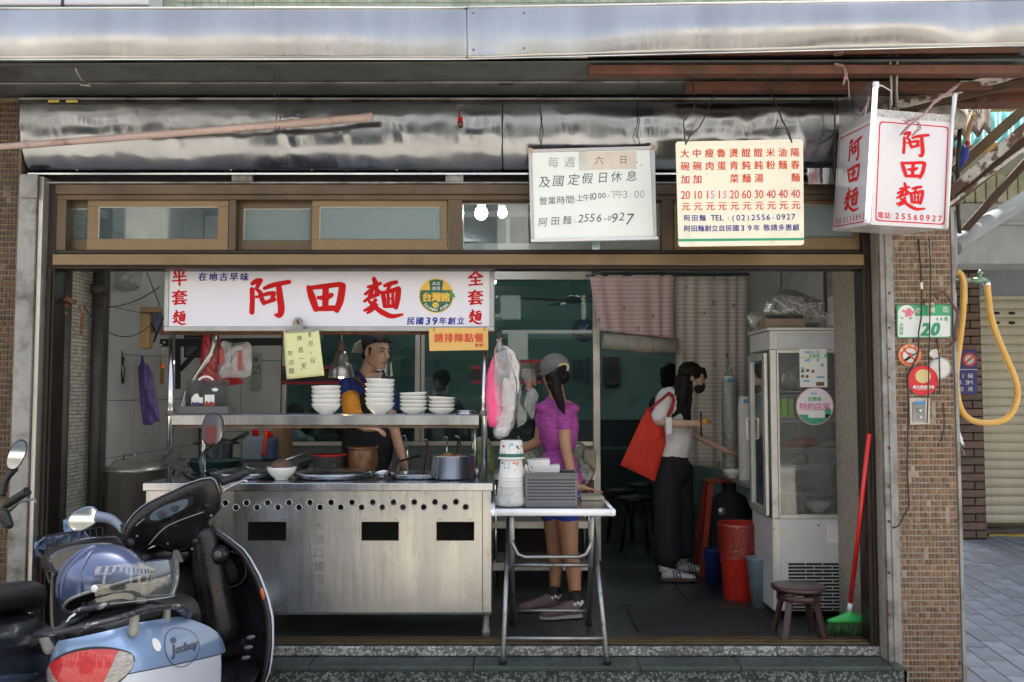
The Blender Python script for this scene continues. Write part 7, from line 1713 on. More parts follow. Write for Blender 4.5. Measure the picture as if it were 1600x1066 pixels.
def head(mb,c,f,up,s=1.0):
 """a head with face: c centre, f facing direction, up; returns the frame"""
 f=Vector(f).normalized();up=Vector(up);up=(up-f*up.dot(f)).normalized();r=f.cross(up);M=Matrix((r,f,up)).transposed();c=Vector(c)
 q=lambda x,y,z:c+(r*x+f*y+up*z)*s
 mb.ell(q(0,-.012,.028),(.073*s,.092*s,.084*s),M,20,14)
 mb.ell(q(0,.022,-.03),(.060*s,.066*s,.078*s),M,18,12)
 mb.ell(q(0,.052,-.092),(.028*s,.024*s,.018*s),M,12,8)
 for k in (-1,1):
  mb.capsule(q(.050*k,.0,-.058),q(.022*k,.045,-.092),.018*s,.017*s)
  mb.ell(q(.034*k,.066,-.022),(.019*s,.015*s,.016*s),M,10,8)
  mb.capsule(q(.012*k,.085,.022),q(.045*k,.068,.020),.0085*s,.008*s,8)
  mb.ell(q(.076*k,-.012,-.012),(.009*s,.020*s,.032*s),M,12,8)
  mb.ell(q(.082*k,-.012,-.008),(.005*s,.016*s,.024*s),M,12,8)
  mb.ell(q(.010*k,.100,-.034),(.008*s,.009*s,.007*s),M,8,6)
 mb.capsule(q(0,.086,.012),q(0,.108,-.027),.0075*s,.0105*s,10)
 mb.ell(q(0,.088,-.056),(.022*s,.008*s,.0055*s),M,12,6);mb.ell(q(0,.086,-.067),(.019*s,.009*s,.006*s),M,12,6)
 return q,M,s
def face_bits(q,M,s,t,lips=(.32,.10,.09),brows=True,half=False):
 for k in (-1,1):
  if half and k<0:pass
  e=MB().ell(q(.031*k,.0765,.004),(.0125*s,.008*s,.0068*s),M,12,8).build('eye',mat('eye white',(.6,.58,.55),.3),t)
  MB().ell(q(.031*k,.0825,.003),(.0055*s,.003*s,.0055*s),M,10,6).build('iris',mat('dark iris',(.015,.01,.008),.2),e)
  MB().tube([q(.018*k,.083,.009),q(.031*k,.0862,.0115),q(.044*k,.078,.008)],.0022*s,6).build('eyelid',mat('lash line',(.03,.015,.01),.5),e)
  if brows:MB().tube([q(.014*k,.0925,.0245),q(.032*k,.090,.030),q(.050*k,.074,.026)],[.003*s,.0042*s,.002*s],6).build('eyebrow',M_hair,t)
 MB().tube([q(-.022,.090,-.0605),q(-.008,.0965,-.0585),q(.008,.0965,-.0585),q(.022,.090,-.0605)],[.002*s,.0052*s,.0052*s,.002*s],8).build('lips',mat('lips',lips,.4),t)
def neck(mb,a,b_,r0=.052,r1=.062):mb.capsule(a,b_,r0,r1,16)
def shoe(t,heel,d,L=.25,m=None,sole=None,stripes=None,w_=.045,hgt=.085,name='shoe'):
 heel=Vector(heel);d=Vector(d);d.z=0;d.normalize();s=Vector((-d.y,d.x,0));z=Vector((0,0,1))
 rg_=[]
 for u,ww,hh in ((-.06,.5,.55),(.0,.78,.95),(.15,.85,1.0),(.32,.84,.95),(.5,.95,.72),(.7,1.05,.56),(.86,.9,.48),(.97,.55,.36),(1.0,.2,.22)):
  rg_.append([heel+d*L*u+s*w_*ww*math.cos(a)+z*(.018+hgt*hh*.5*(1+math.sin(a))-0)for a in [2*PI*j/18 for j in range(18)]])
 sh_=MB().loft(rg_).build(name,m,t,subsurf=1)
 rs_=[[heel+d*L*u+s*w_*ww*math.cos(a)*1.06+z*(.013+.013*math.sin(a))for a in [2*PI*j/18 for j in range(18)]]for u,ww in ((-.09,.5),(-.03,.82),(.15,.9),(.4,.86),(.6,1.0),(.75,1.08),(.9,.9),(1.0,.5),(1.03,.2))]
 MB().loft(rs_).build('sole',sole or M_white,sh_)
 if stripes:
  for k in (.36,.45,.54):
   for sg_ in (-1,1):MB().tube([heel+d*L*k+s*sg_*w_*.98+z*.03,heel+d*L*(k-.07)+s*sg_*w_*.80+z*.082],.0045,6).build('stripe',M_black,sh_)
 return sh_
ck_=thing('person','man in blue V-neck shirt and backwards cap with orange sleeve cooking behind the stall','person',(HX(575,6.3),6.35,0),None)
Y=6.3
hc=W(589,550,Y);f=Vector((.76,-.65,-.10))
b=MB();q,M,s_=head(b,hc,f,(.03,.0,1),1.07)
sh=W(572,598,Y+.03)
neck(b,hc+Vector((-.035,.02,-.05)),sh+Vector((.0,.0,.03)),.050,.062)
b.ell(W(573,640,Y+.05),(.15,.10,.26));b.ell(W(573,720,Y+.05),(.145,.105,.2));b.ell(W(574,603,Y+.05),(.17,.075,.06))
limb(b,[P4(601,604,Y+.08,.055),P4(612,660,Y+.06,.042),P4(628,712,Y-.06,.030)])
hand(b,W(629,714,Y-.07),(.25,-.2,-1),(-.6,-.7,0),.17,.5)
limb(b,[P4(545,606,Y+.02,.055),P4(548,655,Y-.20,.042),P4(572,668,Y-.42,.030)])
hand(b,W(574,669,Y-.44),(.9,-.3,-.1),(0,0,-1),.16,.7)
for dx in (-.08,.08):limb(b,[(hc.x-.06+dx,Y+.08,.95,.085),(hc.x-.06+dx,Y+.06,.5,.06),(hc.x-.06+dx,Y+.1,.08,.04)])
remesh(b,'body',M_sk1,ck_,.0075,4)
face_bits(q,M,s_,ck_,(.30,.09,.08))
h_=MB();h_.ell(q(0,-.032,.046),(.082,.092,.084),M,22,14);h_.ell(q(.0,-.065,-.02),(.062,.045,.06),M,14,10)
h_.capsule(q(-.077,.018,.02),q(-.074,.016,-.018),.010,.006,8);h_.capsule(q(.077,.018,.02),q(.074,.016,-.018),.010,.006,8)
for k in range(7):h_.capsule(q(-.06+.02*k,.050,.090-abs(k-3)*.006),q(-.052+.02*k,.082,.072-(k%2)*.006),.015,.007,8)
remesh(h_,'hair',M_hair,ck_,.005,2,disp=.003,dscale=.02)
cp=MB();cp.ell(q(0,-.034,.066),(.090,.100,.078),M,24,14)
M_cap=mat('dark cap cloth',(.03,.035,.05),.8)
o=remesh(cp,'cap',M_cap,ck_,.006,2)
cbr=[q(x,y,z)for x,y,z in ((-.085,-.075,.055),(-.080,-.13,.030),(-.045,-.195,-.02),(.045,-.195,-.02),(.080,-.13,.030),(.085,-.075,.055))]
MB().prism(cbr,M@Vector((0,0,.014))).build('cap_visor',mat('off white visor',(.75,.73,.66),.7),o)
shm=MB();shm.ell(W(571,640,Y+.05),(.17,.125,.27));shm.ell(W(573,715,Y+.05),(.165,.13,.22));shm.ell(W(573,604,Y+.05),(.185,.095,.062))
limb(shm,[P4(545,602,Y+.03,.072),P4(546,630,Y-.05,.070),P4(549,640,Y-.10,.069)]);limb(shm,[P4(602,602,Y+.08,.068),P4(608,636,Y+.08,.064)])
shm.capsule(W(556,590,Y+.08),W(590,590,Y+.08),.05,.05)
M_shirt=mat('blue polo cloth',(.018,.040,.24),.75,0,.12,10,.25,60)
o=remesh(shm,'shirt',M_shirt,ck_,.009,5,disp=.006,dscale=.09)
# V neck skin patch, collar, straps, apron
vn=MB().prism([W(x,y,Y-.075)for x,y in ((566,583),(598,582),(594,596),(586,606),(574,594))],(0,.08,0));remesh(vn,'neck_opening',M_sk1,ck_,.006,6)
MB().tube([W(560,582,Y-.03),W(570,594,Y-.09),W(586,608,Y-.10),W(594,597,Y-.095),W(600,582,Y-.02)],.010,8).build('collar',M_shirt,ck_)
M_str=mat('brown strap',(.10,.05,.03),.7)
MB().tube([W(548,582,Y-.02),W(556,592,Y-.085),W(572,605,Y-.12),W(576,615,Y-.125)],.013,6).build('apron_strap',M_str,ck_);MB().tube([W(598,580,Y-.0),W(602,592,Y-.06),W(608,610,Y-.07)],.012,6).build('apron_strap',M_str,ck_)
ap=MB();ap.ell(W(574,700,Y+.02),(.18,.14,.25));ap.ell(W(576,640,Y-.01),(.12,.11,.14));ap.box(W(545,740,Y).x,W(604,740,Y).x,Y-.08,Y+.1,.35,.9)
remesh(ap,'apron',mat('black apron cloth',(.012,.013,.018),.8),ck_,.01,6)
sl_=MB();limb(sl_,[P4(548,624,Y-.06,.066),P4(549,634,Y-.12,.064),P4(551,648,Y-.20,.060),P4(560,656,Y-.32,.052),P4(572,664,Y-.40,.040)])
remesh(sl_,'arm_sleeve',mat('orange sleeve cloth',(.75,.30,.02),.7,0,.08,10,.3,60),ck_,.006,5,disp=.005,dscale=.05)
# ---- the customer in magenta
cu=thing('person','woman in magenta shirt, grey cap and ponytail standing at the folding table','person',(HX(872,5.75),5.72,0),None)
Y=5.70
hc=W(866,585,Y);f=Vector((-.45,.88,-.12))
b=MB();q,M,s_=head(b,hc,f,(-.03,0,1),.96)
nk=W(868,622,Y);neck(b,hc+Vector((.005,-.02,-.05)),nk+Vector((.01,0,-.01)),.044,.052)
b.ell(W(872,668,Y+.02),(.115,.085,.19));b.ell(W(873,740,Y+.02),(.125,.1,.14));b.ell(W(870,636,Y+.02),(.13,.065,.05))
limb(b,[P4(880,650,Y-.05,.045),P4(884,700,Y-.10,.036),P4(894,745,Y-.18,.028),P4(902,762,Y-.24,.024)])
hand(b,W(903,762,Y-.26),(.92,-.1,-.12),(0,-.15,-1),.165,.12,1)
limb(b,[P4(850,645,Y+.05,.042),P4(842,690,Y+.08,.034),P4(815,703,Y+.12,.026)])
hand(b,W(813,704,Y+.12),(-1,.1,-.1),(0,0,-1),.16,.5)
# legs (facing left), bare from the shorts to the socks
limb(b,[P4(884,790,Y,.085),P4(889,842,Y-.02,.058),P4(890,862,Y-.01,.052),P4(896,885,Y+.02,.050),P4(899,935,Y+.01,.034)])
limb(b,[P4(866,790,Y+.10,.082),P4(866,842,Y+.10,.055),P4(869,880,Y+.12,.049),P4(867,925,Y+.12,.032)])
remesh(b,'body',M_sk2,cu,.0075,4)
face_bits(q,M,s_,cu)
M_mag=mat('magenta melange shirt',(.34,.06,.30),.8,0,.35,60,.2,80,(.3,.3,2.2))
shm=MB();shm.ell(W(873,668,Y+.02),(.128,.105,.19));shm.ell(W(871,735,Y+.02),(.136,.115,.13));shm.ell(W(871,638,Y+.02),(.142,.085,.052));shm.ell(W(868,628,Y+.01),(.07,.06,.045))
limb(shm,[P4(881,645,Y-.04,.052),P4(882,664,Y-.07,.049)]);limb(shm,[P4(850,642,Y+.05,.050),P4(847,660,Y+.06,.047)])
shm.capsule(W(845,748,Y+.02),W(898,748,Y+.02),.055,.055)
remesh(shm,'shirt',M_mag,cu,.007,4,disp=.006,dscale=.07)
sr=MB();sr.ell(W(876,772,Y+.03),(.135,.115,.12));limb(sr,[P4(884,778,Y,.098),P4(886,797,Y-.01,.094)]);limb(sr,[P4(866,778,Y+.09,.094),P4(864,797,Y+.1,.09)])
remesh(sr,'shorts',mat('blue shorts',(.02,.07,.42),.7,0,.1,10,.3,60),cu,.008,4,disp=.005,dscale=.06)
cp=MB();cp.ell(q(0,-.014,.046),(.088,.106,.086),M,24,16)
M_capg=mat('grey cap cloth',(.17,.165,.18),.85,0,.12,20,.2,150)
o=remesh(cp,'cap',M_capg,cu,.005,2)
mb=MB().tube([q(.0,-.118,.03)+q(0,0,0)*0,q(-.045,-.098,.012),q(-.082,-.03,.0),q(-.084,.03,.004)],.009,8).tube([q(.0,-.118,.03),q(.045,-.098,.012),q(.082,-.03,.0),q(.084,.03,.004)],.009,8);mb.build('cap_band',M_capg,o)
MB().prism([q(x,y,z)for x,y,z in ((-.07,.07,.02),(-.06,.13,.008),(-.025,.17,.0),(.025,.17,.0),(.06,.13,.008),(.07,.07,.02))],M@Vector((0,0,.006))).build('cap_visor',M_capg,o)
hr=MB();hr.ell(q(0,-.030,-.018),(.082,.084,.058),M,18,10)
pt0=q(0,-.125,.022);limb(hr,[(*pt0,.024),(*W(866,590,Y-.17),.033),(*W(870,612,Y-.17),.036),(*W(876,632,Y-.15),.026),(*W(882,646,Y-.14),.008)])
limb(hr,[(*pt0,.022),(*W(862,600,Y-.17),.028),(*W(874,625,Y-.155),.022),(*W(879,640,Y-.145),.006)])
remesh(hr,'hair',M_hair,cu,.0045,2,disp=.005,dscale=.025)
mb=MB();rg=random.Random(6)
for k in range(11):a=2*PI*k/11;mb.ell(pt0+Vector((.026*math.cos(a),-.004,.018*math.sin(a)+.006)),(.011,.009,.010),n=8,m=6)
mb.build('scrunchie',mat('pale yellow scrunchie',(.55,.48,.26),.8),cu)
M_shp=mat('mauve grey trainer',(.17,.11,.125),.8,0,.2,30,.3,120);M_sl=mat('pale trainer sole',(.40,.37,.38),.6)
for (x,y,YY,dd,lab)in ((903,956,5.62,(-1,-.25,0),0),(868,944,5.80,(-1,-.22,0),1)):
 p=W(x,y,YY);sh_=shoe(cu,(p.x,YY,.0),dd,.235,M_shp,M_sl,hgt=.09)
 an=W((899,867)[lab],(935,925)[lab],5.71 if lab==0 else 5.82);MB().tube([(p.x-.01,YY,.07),(an.x,an.y-.0,an.z+.03)],[.040,.040],14).build('sock',mat('patterned dark sock',(.02,.02,.025),.8),cu)
 for k in range(5):MB().ell((p.x-.01+.036*math.cos(-1.9+k*.55),YY+.036*math.sin(-1.9+k*.55),.085+.01*(k%2)),(.010,.006,.012),n=8,m=5).build('sock_patch',M_paper,cu)
wo=thing('person','masked woman in white T-shirt and long black trousers reaching over the dining table','person',(HX(1052,6.8),6.75,0),None)
Y=6.75
hc=W(1082,592,Y);f=Vector((.93,-.12,-.30))
b=MB();q,M,s_=head(b,hc,f,(.28,0,1),.98)
sh=W(1050,622,Y);neck(b,hc+Vector((-.03,0,-.05)),sh+Vector((.03,0,.02)),.044,.052)
limb(b,[P4(1052,632,Y,.10),P4(1058,670,Y,.105),P4(1052,705,Y,.11)]);b.ell(W(1048,722,Y),(.10,.10,.12))
limb(b,[P4(1040,634,Y-.12,.045),P4(1029,658,Y-.17,.038),P4(1060,662,Y-.24,.030),P4(1085,662,Y-.25,.024)])
hand(b,W(1087,661,Y-.25),(1,-.05,.1),(0,.5,-.6),.16,.8,-1)
limb(b,[P4(1062,636,Y+.12,.042),P4(1080,676,Y+.10,.034),P4(1110,692,Y+.05,.028),P4(1130,702,Y,.023)])
hand(b,W(1132,703,Y),(.9,-.1,-.35),(0,0,-1),.16,.6)
limb(b,[P4(1046,740,Y-.05,.075),P4(1044,800,Y-.05,.055),P4(1044,876,Y-.04,.04)]);limb(b,[P4(1058,740,Y+.08,.075),P4(1066,800,Y+.1,.06),P4(1068,872,Y+.14,.04)])
remesh(b,'body',M_sk3,wo,.0075,4)
face_bits(q,M,s_,wo)
mk=MB();mk.ell(q(0,.040,-.052),(.058,.064,.052),M,18,12);mk.ell(q(0,.075,-.045),(.034,.036,.042),M,14,10)
o=remesh(mk,'face_mask',mat('black face mask',(.012,.012,.014),.7),wo,.005,3)
for k in (-1,1):MB().tube([q(.055*k,.05,-.03),q(.074*k,.0,.0),q(.078*k,-.02,-.01)],.002,6).build('mask_strap',M_black,o)
hr=MB();hr.ell(q(0,-.028,.036),(.084,.094,.086),M,22,14);hr.ell(q(0,-.07,-.03),(.07,.05,.07),M,16,10)
for k in range(6):hr.capsule(q(-.06+.024*k,.05,.085),q(-.055+.022*k,.092,.045-.006*(k%2)),.018,.008,8)
limb(hr,[P4(1072,592,Y-.075,.035),P4(1068,612,Y-.085,.038),P4(1066,635,Y-.095,.038),P4(1072,655,Y-.105,.022),P4(1076,668,Y-.11,.008)])
limb(hr,[P4(1066,596,Y-.02,.045),P4(1058,616,Y-.06,.042),P4(1063,640,Y-.11,.028),P4(1052,650,Y-.12,.010)])
limb(hr,[P4(1080,598,Y-.075,.016),P4(1078,622,Y-.09,.018),P4(1076,645,Y-.10,.014),P4(1080,660,Y-.10,.006)])
remesh(hr,'hair',M_hair,wo,.0055,2,disp=.006,dscale=.03)
tsh=MB();limb(tsh,[P4(1048,628,Y,.115),P4(1056,662,Y,.125),P4(1055,692,Y,.128),P4(1051,705,Y,.13)]);limb(tsh,[P4(1040,630,Y-.10,.066),P4(1033,645,Y-.155,.060),P4(1031,650,Y-.165,.058)]);limb(tsh,[P4(1060,632,Y+.1,.06),P4(1068,652,Y+.12,.056)])
M_ts=mat('white T-shirt cloth',(.74,.74,.76),.8,0,.06,8,.3,60)
remesh(tsh,'tshirt',M_ts,wo,.008,5,disp=.008,dscale=.08)
tr_=MB();limb(tr_,[P4(1050,704,Y,.118),P4(1048,735,Y,.135)]);limb(tr_,[P4(1042,740,Y-.06,.105),P4(1042,800,Y-.06,.098),P4(1042,866,Y-.05,.100)]);limb(tr_,[P4(1062,735,Y+.08,.100),P4(1066,800,Y+.1,.09),P4(1068,855,Y+.12,.088)])
remesh(tr_,'trousers',mat('black trouser cloth',(.010,.010,.013),.85),wo,.01,4,disp=.006,dscale=.12)
for x,y,YY in ((1036,893,6.70),(1060,887,6.95)):
 p=W(x,y,YY);shoe(wo,(p.x,YY,0),(1,-.1,0),.235,mat('white trainer leather',(.55,.55,.56),.5),mat('dark gum sole',(.08,.06,.05),.6),True,hgt=.08);MB().tube([(p.x+.01,YY,.07),(p.x+.005,YY,.19)],.040,14).build('sock',M_ts,wo)
bgm=mat('red tote cloth',(.60,.035,.015),.75,0,.1,6,.3,50)
rb=bag('tote_bag','large red tote bag hanging from the masked woman\'s shoulder','tote bag',lin_outline([(1014,636),(1036,650),(1042,692),(1024,753),(970,727),(1001,660)],6),Y-.16,.07,bgm,3,amp=.009,sub=0)
MB().tube(catm([W(1045,614,Y-.12),W(1052,620,Y-.18),W(1050,636,Y-.22),W(1042,652,Y-.19),W(1036,660,Y-.15)]),.011,8).build('strap',mat('crimson strap',(.40,.015,.03),.7),rb)
MB().tube(catm([W(1045,614,Y-.10),W(1036,622,Y-.16),W(1024,632,Y-.17),W(1015,642,Y-.14)]),.009,8).build('strap',MATS['crimson strap'],rb)
ph=thing('phone','white phone hanging on a cord at the woman\'s side','phone',W(1046,679,Y-.24));MB().prism([W(x,y,Y-.25)for x,y in ((1040,652),(1050,652),(1050,679),(1041,679))],(0,.012,0)).build('body',M_white,ph,bevel=.003);MB().tube([W(1049,652,Y-.25),W(1051,640,Y-.2),W(1055,622,Y-.1)],.003,6).build('cord',M_black,ph)
sn=thing('snack','yellow wrapped snack and black chopsticks held in her hand','snack',W(1098,660,Y-.26));MB().ell(W(1100,658,Y-.27),(.032,.02,.022)).build('wrapper',mat('yellow wrapper',(.55,.30,.03),.4,0,.4,30),sn);MB().tube([W(1095,643,Y-.30),W(1096,683,Y-.30)],.006,6).build('chopsticks',M_black,sn)
# ---- people further in
def sitter(label,px,py,Y,shirt,f,hairm=M_hair,chin=-.13,skin_=M_sk1,legs=True,s=1.0):
 t=thing('person',label,'person',(HX(px,Y),Y,0));hc=W(px,py,Y);b=MB();q,M,s_=head(b,hc,f,(0,0,1),s)
 z=hc.z;x=hc.x;ff=Vector(f);ff.z=0;ff.normalize();r=Vector((ff.y,-ff.x,0));o_=Vector((x,Y,0))-ff*.03;C3=lambda a,d,h,rr_:(*(o_+r*a+ff*d+Vector((0,0,h))),rr_)
 neck(b,hc+Vector((0,0,-.06)),hc+Vector((0,0,-.17))-ff*.02);limb(b,[C3(0,0,z-.24,.10),C3(0,0,z-.45,.11),C3(0,0,z-.6,.12)])
 for k in (-1,1):limb(b,[C3(.17*k,0,z-.24,.045),C3(.2*k,.05,z-.48,.036),C3(.14*k,.28,z-.5,.026)]);hand(b,C3(.14*k,.29,z-.5,0)[:3],ff,(0,0,-1),.16,.5,k)
 if legs:
  zs_=max(z-.75,.45)
  for k in (-1,1):limb(b,[C3(.09*k,.02,zs_,.075),C3(.11*k,.42,zs_,.058),C3(.11*k,.45,.08,.038)])
 else:
  for k in (-1,1):limb(b,[C3(.09*k,0,z-.72,.08),C3(.09*k,.02,.5,.055),C3(.09*k,0,.08,.036)])
 remesh(b,'body',skin_,t,.013,3);face_bits(q,M,s_,t)
 h_=MB();h_.ell(q(0,-.026,.036),(.086,.098,.09),M,20,12);h_.ell(q(0,-.07,-.035),(.068,.05,.07),M,14,10);remesh(h_,'hair',hairm,t,.012,2,disp=.006,dscale=.03)
 c_=MB();limb(c_,[C3(0,0,z-.23,.125),C3(0,0,z-.45,.135),C3(0,0,z-.62,.14)]);
 for k in (-1,1):limb(c_,[C3(.15*k,0,z-.23,.065),C3(.185*k,.02,z-.36,.058)])
 remesh(c_,'shirt',shirt,t,.015,3)
 p_=MB();zs_=max(z-.75,.45)
 for k in (-1,1):limb(p_,[C3(.08*k,0,zs_+.03,.1),C3(.11*k,.40,zs_,.075),C3(.11*k,.44,.14,.055)]if legs else [C3(.08*k,0,z-.68,.1),C3(.09*k,.02,.5,.08),C3(.09*k,0,.12,.06)])
 remesh(p_,'trousers',mat('dark trousers',(.02,.022,.03),.8),t,.015,3)
 for k in (-1,1):sp_=C3(.11*k,.40 if legs else -.03,0,0);shoe(t,sp_[:3],ff,.25,M_black)
 return t
sitter('person with round black hair and grey top seen from behind through the dark glass',691,597,8.8,mat('grey violet top',(.13,.12,.16),.8),(.2,1,0),legs=False)
sitter('person in a light top bent over a table behind the glass at the left',462,652,8.7,mat('pale grey top',(.40,.42,.44),.8),(.3,.95,-.2))
sitter('seated person with dark hair beside the one in the light top behind the glass',497,652,9.3,mat('dark green top',(.04,.06,.05),.8),(-.4,.9,-.2))
sitter('seated dark haired person low behind the glass between the cook and the glass post',618,662,9.0,mat('dark grey top',(.06,.06,.065),.8),(0,1,-.1))
sitter('dark haired person standing just behind the woman with the red bag',1050,590,7.9,mat('black top',(.02,.02,.022),.8),(.7,.7,0),legs=False)
# ------------------------------------------------------------------ the light blue scooter in the foreground
TS=Matrix.Translation((-1.30,3.55,GZ))@Matrix.Rotation(R(3),4,'Z')@Matrix.Rotation(R(-11),4,'Y')
# (rotation about Y by a negative angle leans the top to the left, onto the side stand)
TSi=TS.inverted();EYE=TSi@Vector((0,0,CAM_Z))
def S(px,py,yl,dx=0,dz=0):
 d=(TSi@W(px,py,5.0))-EYE;t=(yl-EYE.y)/d.y;p=EYE+d*t
 return Vector((p.x+dx,yl,p.z+dz))
sc=thing('parked_scooter','light blue and white scooter with big red tail light leaning on its stand','scooter')
sc.matrix_world=TS;sc.location=TS.to_translation();sc.rotation_euler=TS.to_euler()
M_lb=mat('light blue scooter paint',(.23,.345,.56),.28,.25,.05,3,0,coat=.8,dirt=(.32,.38,.50),dirt_scale=5,dirt_lo=.6,dirt_hi=.85)
M_wp=mat('dusty white scooter paint',(.58,.62,.70),.35,.1,.05,4,0,coat=.4,dirt=(.34,.34,.36),dirt_scale=7,dirt_lo=.58,dirt_hi=.8)
M_bp=mat('scuffed black scooter plastic',(.009,.009,.011),.30,0,.3,6,.10,60,rvar=.12,dirt=(.12,.12,.125),dirt_scale=6,dirt_lo=.60,dirt_hi=.82)
M_bs=mat('worn black seat vinyl',(.014,.014,.016),.42,0,.2,8,.15,150,rvar=.08)
M_bar=mat('chipped grab rail',(.03,.032,.038),.35,.3,.3,12,dirt=(.34,.33,.33),dirt_scale=16,dirt_lo=.55,dirt_hi=.6)
def plan(p):
 """plan curve of the rear body, p in -1..1 from the left front corner round the tail to the right front corner"""
 K=[(0,-.47),(.07,-.458),(.125,-.42),(.165,-.34),(.19,-.22),(.198,-.08),(.203,.08),(.206,.22),(.205,.36),(.185,.50)]
 a=abs(p)*(len(K)-1);i=min(int(a),len(K)-2);t=a-i
 P=[Vector(K[max(i-1,0)]if i>0 else (-K[1][0],K[1][1])),Vector(K[i]),Vector(K[i+1]),Vector(K[min(i+2,len(K)-1)])]
 v=.5*((2*P[1])+(P[2]-P[0])*t+(2*P[0]-5*P[1]+4*P[2]-P[3])*t*t+(P[3]-P[0]+3*P[1]-3*P[2])*t**3)
 return Vector((v.x*(1 if p>=0 else -1),v.y))
TOPZ=lambda y:.735-.05*max(0,(y-.1))-.06*max(0,-.30-y)
def DZ(y):return .13*max(-.2,(.35-y))/.75
def body_pt(p,z,off=0):
 c=plan(p);zt_=TOPZ(c.y);k=1.0
 if z>.60:k=1-.42*((z-.60)/(zt_+.02-.60))**2.2
 if z<.60:k=1-.30*((.60-z)/.35)**1.6
 z+=DZ(c.y)
 cy=-.05;n=Vector((c.x,(c.y-cy)*.5));n.normalize()
 return Vector((c.x*k+n.x*off,(c.y-cy)*(1-(1-k)*.35)+cy+n.y*off,z))
def patch(name,zl,zu,p0,p1,m,off,nu=60,nv=8,par=sc,**k):
 return MB().sheet(lambda u,v:body_pt(p0+(p1-p0)*u,zl(p0+(p1-p0)*u)*(1-v)+zu(p0+(p1-p0)*u)*v,off),nu,nv).build(name,m,par,local=True,**k)
split=lambda p:.552+.02*math.cos(p*3)
tp=lambda p:max(0,min(1,(abs(p)-.66)/.34))**1.6
patch('upper_panel',lambda p:split(p)+.002,lambda p:(TOPZ(plan(p).y)-.01)*(1-tp(p))+(split(p)+.008)*tp(p),-1,1,M_lb,.0,90,12)
patch('lower_panel',lambda p:.30+.12*abs(p),lambda p:split(p)-.002,-.90,.90,M_wp,-.002,90,12)
patch('panel_seam',lambda p:split(p)-.004,lambda p:split(p)+.004,-1,1,M_black,-.004,90,1)
# tail light: red lens tapering to a clear point on the right side
lw=lambda p:math.sin(PI*max(0,min(1,(p+.27)/.54)))**.55
zc_=lambda p:.615-.0*p
patch('tail_light_bezel',lambda p:zc_(p)-.088*lw(p)-.005,lambda p:zc_(p)+.062*lw(p)+.005,-.27,.27,M_black,.004,60,6)
M_lens=mat('red tail light lens',(.50,.012,.02),.16,0,.2,60,.25,90,(1,1,6),coat=1)
M_lensc=mat('clear ribbed lens',(.34,.32,.30),.18,.1,.35,40,.5,70,(1,1,5),coat=1)
rz=lambda p:zc_(p)-.085*lw(p)+(.147*lw(p))*max(0,min(1,(abs(p)-.05)/.15))**1.4
o=patch('tail_light',lambda p:rz(p),lambda p:zc_(p)+.060*lw(p),-.25,.25,M_lens,.011,60,6)
patch('indicator_lens',lambda p:zc_(p)-.085*lw(p),lambda p:rz(p)-.001,-.26,.26,M_lensc,.009,60,4)
# badge and round sticker on the right side panel
def bd(u,v):
 return body_pt(u,v,.0)
class SInk(Ink):
 pass
cpb,czb,sxp,szz=.56,.612,.0040,.0024
PF=lambda u,v:body_pt(cpb+u*sxp,czb-v*szz,.002)
ik=Ink(PF,(1,0,.25));ik.lift=.0008
x=-22
for c,wd in zip('Jockey',(9,8.5,8,8.5,7,8.5)):ik.ch(c,x+wd/2,2,15 if c!='J' else 18,w_=15,bold=.035,slant=.25);x+=wd
ik.build(mat('badge dark chrome',(.10,.12,.22),.25,.6),sc,'badge_lettering').data.transform(Matrix.Identity(4))
bpy.data.objects['badge_lettering'].data.transform(Matrix.Translation(origin_of(sc)))
ik=Ink(PF,(1,0,.25));ik.ring(0,1,30,31.0,.0006,);ik.disc(-12,-12,4.5,lift=.0005)
o=ik.build(mat('badge dark chrome'),sc,'badge_ring');o.data.transform(Matrix.Translation(origin_of(sc)))
ik=Ink(lambda u,v:body_pt(.40+u*.0024,.640-v*.0018,.002),(1,0,.25));ik.disc(0,0,9,lift=.0004,ry=13)
o=ik.build(M_paper,sc,'round_sticker');o.data.transform(Matrix.Translation(origin_of(sc)))
def LB(mb,name,m,**k):return mb.build(name,m,sc,local=True,**k)
# seat
def ring(c,rx,rz_,e=2.4,n=24,tilt=0):return [Vector((c[0]+rx*math.copysign(abs(math.cos(a))**(2/e),math.cos(a)),c[1]+tilt*math.sin(a),c[2]+rz_*math.copysign(abs(math.sin(a))**(2/e),math.sin(a))))for a in [2*PI*j/n for j in range(n)]]
LB(MB().loft([ring((0,y,z+DZ(y)*.8),w_,h_)for y,w_,z,h_ in ((-.34,.05,.745,.02),(-.30,.11,.755,.035),(-.15,.145,.775,.05),(.05,.15,.775,.055),(.12,.148,.760,.055),(.25,.15,.738,.075),(.37,.145,.728,.095),(.46,.115,.712,.10),(.51,.07,.70,.085),(.53,.03,.695,.06))]),'seat',M_bs)
LB(MB().loft([ring((0,y,z),w_,h_)for y,w_,z,h_ in ((.30,.13,.50,.18),(.42,.12,.50,.17),(.49,.09,.49,.16),(.52,.04,.48,.14))]),'seat_front_cover',M_bp)
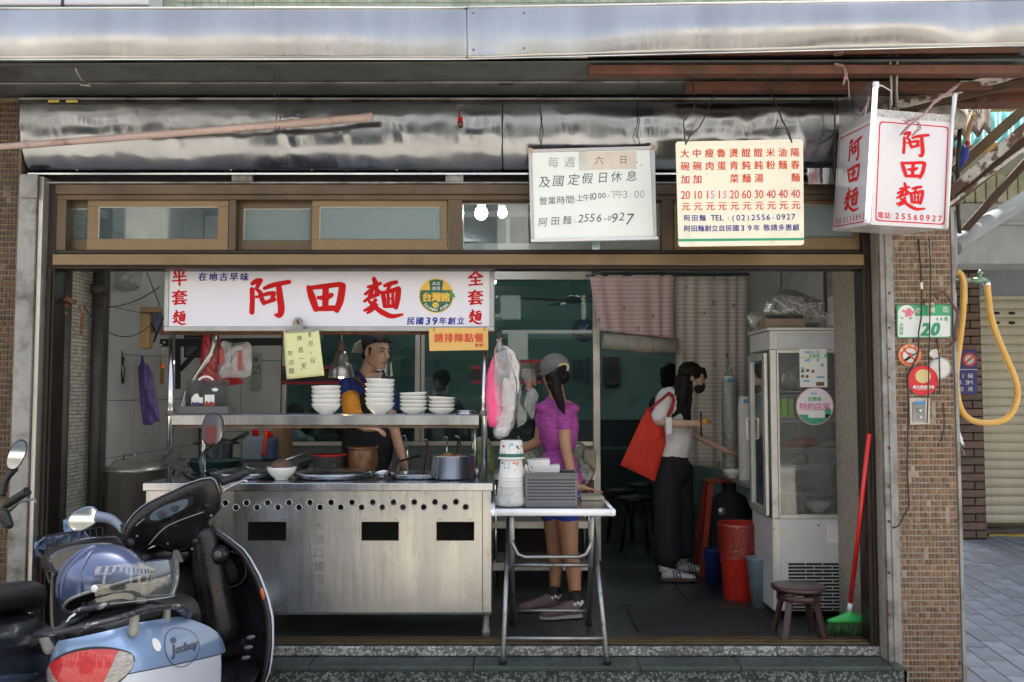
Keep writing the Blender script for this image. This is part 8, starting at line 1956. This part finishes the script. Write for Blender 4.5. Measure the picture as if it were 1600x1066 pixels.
# grab rail round the tail
gr_=[S(298,967,.12),S(262,972,.0),S(226,978,-.12),S(180,984,-.24),S(140,992,-.34),S(100,998,-.42)]
rr_=[Vector((.165,.14,.735)),Vector((.185,.0,.775)),Vector((.185,-.16,.785)),Vector((.17,-.32,.785)),Vector((.12,-.45,.775)),Vector((.0,-.50,.77))]
for p in rr_:p.z+=DZ(p.y)-.02
path=rr_+[Vector((-p.x,p.y,p.z))for p in rr_[::-1][1:]]
mb=MB();pa=catm(path,6);rings=[]
for i,p in enumerate(pa):
 t=(pa[min(i+1,len(pa)-1)]-pa[max(i-1,0)]).normalized();up=Vector((0,0,1));s_=t.cross(up).normalized()
 rings.append([p+s_*(.020*math.cos(a))+up*(.010*math.sin(a))for a in [2*PI*j/12 for j in range(12)]])
LB(mb.loft(rings),'grab_rail',M_bar)
mb=MB();pa=catm([Vector((.165,.1,.78)),Vector((.12,-.12,.88)),Vector((.07,-.26,.915)),Vector((-.07,-.26,.915)),Vector((-.12,-.12,.88)),Vector((-.165,.1,.78))],6)
LB(mb.tube(pa,.012,10),'rail_loop',M_bar)
for x,y in ((.15,-.05),(.15,-.36),(-.15,-.05),(-.15,-.36)):LB(MB().capsule((x*.95,y,.70+DZ(y)),(x*1.05,y,.755+DZ(y)),.018,.015),'rail_mount',M_galv)
# leg shield seen from the rider's side: outline from the photograph's right edge, mirrored about the scooter's own centre line
ys=1.02
E_=[(322,824),(350,836),(384,862),(405,898),(418,930),(426,962),(427,1000),(424,1035),(410,1075),(395,1110)]
zsL=[]
for px,py in E_:
 p=S(px,py,ys);zsL.append((p.x,p.z))
zsL=[(max(.05,x),z)for x,z in zsL]
def shield(u,v,off=0):
 """u -1..1 across, v 0 (bottom) .. 1 (top)"""
 a=(1-v)*(len(zsL)-1);i=min(int(a),len(zsL)-2);t=a-i;wx=zsL[i][0]*(1-t)+zsL[i+1][0]*t;z=zsL[i][1]*(1-t)+zsL[i+1][1]*t
 y=ys+.10*(1-u*u)*1.0-.045*u*u+.10*(1-v)*-1+off
 return Vector((wx*u,y,z))
o=LB(MB().sheet(lambda u,v:shield(-1+2*u,v),32,24),'leg_shield',M_bp)
o=LB(MB().sheet(lambda u,v:shield((-1+2*u)*1.03,v,.045+.03*(1-(2*u-1)**2)),32,24),'front_cowl',M_wp)
for sg_ in (-1,1):
 LB(MB().tube([shield(sg_*1.0,k/24,.01)for k in range(25)],.016,10),'shield_edge',M_bp)
 LB(MB().tube([shield(sg_*1.04,k/24,.035)for k in range(25)],.012,10),'shield_trim',M_wp)
pc_=S(350,876,ys-.02)
pr2=MB()
rgk=[]
for d_,k_ in ((-.075,1.0),(-.070,1.06),(-.01,1.05),(.06,.9)):
 rgk.append([Vector((.085+.115*k_*math.copysign(abs(math.cos(a))**.7,math.cos(a))*(1 if math.cos(a)>0 else .9),ys+d_+.03,pc_.z-.045+.085*k_*math.copysign(abs(math.sin(a))**.8,math.sin(a))))for a in [2*PI*j/32 for j in range(32)]])
LB(pr2.loft(rgk,cap=False),'glove_pocket_rim',M_bp,solid=.006)
LB(MB().ell((.085,ys+.06,pc_.z-.06),(.11,.05,.08)),'glove_pocket_inside',M_blackm)
ig=S(341,868,ys-.10)
LB(MB().lathe([(.048,0),(.045,.02),(.030,.03),(.028,.034)],ig+Vector((0,.03,0)),28,(0,-1,.15)),'ignition_housing',M_bp)
LB(MB().lathe([(.020,.0),(.019,.006),(.008,.007),(.001,.007)],ig+Vector((0,-.004,.004)),24,(0,-1,.15)),'ignition_lock',mat('dull ignition ring',(.12,.12,.12),.4,.5))
LB(MB().capsule(ig+Vector((-.07,.06,.10)),ig+Vector((-.08,.08,-.35)),.07,.10),'steering_column_cover',M_bp)
LB(MB().ell(S(262,868,1.0),(.15,.06,.06)),'cowl_skirt',M_bp)
LB(MB().capsule(S(232,880,1.02),S(240,960,.95),.07,.09),'knee_panel',M_bp)
hk_=S(275,870,.92);LB(MB().loft([[hk_+Vector((x,y,z))for x,z in ((-.03,-.03),(.03,-.03),(.015,.03),(-.005,.035))]for y in (0,.012)]),'bag_hook',mat('pale grey tag',(.16,.16,.155),.5))
rf=S(410,928,ys-.10);LB(MB().ell((rf.x,rf.y,rf.z),(.010,.010,.030)),'orange_reflector',mat('orange reflector',(.55,.10,.01),.2,coat=1))
LB(MB().loft([ring((0,y,z),w_,.035)for y,w_,z in ((.40,.14,.30),(.55,.19,.285),(.75,.20,.28),(.92,.20,.29),(1.02,.17,.33))]),'floorboard',M_bp)
for k in range(3):c=S(392-k*4,996+k*16,ys-.14);LB(MB().ell(c,(.022,.006,.010)),'floor_vent',mat('greyish scuff',(.12,.12,.125),.5))
# handlebar cowl with dial
yc=.93
cw=[(192,838),(204,812),(226,790),(250,776),(280,762),(304,751),(337,743),(347,757),(349,778),(343,800),(322,818),(316,840),(312,856),(296,864),(262,866),(240,852),(222,864),(206,862),(196,850)]
cpts=[S(x,y,yc)for x,y in smooth_outline(cw,2)];cc=sum(cpts,Vector())/len(cpts)
rings=[]
for d_,k_ in ((-.055,.55),(-.052,.80),(-.035,.95),(-.01,1.0),(.04,.98),(.09,.85),(.12,.5)):
 rings.append([Vector((cc.x+(p.x-cc.x)*k_,yc+d_+(p.z-cc.z)*k_*-.25,cc.z+(p.z-cc.z)*k_))for p in cpts])
LB(MB().loft(rings),'handlebar_cowl',M_bp,subsurf=1)
rim=[Vector((cc.x+(p.x-cc.x)*.985,yc-.03+(p.z-cc.z)*-.25,cc.z+(p.z-cc.z)*.985))for p in cpts];LB(MB().tube(rim[1:16],.0028,6),'cowl_edge',mat('scuffed pale edge',(.35,.35,.36),.5))
dl=smooth_outline([(226,812),(238,797),(262,786),(290,776),(305,775),(300,790),(280,802),(256,813),(236,818)],2)
dpp=[S(x,y,yc-.070)for x,y in dl];dpp=[Vector((p.x,p.y+(p.z-cc.z)*-.25,p.z))for p in dpp]
LB(MB().prism(dpp,(0,.01,0)),'dial_housing',M_black)
d2=[Vector((p.x,p.y-.002,p.z))for p in [sum(dpp,Vector())/len(dpp)+(p-sum(dpp,Vector())/len(dpp))*.78 for p in dpp]]
LB(MB().prism(d2,(0,.001,0)),'dial',mat('dial face blue grey',(.12,.17,.21),.3,0,.2,30,coat=1))
dc=sum(dpp,Vector())/len(dpp)
for dx,rr2 in ((-.035,.020),(.03,.022)):
 o=LB(MB().lathe([(rr2,0),(rr2,.001),(rr2-.003,.0015),(.001,.0015)],dc+Vector((dx,-.004,dx*.35)),20,(0,-1,0)),'gauge',mat('dark gauge',(.03,.045,.07),.3));
 LB(MB().bar(dc+Vector((dx,-.007,dx*.35)),dc+Vector((dx+.012,-.007,dx*.35+.01)),.002,.001,(0,1,0)),'needle',M_red)
for x,y in ((206,846),(330,762),(325,790)):LB(MB().box(-.012,.012,-.006,.006,-.007,.007),'switch',M_black,bevel=.002).location=S(x,y,yc-.06)
for x,y in ((305,846),):LB(MB().lathe([(.014,0),(.012,.004),(.001,.004)],S(x,y,yc-.045),16,(0,-1,0)),'cowl_screw',M_black)
# grips, levers, mirrors, phone holder
gR0,gR1=S(344,755,.93),S(388,737,.97)
LB(MB().tube([gR0,gR0.lerp(gR1,.1),gR0.lerp(gR1,.9),gR1],[.014,.019,.019,.021],14),'hand_grip',M_bs)
LB(MB().tube([S(346,768,.97),S(362,759,1.02),S(380,751,1.04),S(386,752,1.04)],[.008,.006,.006,.008],8),'brake_lever',M_steel)
gL0,gL1=S(206,848,.90),S(180,862,.80)
LB(MB().tube([gL0,gL0.lerp(gL1,.15),gL0.lerp(gL1,.9),gL1],[.014,.019,.020,.022],14),'hand_grip',M_bs)
LB(MB().lathe([(.015,0),(.022,.004),(.022,.012),(.012,.014)],gL0+Vector((.01,-.03,.0)),16,(-.4,-1,.3)),'horn_button',M_black)
M_mir=mat('mirror glass',(.75,.76,.77),.03,1,.02)
def mirror(c,rx,rz_,n,m,stem,tilt=0):
 t=bpy.data.objects.new('mirror',None);COL.objects.link(t);t.parent=sc
 c=Vector(c);n=Vector(n).normalized();u=Vector((0,0,1));u=(u-n*u.dot(n)).normalized();r_=n.cross(u);u2=u*math.cos(tilt)+r_*math.sin(tilt);r2=r_*math.cos(tilt)-u*math.sin(tilt)
 P=lambda a,k,d:c+(r2*rx*math.copysign(abs(math.cos(a))**.85,math.cos(a))+u2*rz_*math.copysign(abs(math.sin(a))**.85,math.sin(a)))*k+n*d
 A=[2*PI*j/32 for j in range(32)]
 MB().loft([[P(a,k,d)for a in A]for k,d in ((.90,.004),(1.0,.004),(1.02,-.004),(.95,-.022),(.7,-.04),(.3,-.048))]).build('shell',m,t,local=True)
 MB().loft([[P(a,.90,.0055)for a in A],[P(a,.90,.0045)for a in A]]).build('glass',M_mir,t,local=True)
 if stem:MB().tube(catm(stem[0],5),[stem[1]+(stem[2]-stem[1])*k/(len(catm(stem[0],5))-1)for k in range(len(catm(stem[0],5)))],10).build('stem',m if stem[3]else M_black,t,local=True)
 return t
cl_=S(130,811,.93)
mirror(cl_,.072,.050,(.26,-1,.12),mat('pale blue grey mirror shell',(.22,.27,.36),.3,0,.05,coat=.6),([cl_+Vector((.05,.02,-.0)),S(172,811,.96),S(187,822,.95),S(193,832,.93)],.028,.015,True),R(18))
LB(MB().tube([S(187,820,.95),S(195,832,.93),S(200,845,.92)],[.014,.018,.014],10),'mirror_socket',M_black)
cr_=S(332.5,671,.95)
mirror(cr_,.053,.080,(.10,-1,-.05),M_black,([cr_+Vector((-.015,.01,-.07)),S(321,704,.98),S(314,716,.98),S(313,728,.97),S(318,742,.95)],.007,.007,False),R(-14))
LB(MB().capsule(cr_+Vector((-.012,.004,-.066)),S(322,702,.97),.013,.008),'mirror_neck',M_black)
phc=S(272,724,.90);t=bpy.data.objects.new('phone_holder',None);COL.objects.link(t);t.parent=sc
Mh=Matrix.Rotation(R(38),3,'Y')
def hbx(x,z,w_,h_,d=.018,yo=0):
 pts=[phc+Mh@Vector((a*w_/2+x,yo,b*h_/2+z))for a,b in ((-1,-1),(1,-1),(1,1),(-1,1))];return MB().prism(pts,(0,d,0))
hbx(0,0,.11,.055).build('back_plate',M_black,t,local=True,bevel=.004)
for x,z,w_,h_ in ((-.05,.035,.018,.03),(.0,.036,.02,.03),(.05,.034,.018,.03),(-.045,-.035,.02,.026),(.04,-.036,.02,.028),(-.066,.005,.024,.018),(.066,-.006,.024,.018)):hbx(x,z,w_,h_,.03,-.014).build('clamp_claw',M_black,t,local=True,bevel=.003)
MB().tube([phc+Vector((.02,.01,-.02)),S(292,742,.93),S(308,752,.94)],.012,10).build('arm',M_black,t,local=True)
# wheels, engine, stand
def wheel(y,r=.23,w_=.10,par=sc,x=0):
 t=bpy.data.objects.new('wheel',None);COL.objects.link(t);t.parent=par
 MB().lathe([(r-.07,-.04),(r-.03,-.05),(r-.008,-.04),(r,-.015),(r,.015),(r-.008,.04),(r-.03,.05),(r-.07,.04)],(x,y,r),40,(1,0,0),cap=False).build('tyre',M_blackm,t,local=True)
 MB().lathe([(r-.07,-.035),(r-.08,-.02),(.05,-.02),(.05,-.04),(.001,-.04)],(x,y,r),32,(1,0,0),cap=False).lathe([(r-.07,.035),(r-.08,.02),(.05,.02),(.05,.04),(.001,.04)],(x,y,r),32,(1,0,0),cap=False).build('rim',M_galv,t,local=True)
wheel(0);wheel(1.28)
LB(MB().box(-.12,.12,-.02,.40,.16,.40),'engine',M_black,bevel=.03)
LB(MB().tube([(.15,.15,.22),(.17,-.1,.25),(.16,-.40,.33)],[.03,.05,.045],14),'exhaust',M_galv)
LB(MB().loft([ring((0,y,z),w_,.05)for y,w_,z in ((1.05,.05,.46),(1.2,.08,.50),(1.35,.08,.47),(1.5,.05,.38))]),'front_fender',M_wp)
LB(MB().tube([(-.12,.45,.25),(-.24,.42,.03)],.012,8),'side_stand',M_galv)
LB(MB().tube([(0,1.12,.85),(0,1.28,.23)],.03,10),'steering_fork',M_black)
LB(MB().box(-.09,.09,-.50,-.485,.36,.47),'number_plate_bracket',M_black)
# helmet strapped over the seat
hc_=TS@S(166,913,-.12)
hm=thing('helmet','grey blue open helmet with clear flip visor resting on the scooter seat','helmet',hc_)
hm.rotation_euler=(R(6),R(-6),R(-100));hm.scale=(1.04,1.04,1.04);HM=hm.rotation_euler.to_matrix()*1.04
M_hel=mat('satin blue grey helmet',(.085,.115,.22),.24,.35,.06,4,coat=.6)
def hshell(u,v,k=1.0):
 """facing +y in its own axes; u round, v from rim (0) to crown (1)"""
 a=2*PI*u;e=(-.30+1.87*v)if True else 0
 low=-.42-.25*(.5-.5*math.cos(2*a));front=.5+.5*math.sin(a)
 e=(low*(1-front)+.12*front)*(1-v)+PI/2*v
 r_=1+.035*math.sin(3*a)*math.cos(e)**2*0+.03*max(0,math.sin(5.0*(e+.35*math.sin(a))))*math.cos(e)
 return Vector((.125*math.cos(a)*math.cos(e),.152*math.sin(a)*math.cos(e)-.01,.135*math.sin(e)))*r_*k
MB().sheet(lambda u,v:hshell(u,v),64,24).build('shell',M_hel,hm,local=True,solid=.008)
MB().sheet(lambda u,v:hshell(u,v*.95,.93),48,16).build('lining',M_blackm,hm,local=True)
MB().tube([hshell(k/64,0,1.0)for k in range(65)],.006,8).build('rim_trim',mat('pale rim trim',(.30,.31,.33),.4),hm,local=True)
def vis(u,v):a=R(8)+R(164)*u;e=-.62+.95*v;return Vector((.150*math.cos(a)*math.cos(e*.7),.265*max(0,math.sin(a))**.8*math.cos(e*.6)+.0,.140*math.sin(e)+.022))
M_vis=glass('clear visor',(.78,.82,.80),.03,.10,grime=.10,grime_col=(.5,.55,.55))
MB().sheet(vis,40,14).build('visor',M_vis,hm,local=True)
MB().tube([vis(k/40,0)for k in range(41)]+[vis(1,k/10)for k in range(1,11)],.0022,6).build('visor_edge',mat('visor edge',(.3,.32,.32),.2),hm,local=True)
for k in (0,1):MB().lathe([(.013,0),(.011,.005),(.001,.006)],vis(k,.45),18,(1 if k==0 else -1,0,0)).build('visor_snap',M_paper,hm,local=True)
for k in range(5):
 a0=R(-90+(k-2)*26)
 MB().tube([Vector((.131*math.cos(a0+.2*(k-2)*t)*math.cos(e)*1.01,.157*math.sin(a0+.2*(k-2)*t)*math.cos(e)-.01,.140*math.sin(e)))for t,e in [(j/14,-.3+1.75*j/14)for j in range(15)]],[.001]+[.006]*13+[.001],8).build('shell_ridge',M_hel,hm,local=True)
M_strp=mat('black webbing',(.02,.02,.024),.7,0,.2,30,.3,200)
def WP(x,y,Y):return HM.inverted()@(W(x,y,Y)-hc_)
MB().tube([WP(132,942,3.32),WP(134,960,3.30),WP(118,970,3.27),WP(100,976,3.25),WP(92,990,3.23)],.011,6).build('chin_strap',M_strp,hm,local=True)
MB().tube([WP(104,978,3.24),WP(92,984,3.22),WP(62,1000,3.2),WP(48,1006,3.2)],.012,6).build('chin_strap',M_strp,hm,local=True)
MB().tube([WP(134,950,3.30),WP(110,965,3.26),WP(95,985,3.24),WP(108,992,3.25),WP(128,975,3.3),WP(134,955,3.31)],.006,8).build('strap_ring',M_steel,hm,local=True)
# ------------------------------------------------------------------ black scooter at the left edge
T2=Matrix.Translation((-1.80,3.25,GZ))@Matrix.Rotation(R(-2),4,'Z')@Matrix.Rotation(R(-10),4,'Y');T2i=T2.inverted();E2=T2i@Vector((0,0,CAM_Z))
def S2(px,py,yl):
 d=(T2i@W(px,py,5.0))-E2;t=(yl-E2.y)/d.y;return E2+d*t
s2=thing('parked_scooter','black scooter cut off by the left edge beside the light blue one','scooter');s2.location=T2.to_translation();s2.rotation_euler=T2.to_euler()
def L2(mb,name,m,**k):return mb.build(name,m,s2,local=True,**k)
M_blk=mat('black scooter paint',(.012,.013,.017),.22,0,.2,4,coat=.6,dirt=(.05,.05,.055),dirt_scale=5,dirt_lo=.5,dirt_hi=.8)
L2(MB().loft([ring((0,y,z+.10),w_*1.15,h_,2.6,28)for y,w_,z,h_ in ((-.46,.05,.66,.06),(-.40,.13,.64,.11),(-.25,.18,.61,.16),(0,.19,.58,.19),(.25,.17,.55,.19),(.42,.11,.50,.16))]),'rear_body',M_blk)
L2(MB().loft([ring((0,y,z+.10),w_*1.15,h_)for y,w_,z,h_ in ((-.42,.06,.80,.03),(-.30,.13,.82,.05),(-.1,.155,.83,.06),(.1,.155,.81,.06),(.35,.12,.77,.065),(.48,.05,.74,.05))]),'seat',M_bs)
L2(MB().tube(catm([Vector((.19,.1,.62)),Vector((.21,-.1,.66)),Vector((.20,-.3,.70)),Vector((.12,-.44,.73))],5),.018,10),'side_trim',mat('glossy blue black trim',(.03,.045,.08),.15,coat=1))
o=L2(MB().sheet(lambda u,v:Vector(((-1+2*u)*(.20+.03*math.sin(PI*v)),1.0+.08*(1-(2*u-1)**2)-.05*(1-v),.28+.62*v)),24,16),'leg_shield',M_blk,solid=.02)
L2(MB().loft([ring((0,y,.27),w_,.03)for y,w_ in ((.4,.14),(.7,.19),(1.0,.16))]),'floorboard',M_blk)
g0,g1=S2(8,790,.95),S2(43,768,.92)
L2(MB().loft([ring((0,y,z),w_,h_)for y,w_,z,h_ in ((.84,.10,.93,.05),(.9,.19,.94,.07),(1.0,.17,.93,.08),(1.08,.08,.90,.06))]),'handlebar_cowl',M_blk)
L2(MB().tube([g0,g0.lerp(g1,.1),g0.lerp(g1,.9),g1],[.014,.019,.019,.022],12),'hand_grip',M_bs)
L2(MB().tube([S2(12,800,.98),S2(30,784,1.0),S2(54,780,1.0),S2(57,787,1.0)],[.010,.007,.005,.006],8),'brake_lever',M_galv)
L2(MB().capsule(S2(5,805,.93),S2(14,820,.93),.03,.02),'switch_block',M_black)
sc_keep=sc
sc=s2
cm=S2(26,711,.93);mirror(cm,.034,.072,(.45,-1,.05),M_black,([cm+Vector((-.02,.01,-.06)),S2(10,750,.95),S2(4,775,.95)],.015,.012,False),R(-28))
sc=sc_keep
wheel(0,par=s2);wheel(1.28,par=s2)
L2(MB().box(-.12,.12,-.02,.40,.16,.40),'engine',M_black,bevel=.03)
# wire basket with a denim cloth, on the far scooter's rack
WBs=thing('wire_basket','black wire basket holding a pale blue cloth between the two scooters','basket',W(125,885,4.8));mb=MB();Yk=4.75
q8=lambda u,v,d:W(72+88*u+4*v,838+48*v-14*u,Yk+.25*d)
for v in (0,.33,.66,1):mb.tube([q8(0,v,0),q8(1,v,0),q8(1,v,1),q8(0,v,1),q8(0,v,0)],.004 if v else .006,6)
for k in range(10):mb.tube([q8(k/9,0,0),q8(k/9,1,0),q8(k/9,1,1),q8(k/9,0,1)],.003,6)
mb.build('wires',M_black,WBs)
M_dn=mat('pale blue denim',(.22,.30,.48),.85,0,.15,12,.3,120)
def den(u,v):
 x=56+92*u;y=846-10*math.sin(PI*u)-(22*max(0,1-abs(u-.74)*6))+26*v;p=W(x,y,4.78+.2*v)
 p+=Vector((0,.03,.03))*noise.noise(Vector((u*6,v*4,2)))+Vector((0,0,.02))*noise.noise(Vector((u*14,v*9,7)));return p
o=MB().sheet(den,40,16).build('denim_cloth',M_dn,solid=.006);tag(o,'crumpled pale blue denim cloth stuffed in the wire basket','cloth')
o2=MB().sheet(lambda u,v:W(100+28*u,812+40*v,4.83)+Vector((.0,.03*noise.noise(Vector((u*5,v*5,1))),0)),14,14).build('cloth_fold',M_dn,o,solid=.008)
t=thing('rear_rack','black rack and mudguard of a third vehicle under the wire basket','rack',W(110,990,4.8))
MB().tube([W(60,850,4.9),W(70,880,4.9),W(78,910,4.85),W(120,900,4.85)],.012,8).build('rack_bar',M_black,t);MB().tube([W(152,842,4.72),W(154,858,4.72)],.012,8).build('reflector',M_ors,t)
MB().loft([ring((W(118,y,4.85).x,4.85,W(118,y,4.85).z),w_,.05)for y,w_ in ((893,.10),(930,.09))][:0]or [[W(118,y,4.85)+Vector((.11*k_*math.cos(a),.10*math.sin(a),0))for a in [2*PI*j/16 for j in range(16)]]for y,k_ in ((890,1),(960,1.1),(1060,.8))]).build('mudguard',M_blk,t)
for a_,b_,c__ in (((232,852),(262,822),(318,800)),((212,822),(232,806),(262,790))):
 LB(MB().tube(catm([S(*a_,yc-.064),S(*b_,yc-.070),S(*c__,yc-.064)],6),.0022,5),'cowl_seam',MATS['scuffed pale edge'])
for x,y in ((300,858),(262,850),(330,806),(214,838)):LB(MB().lathe([(.006,0),(.005,.003),(.001,.003)],S(x,y,yc-.066),10,(0,-1,0)),'cowl_screw',M_galv)
LB(MB().tube(catm([S(200,846,.90),S(215,872,.92),S(238,878,.98),S(262,862,1.0)],6),.005,6),'brake_cable',M_black)
LB(MB().tube(catm([S(346,756,.95),S(340,735,1.0),S(322,738,1.02),S(312,758,1.0)],6),.004,6),'brake_cable',M_black)
bpy.data.scenes.remove(TMP)
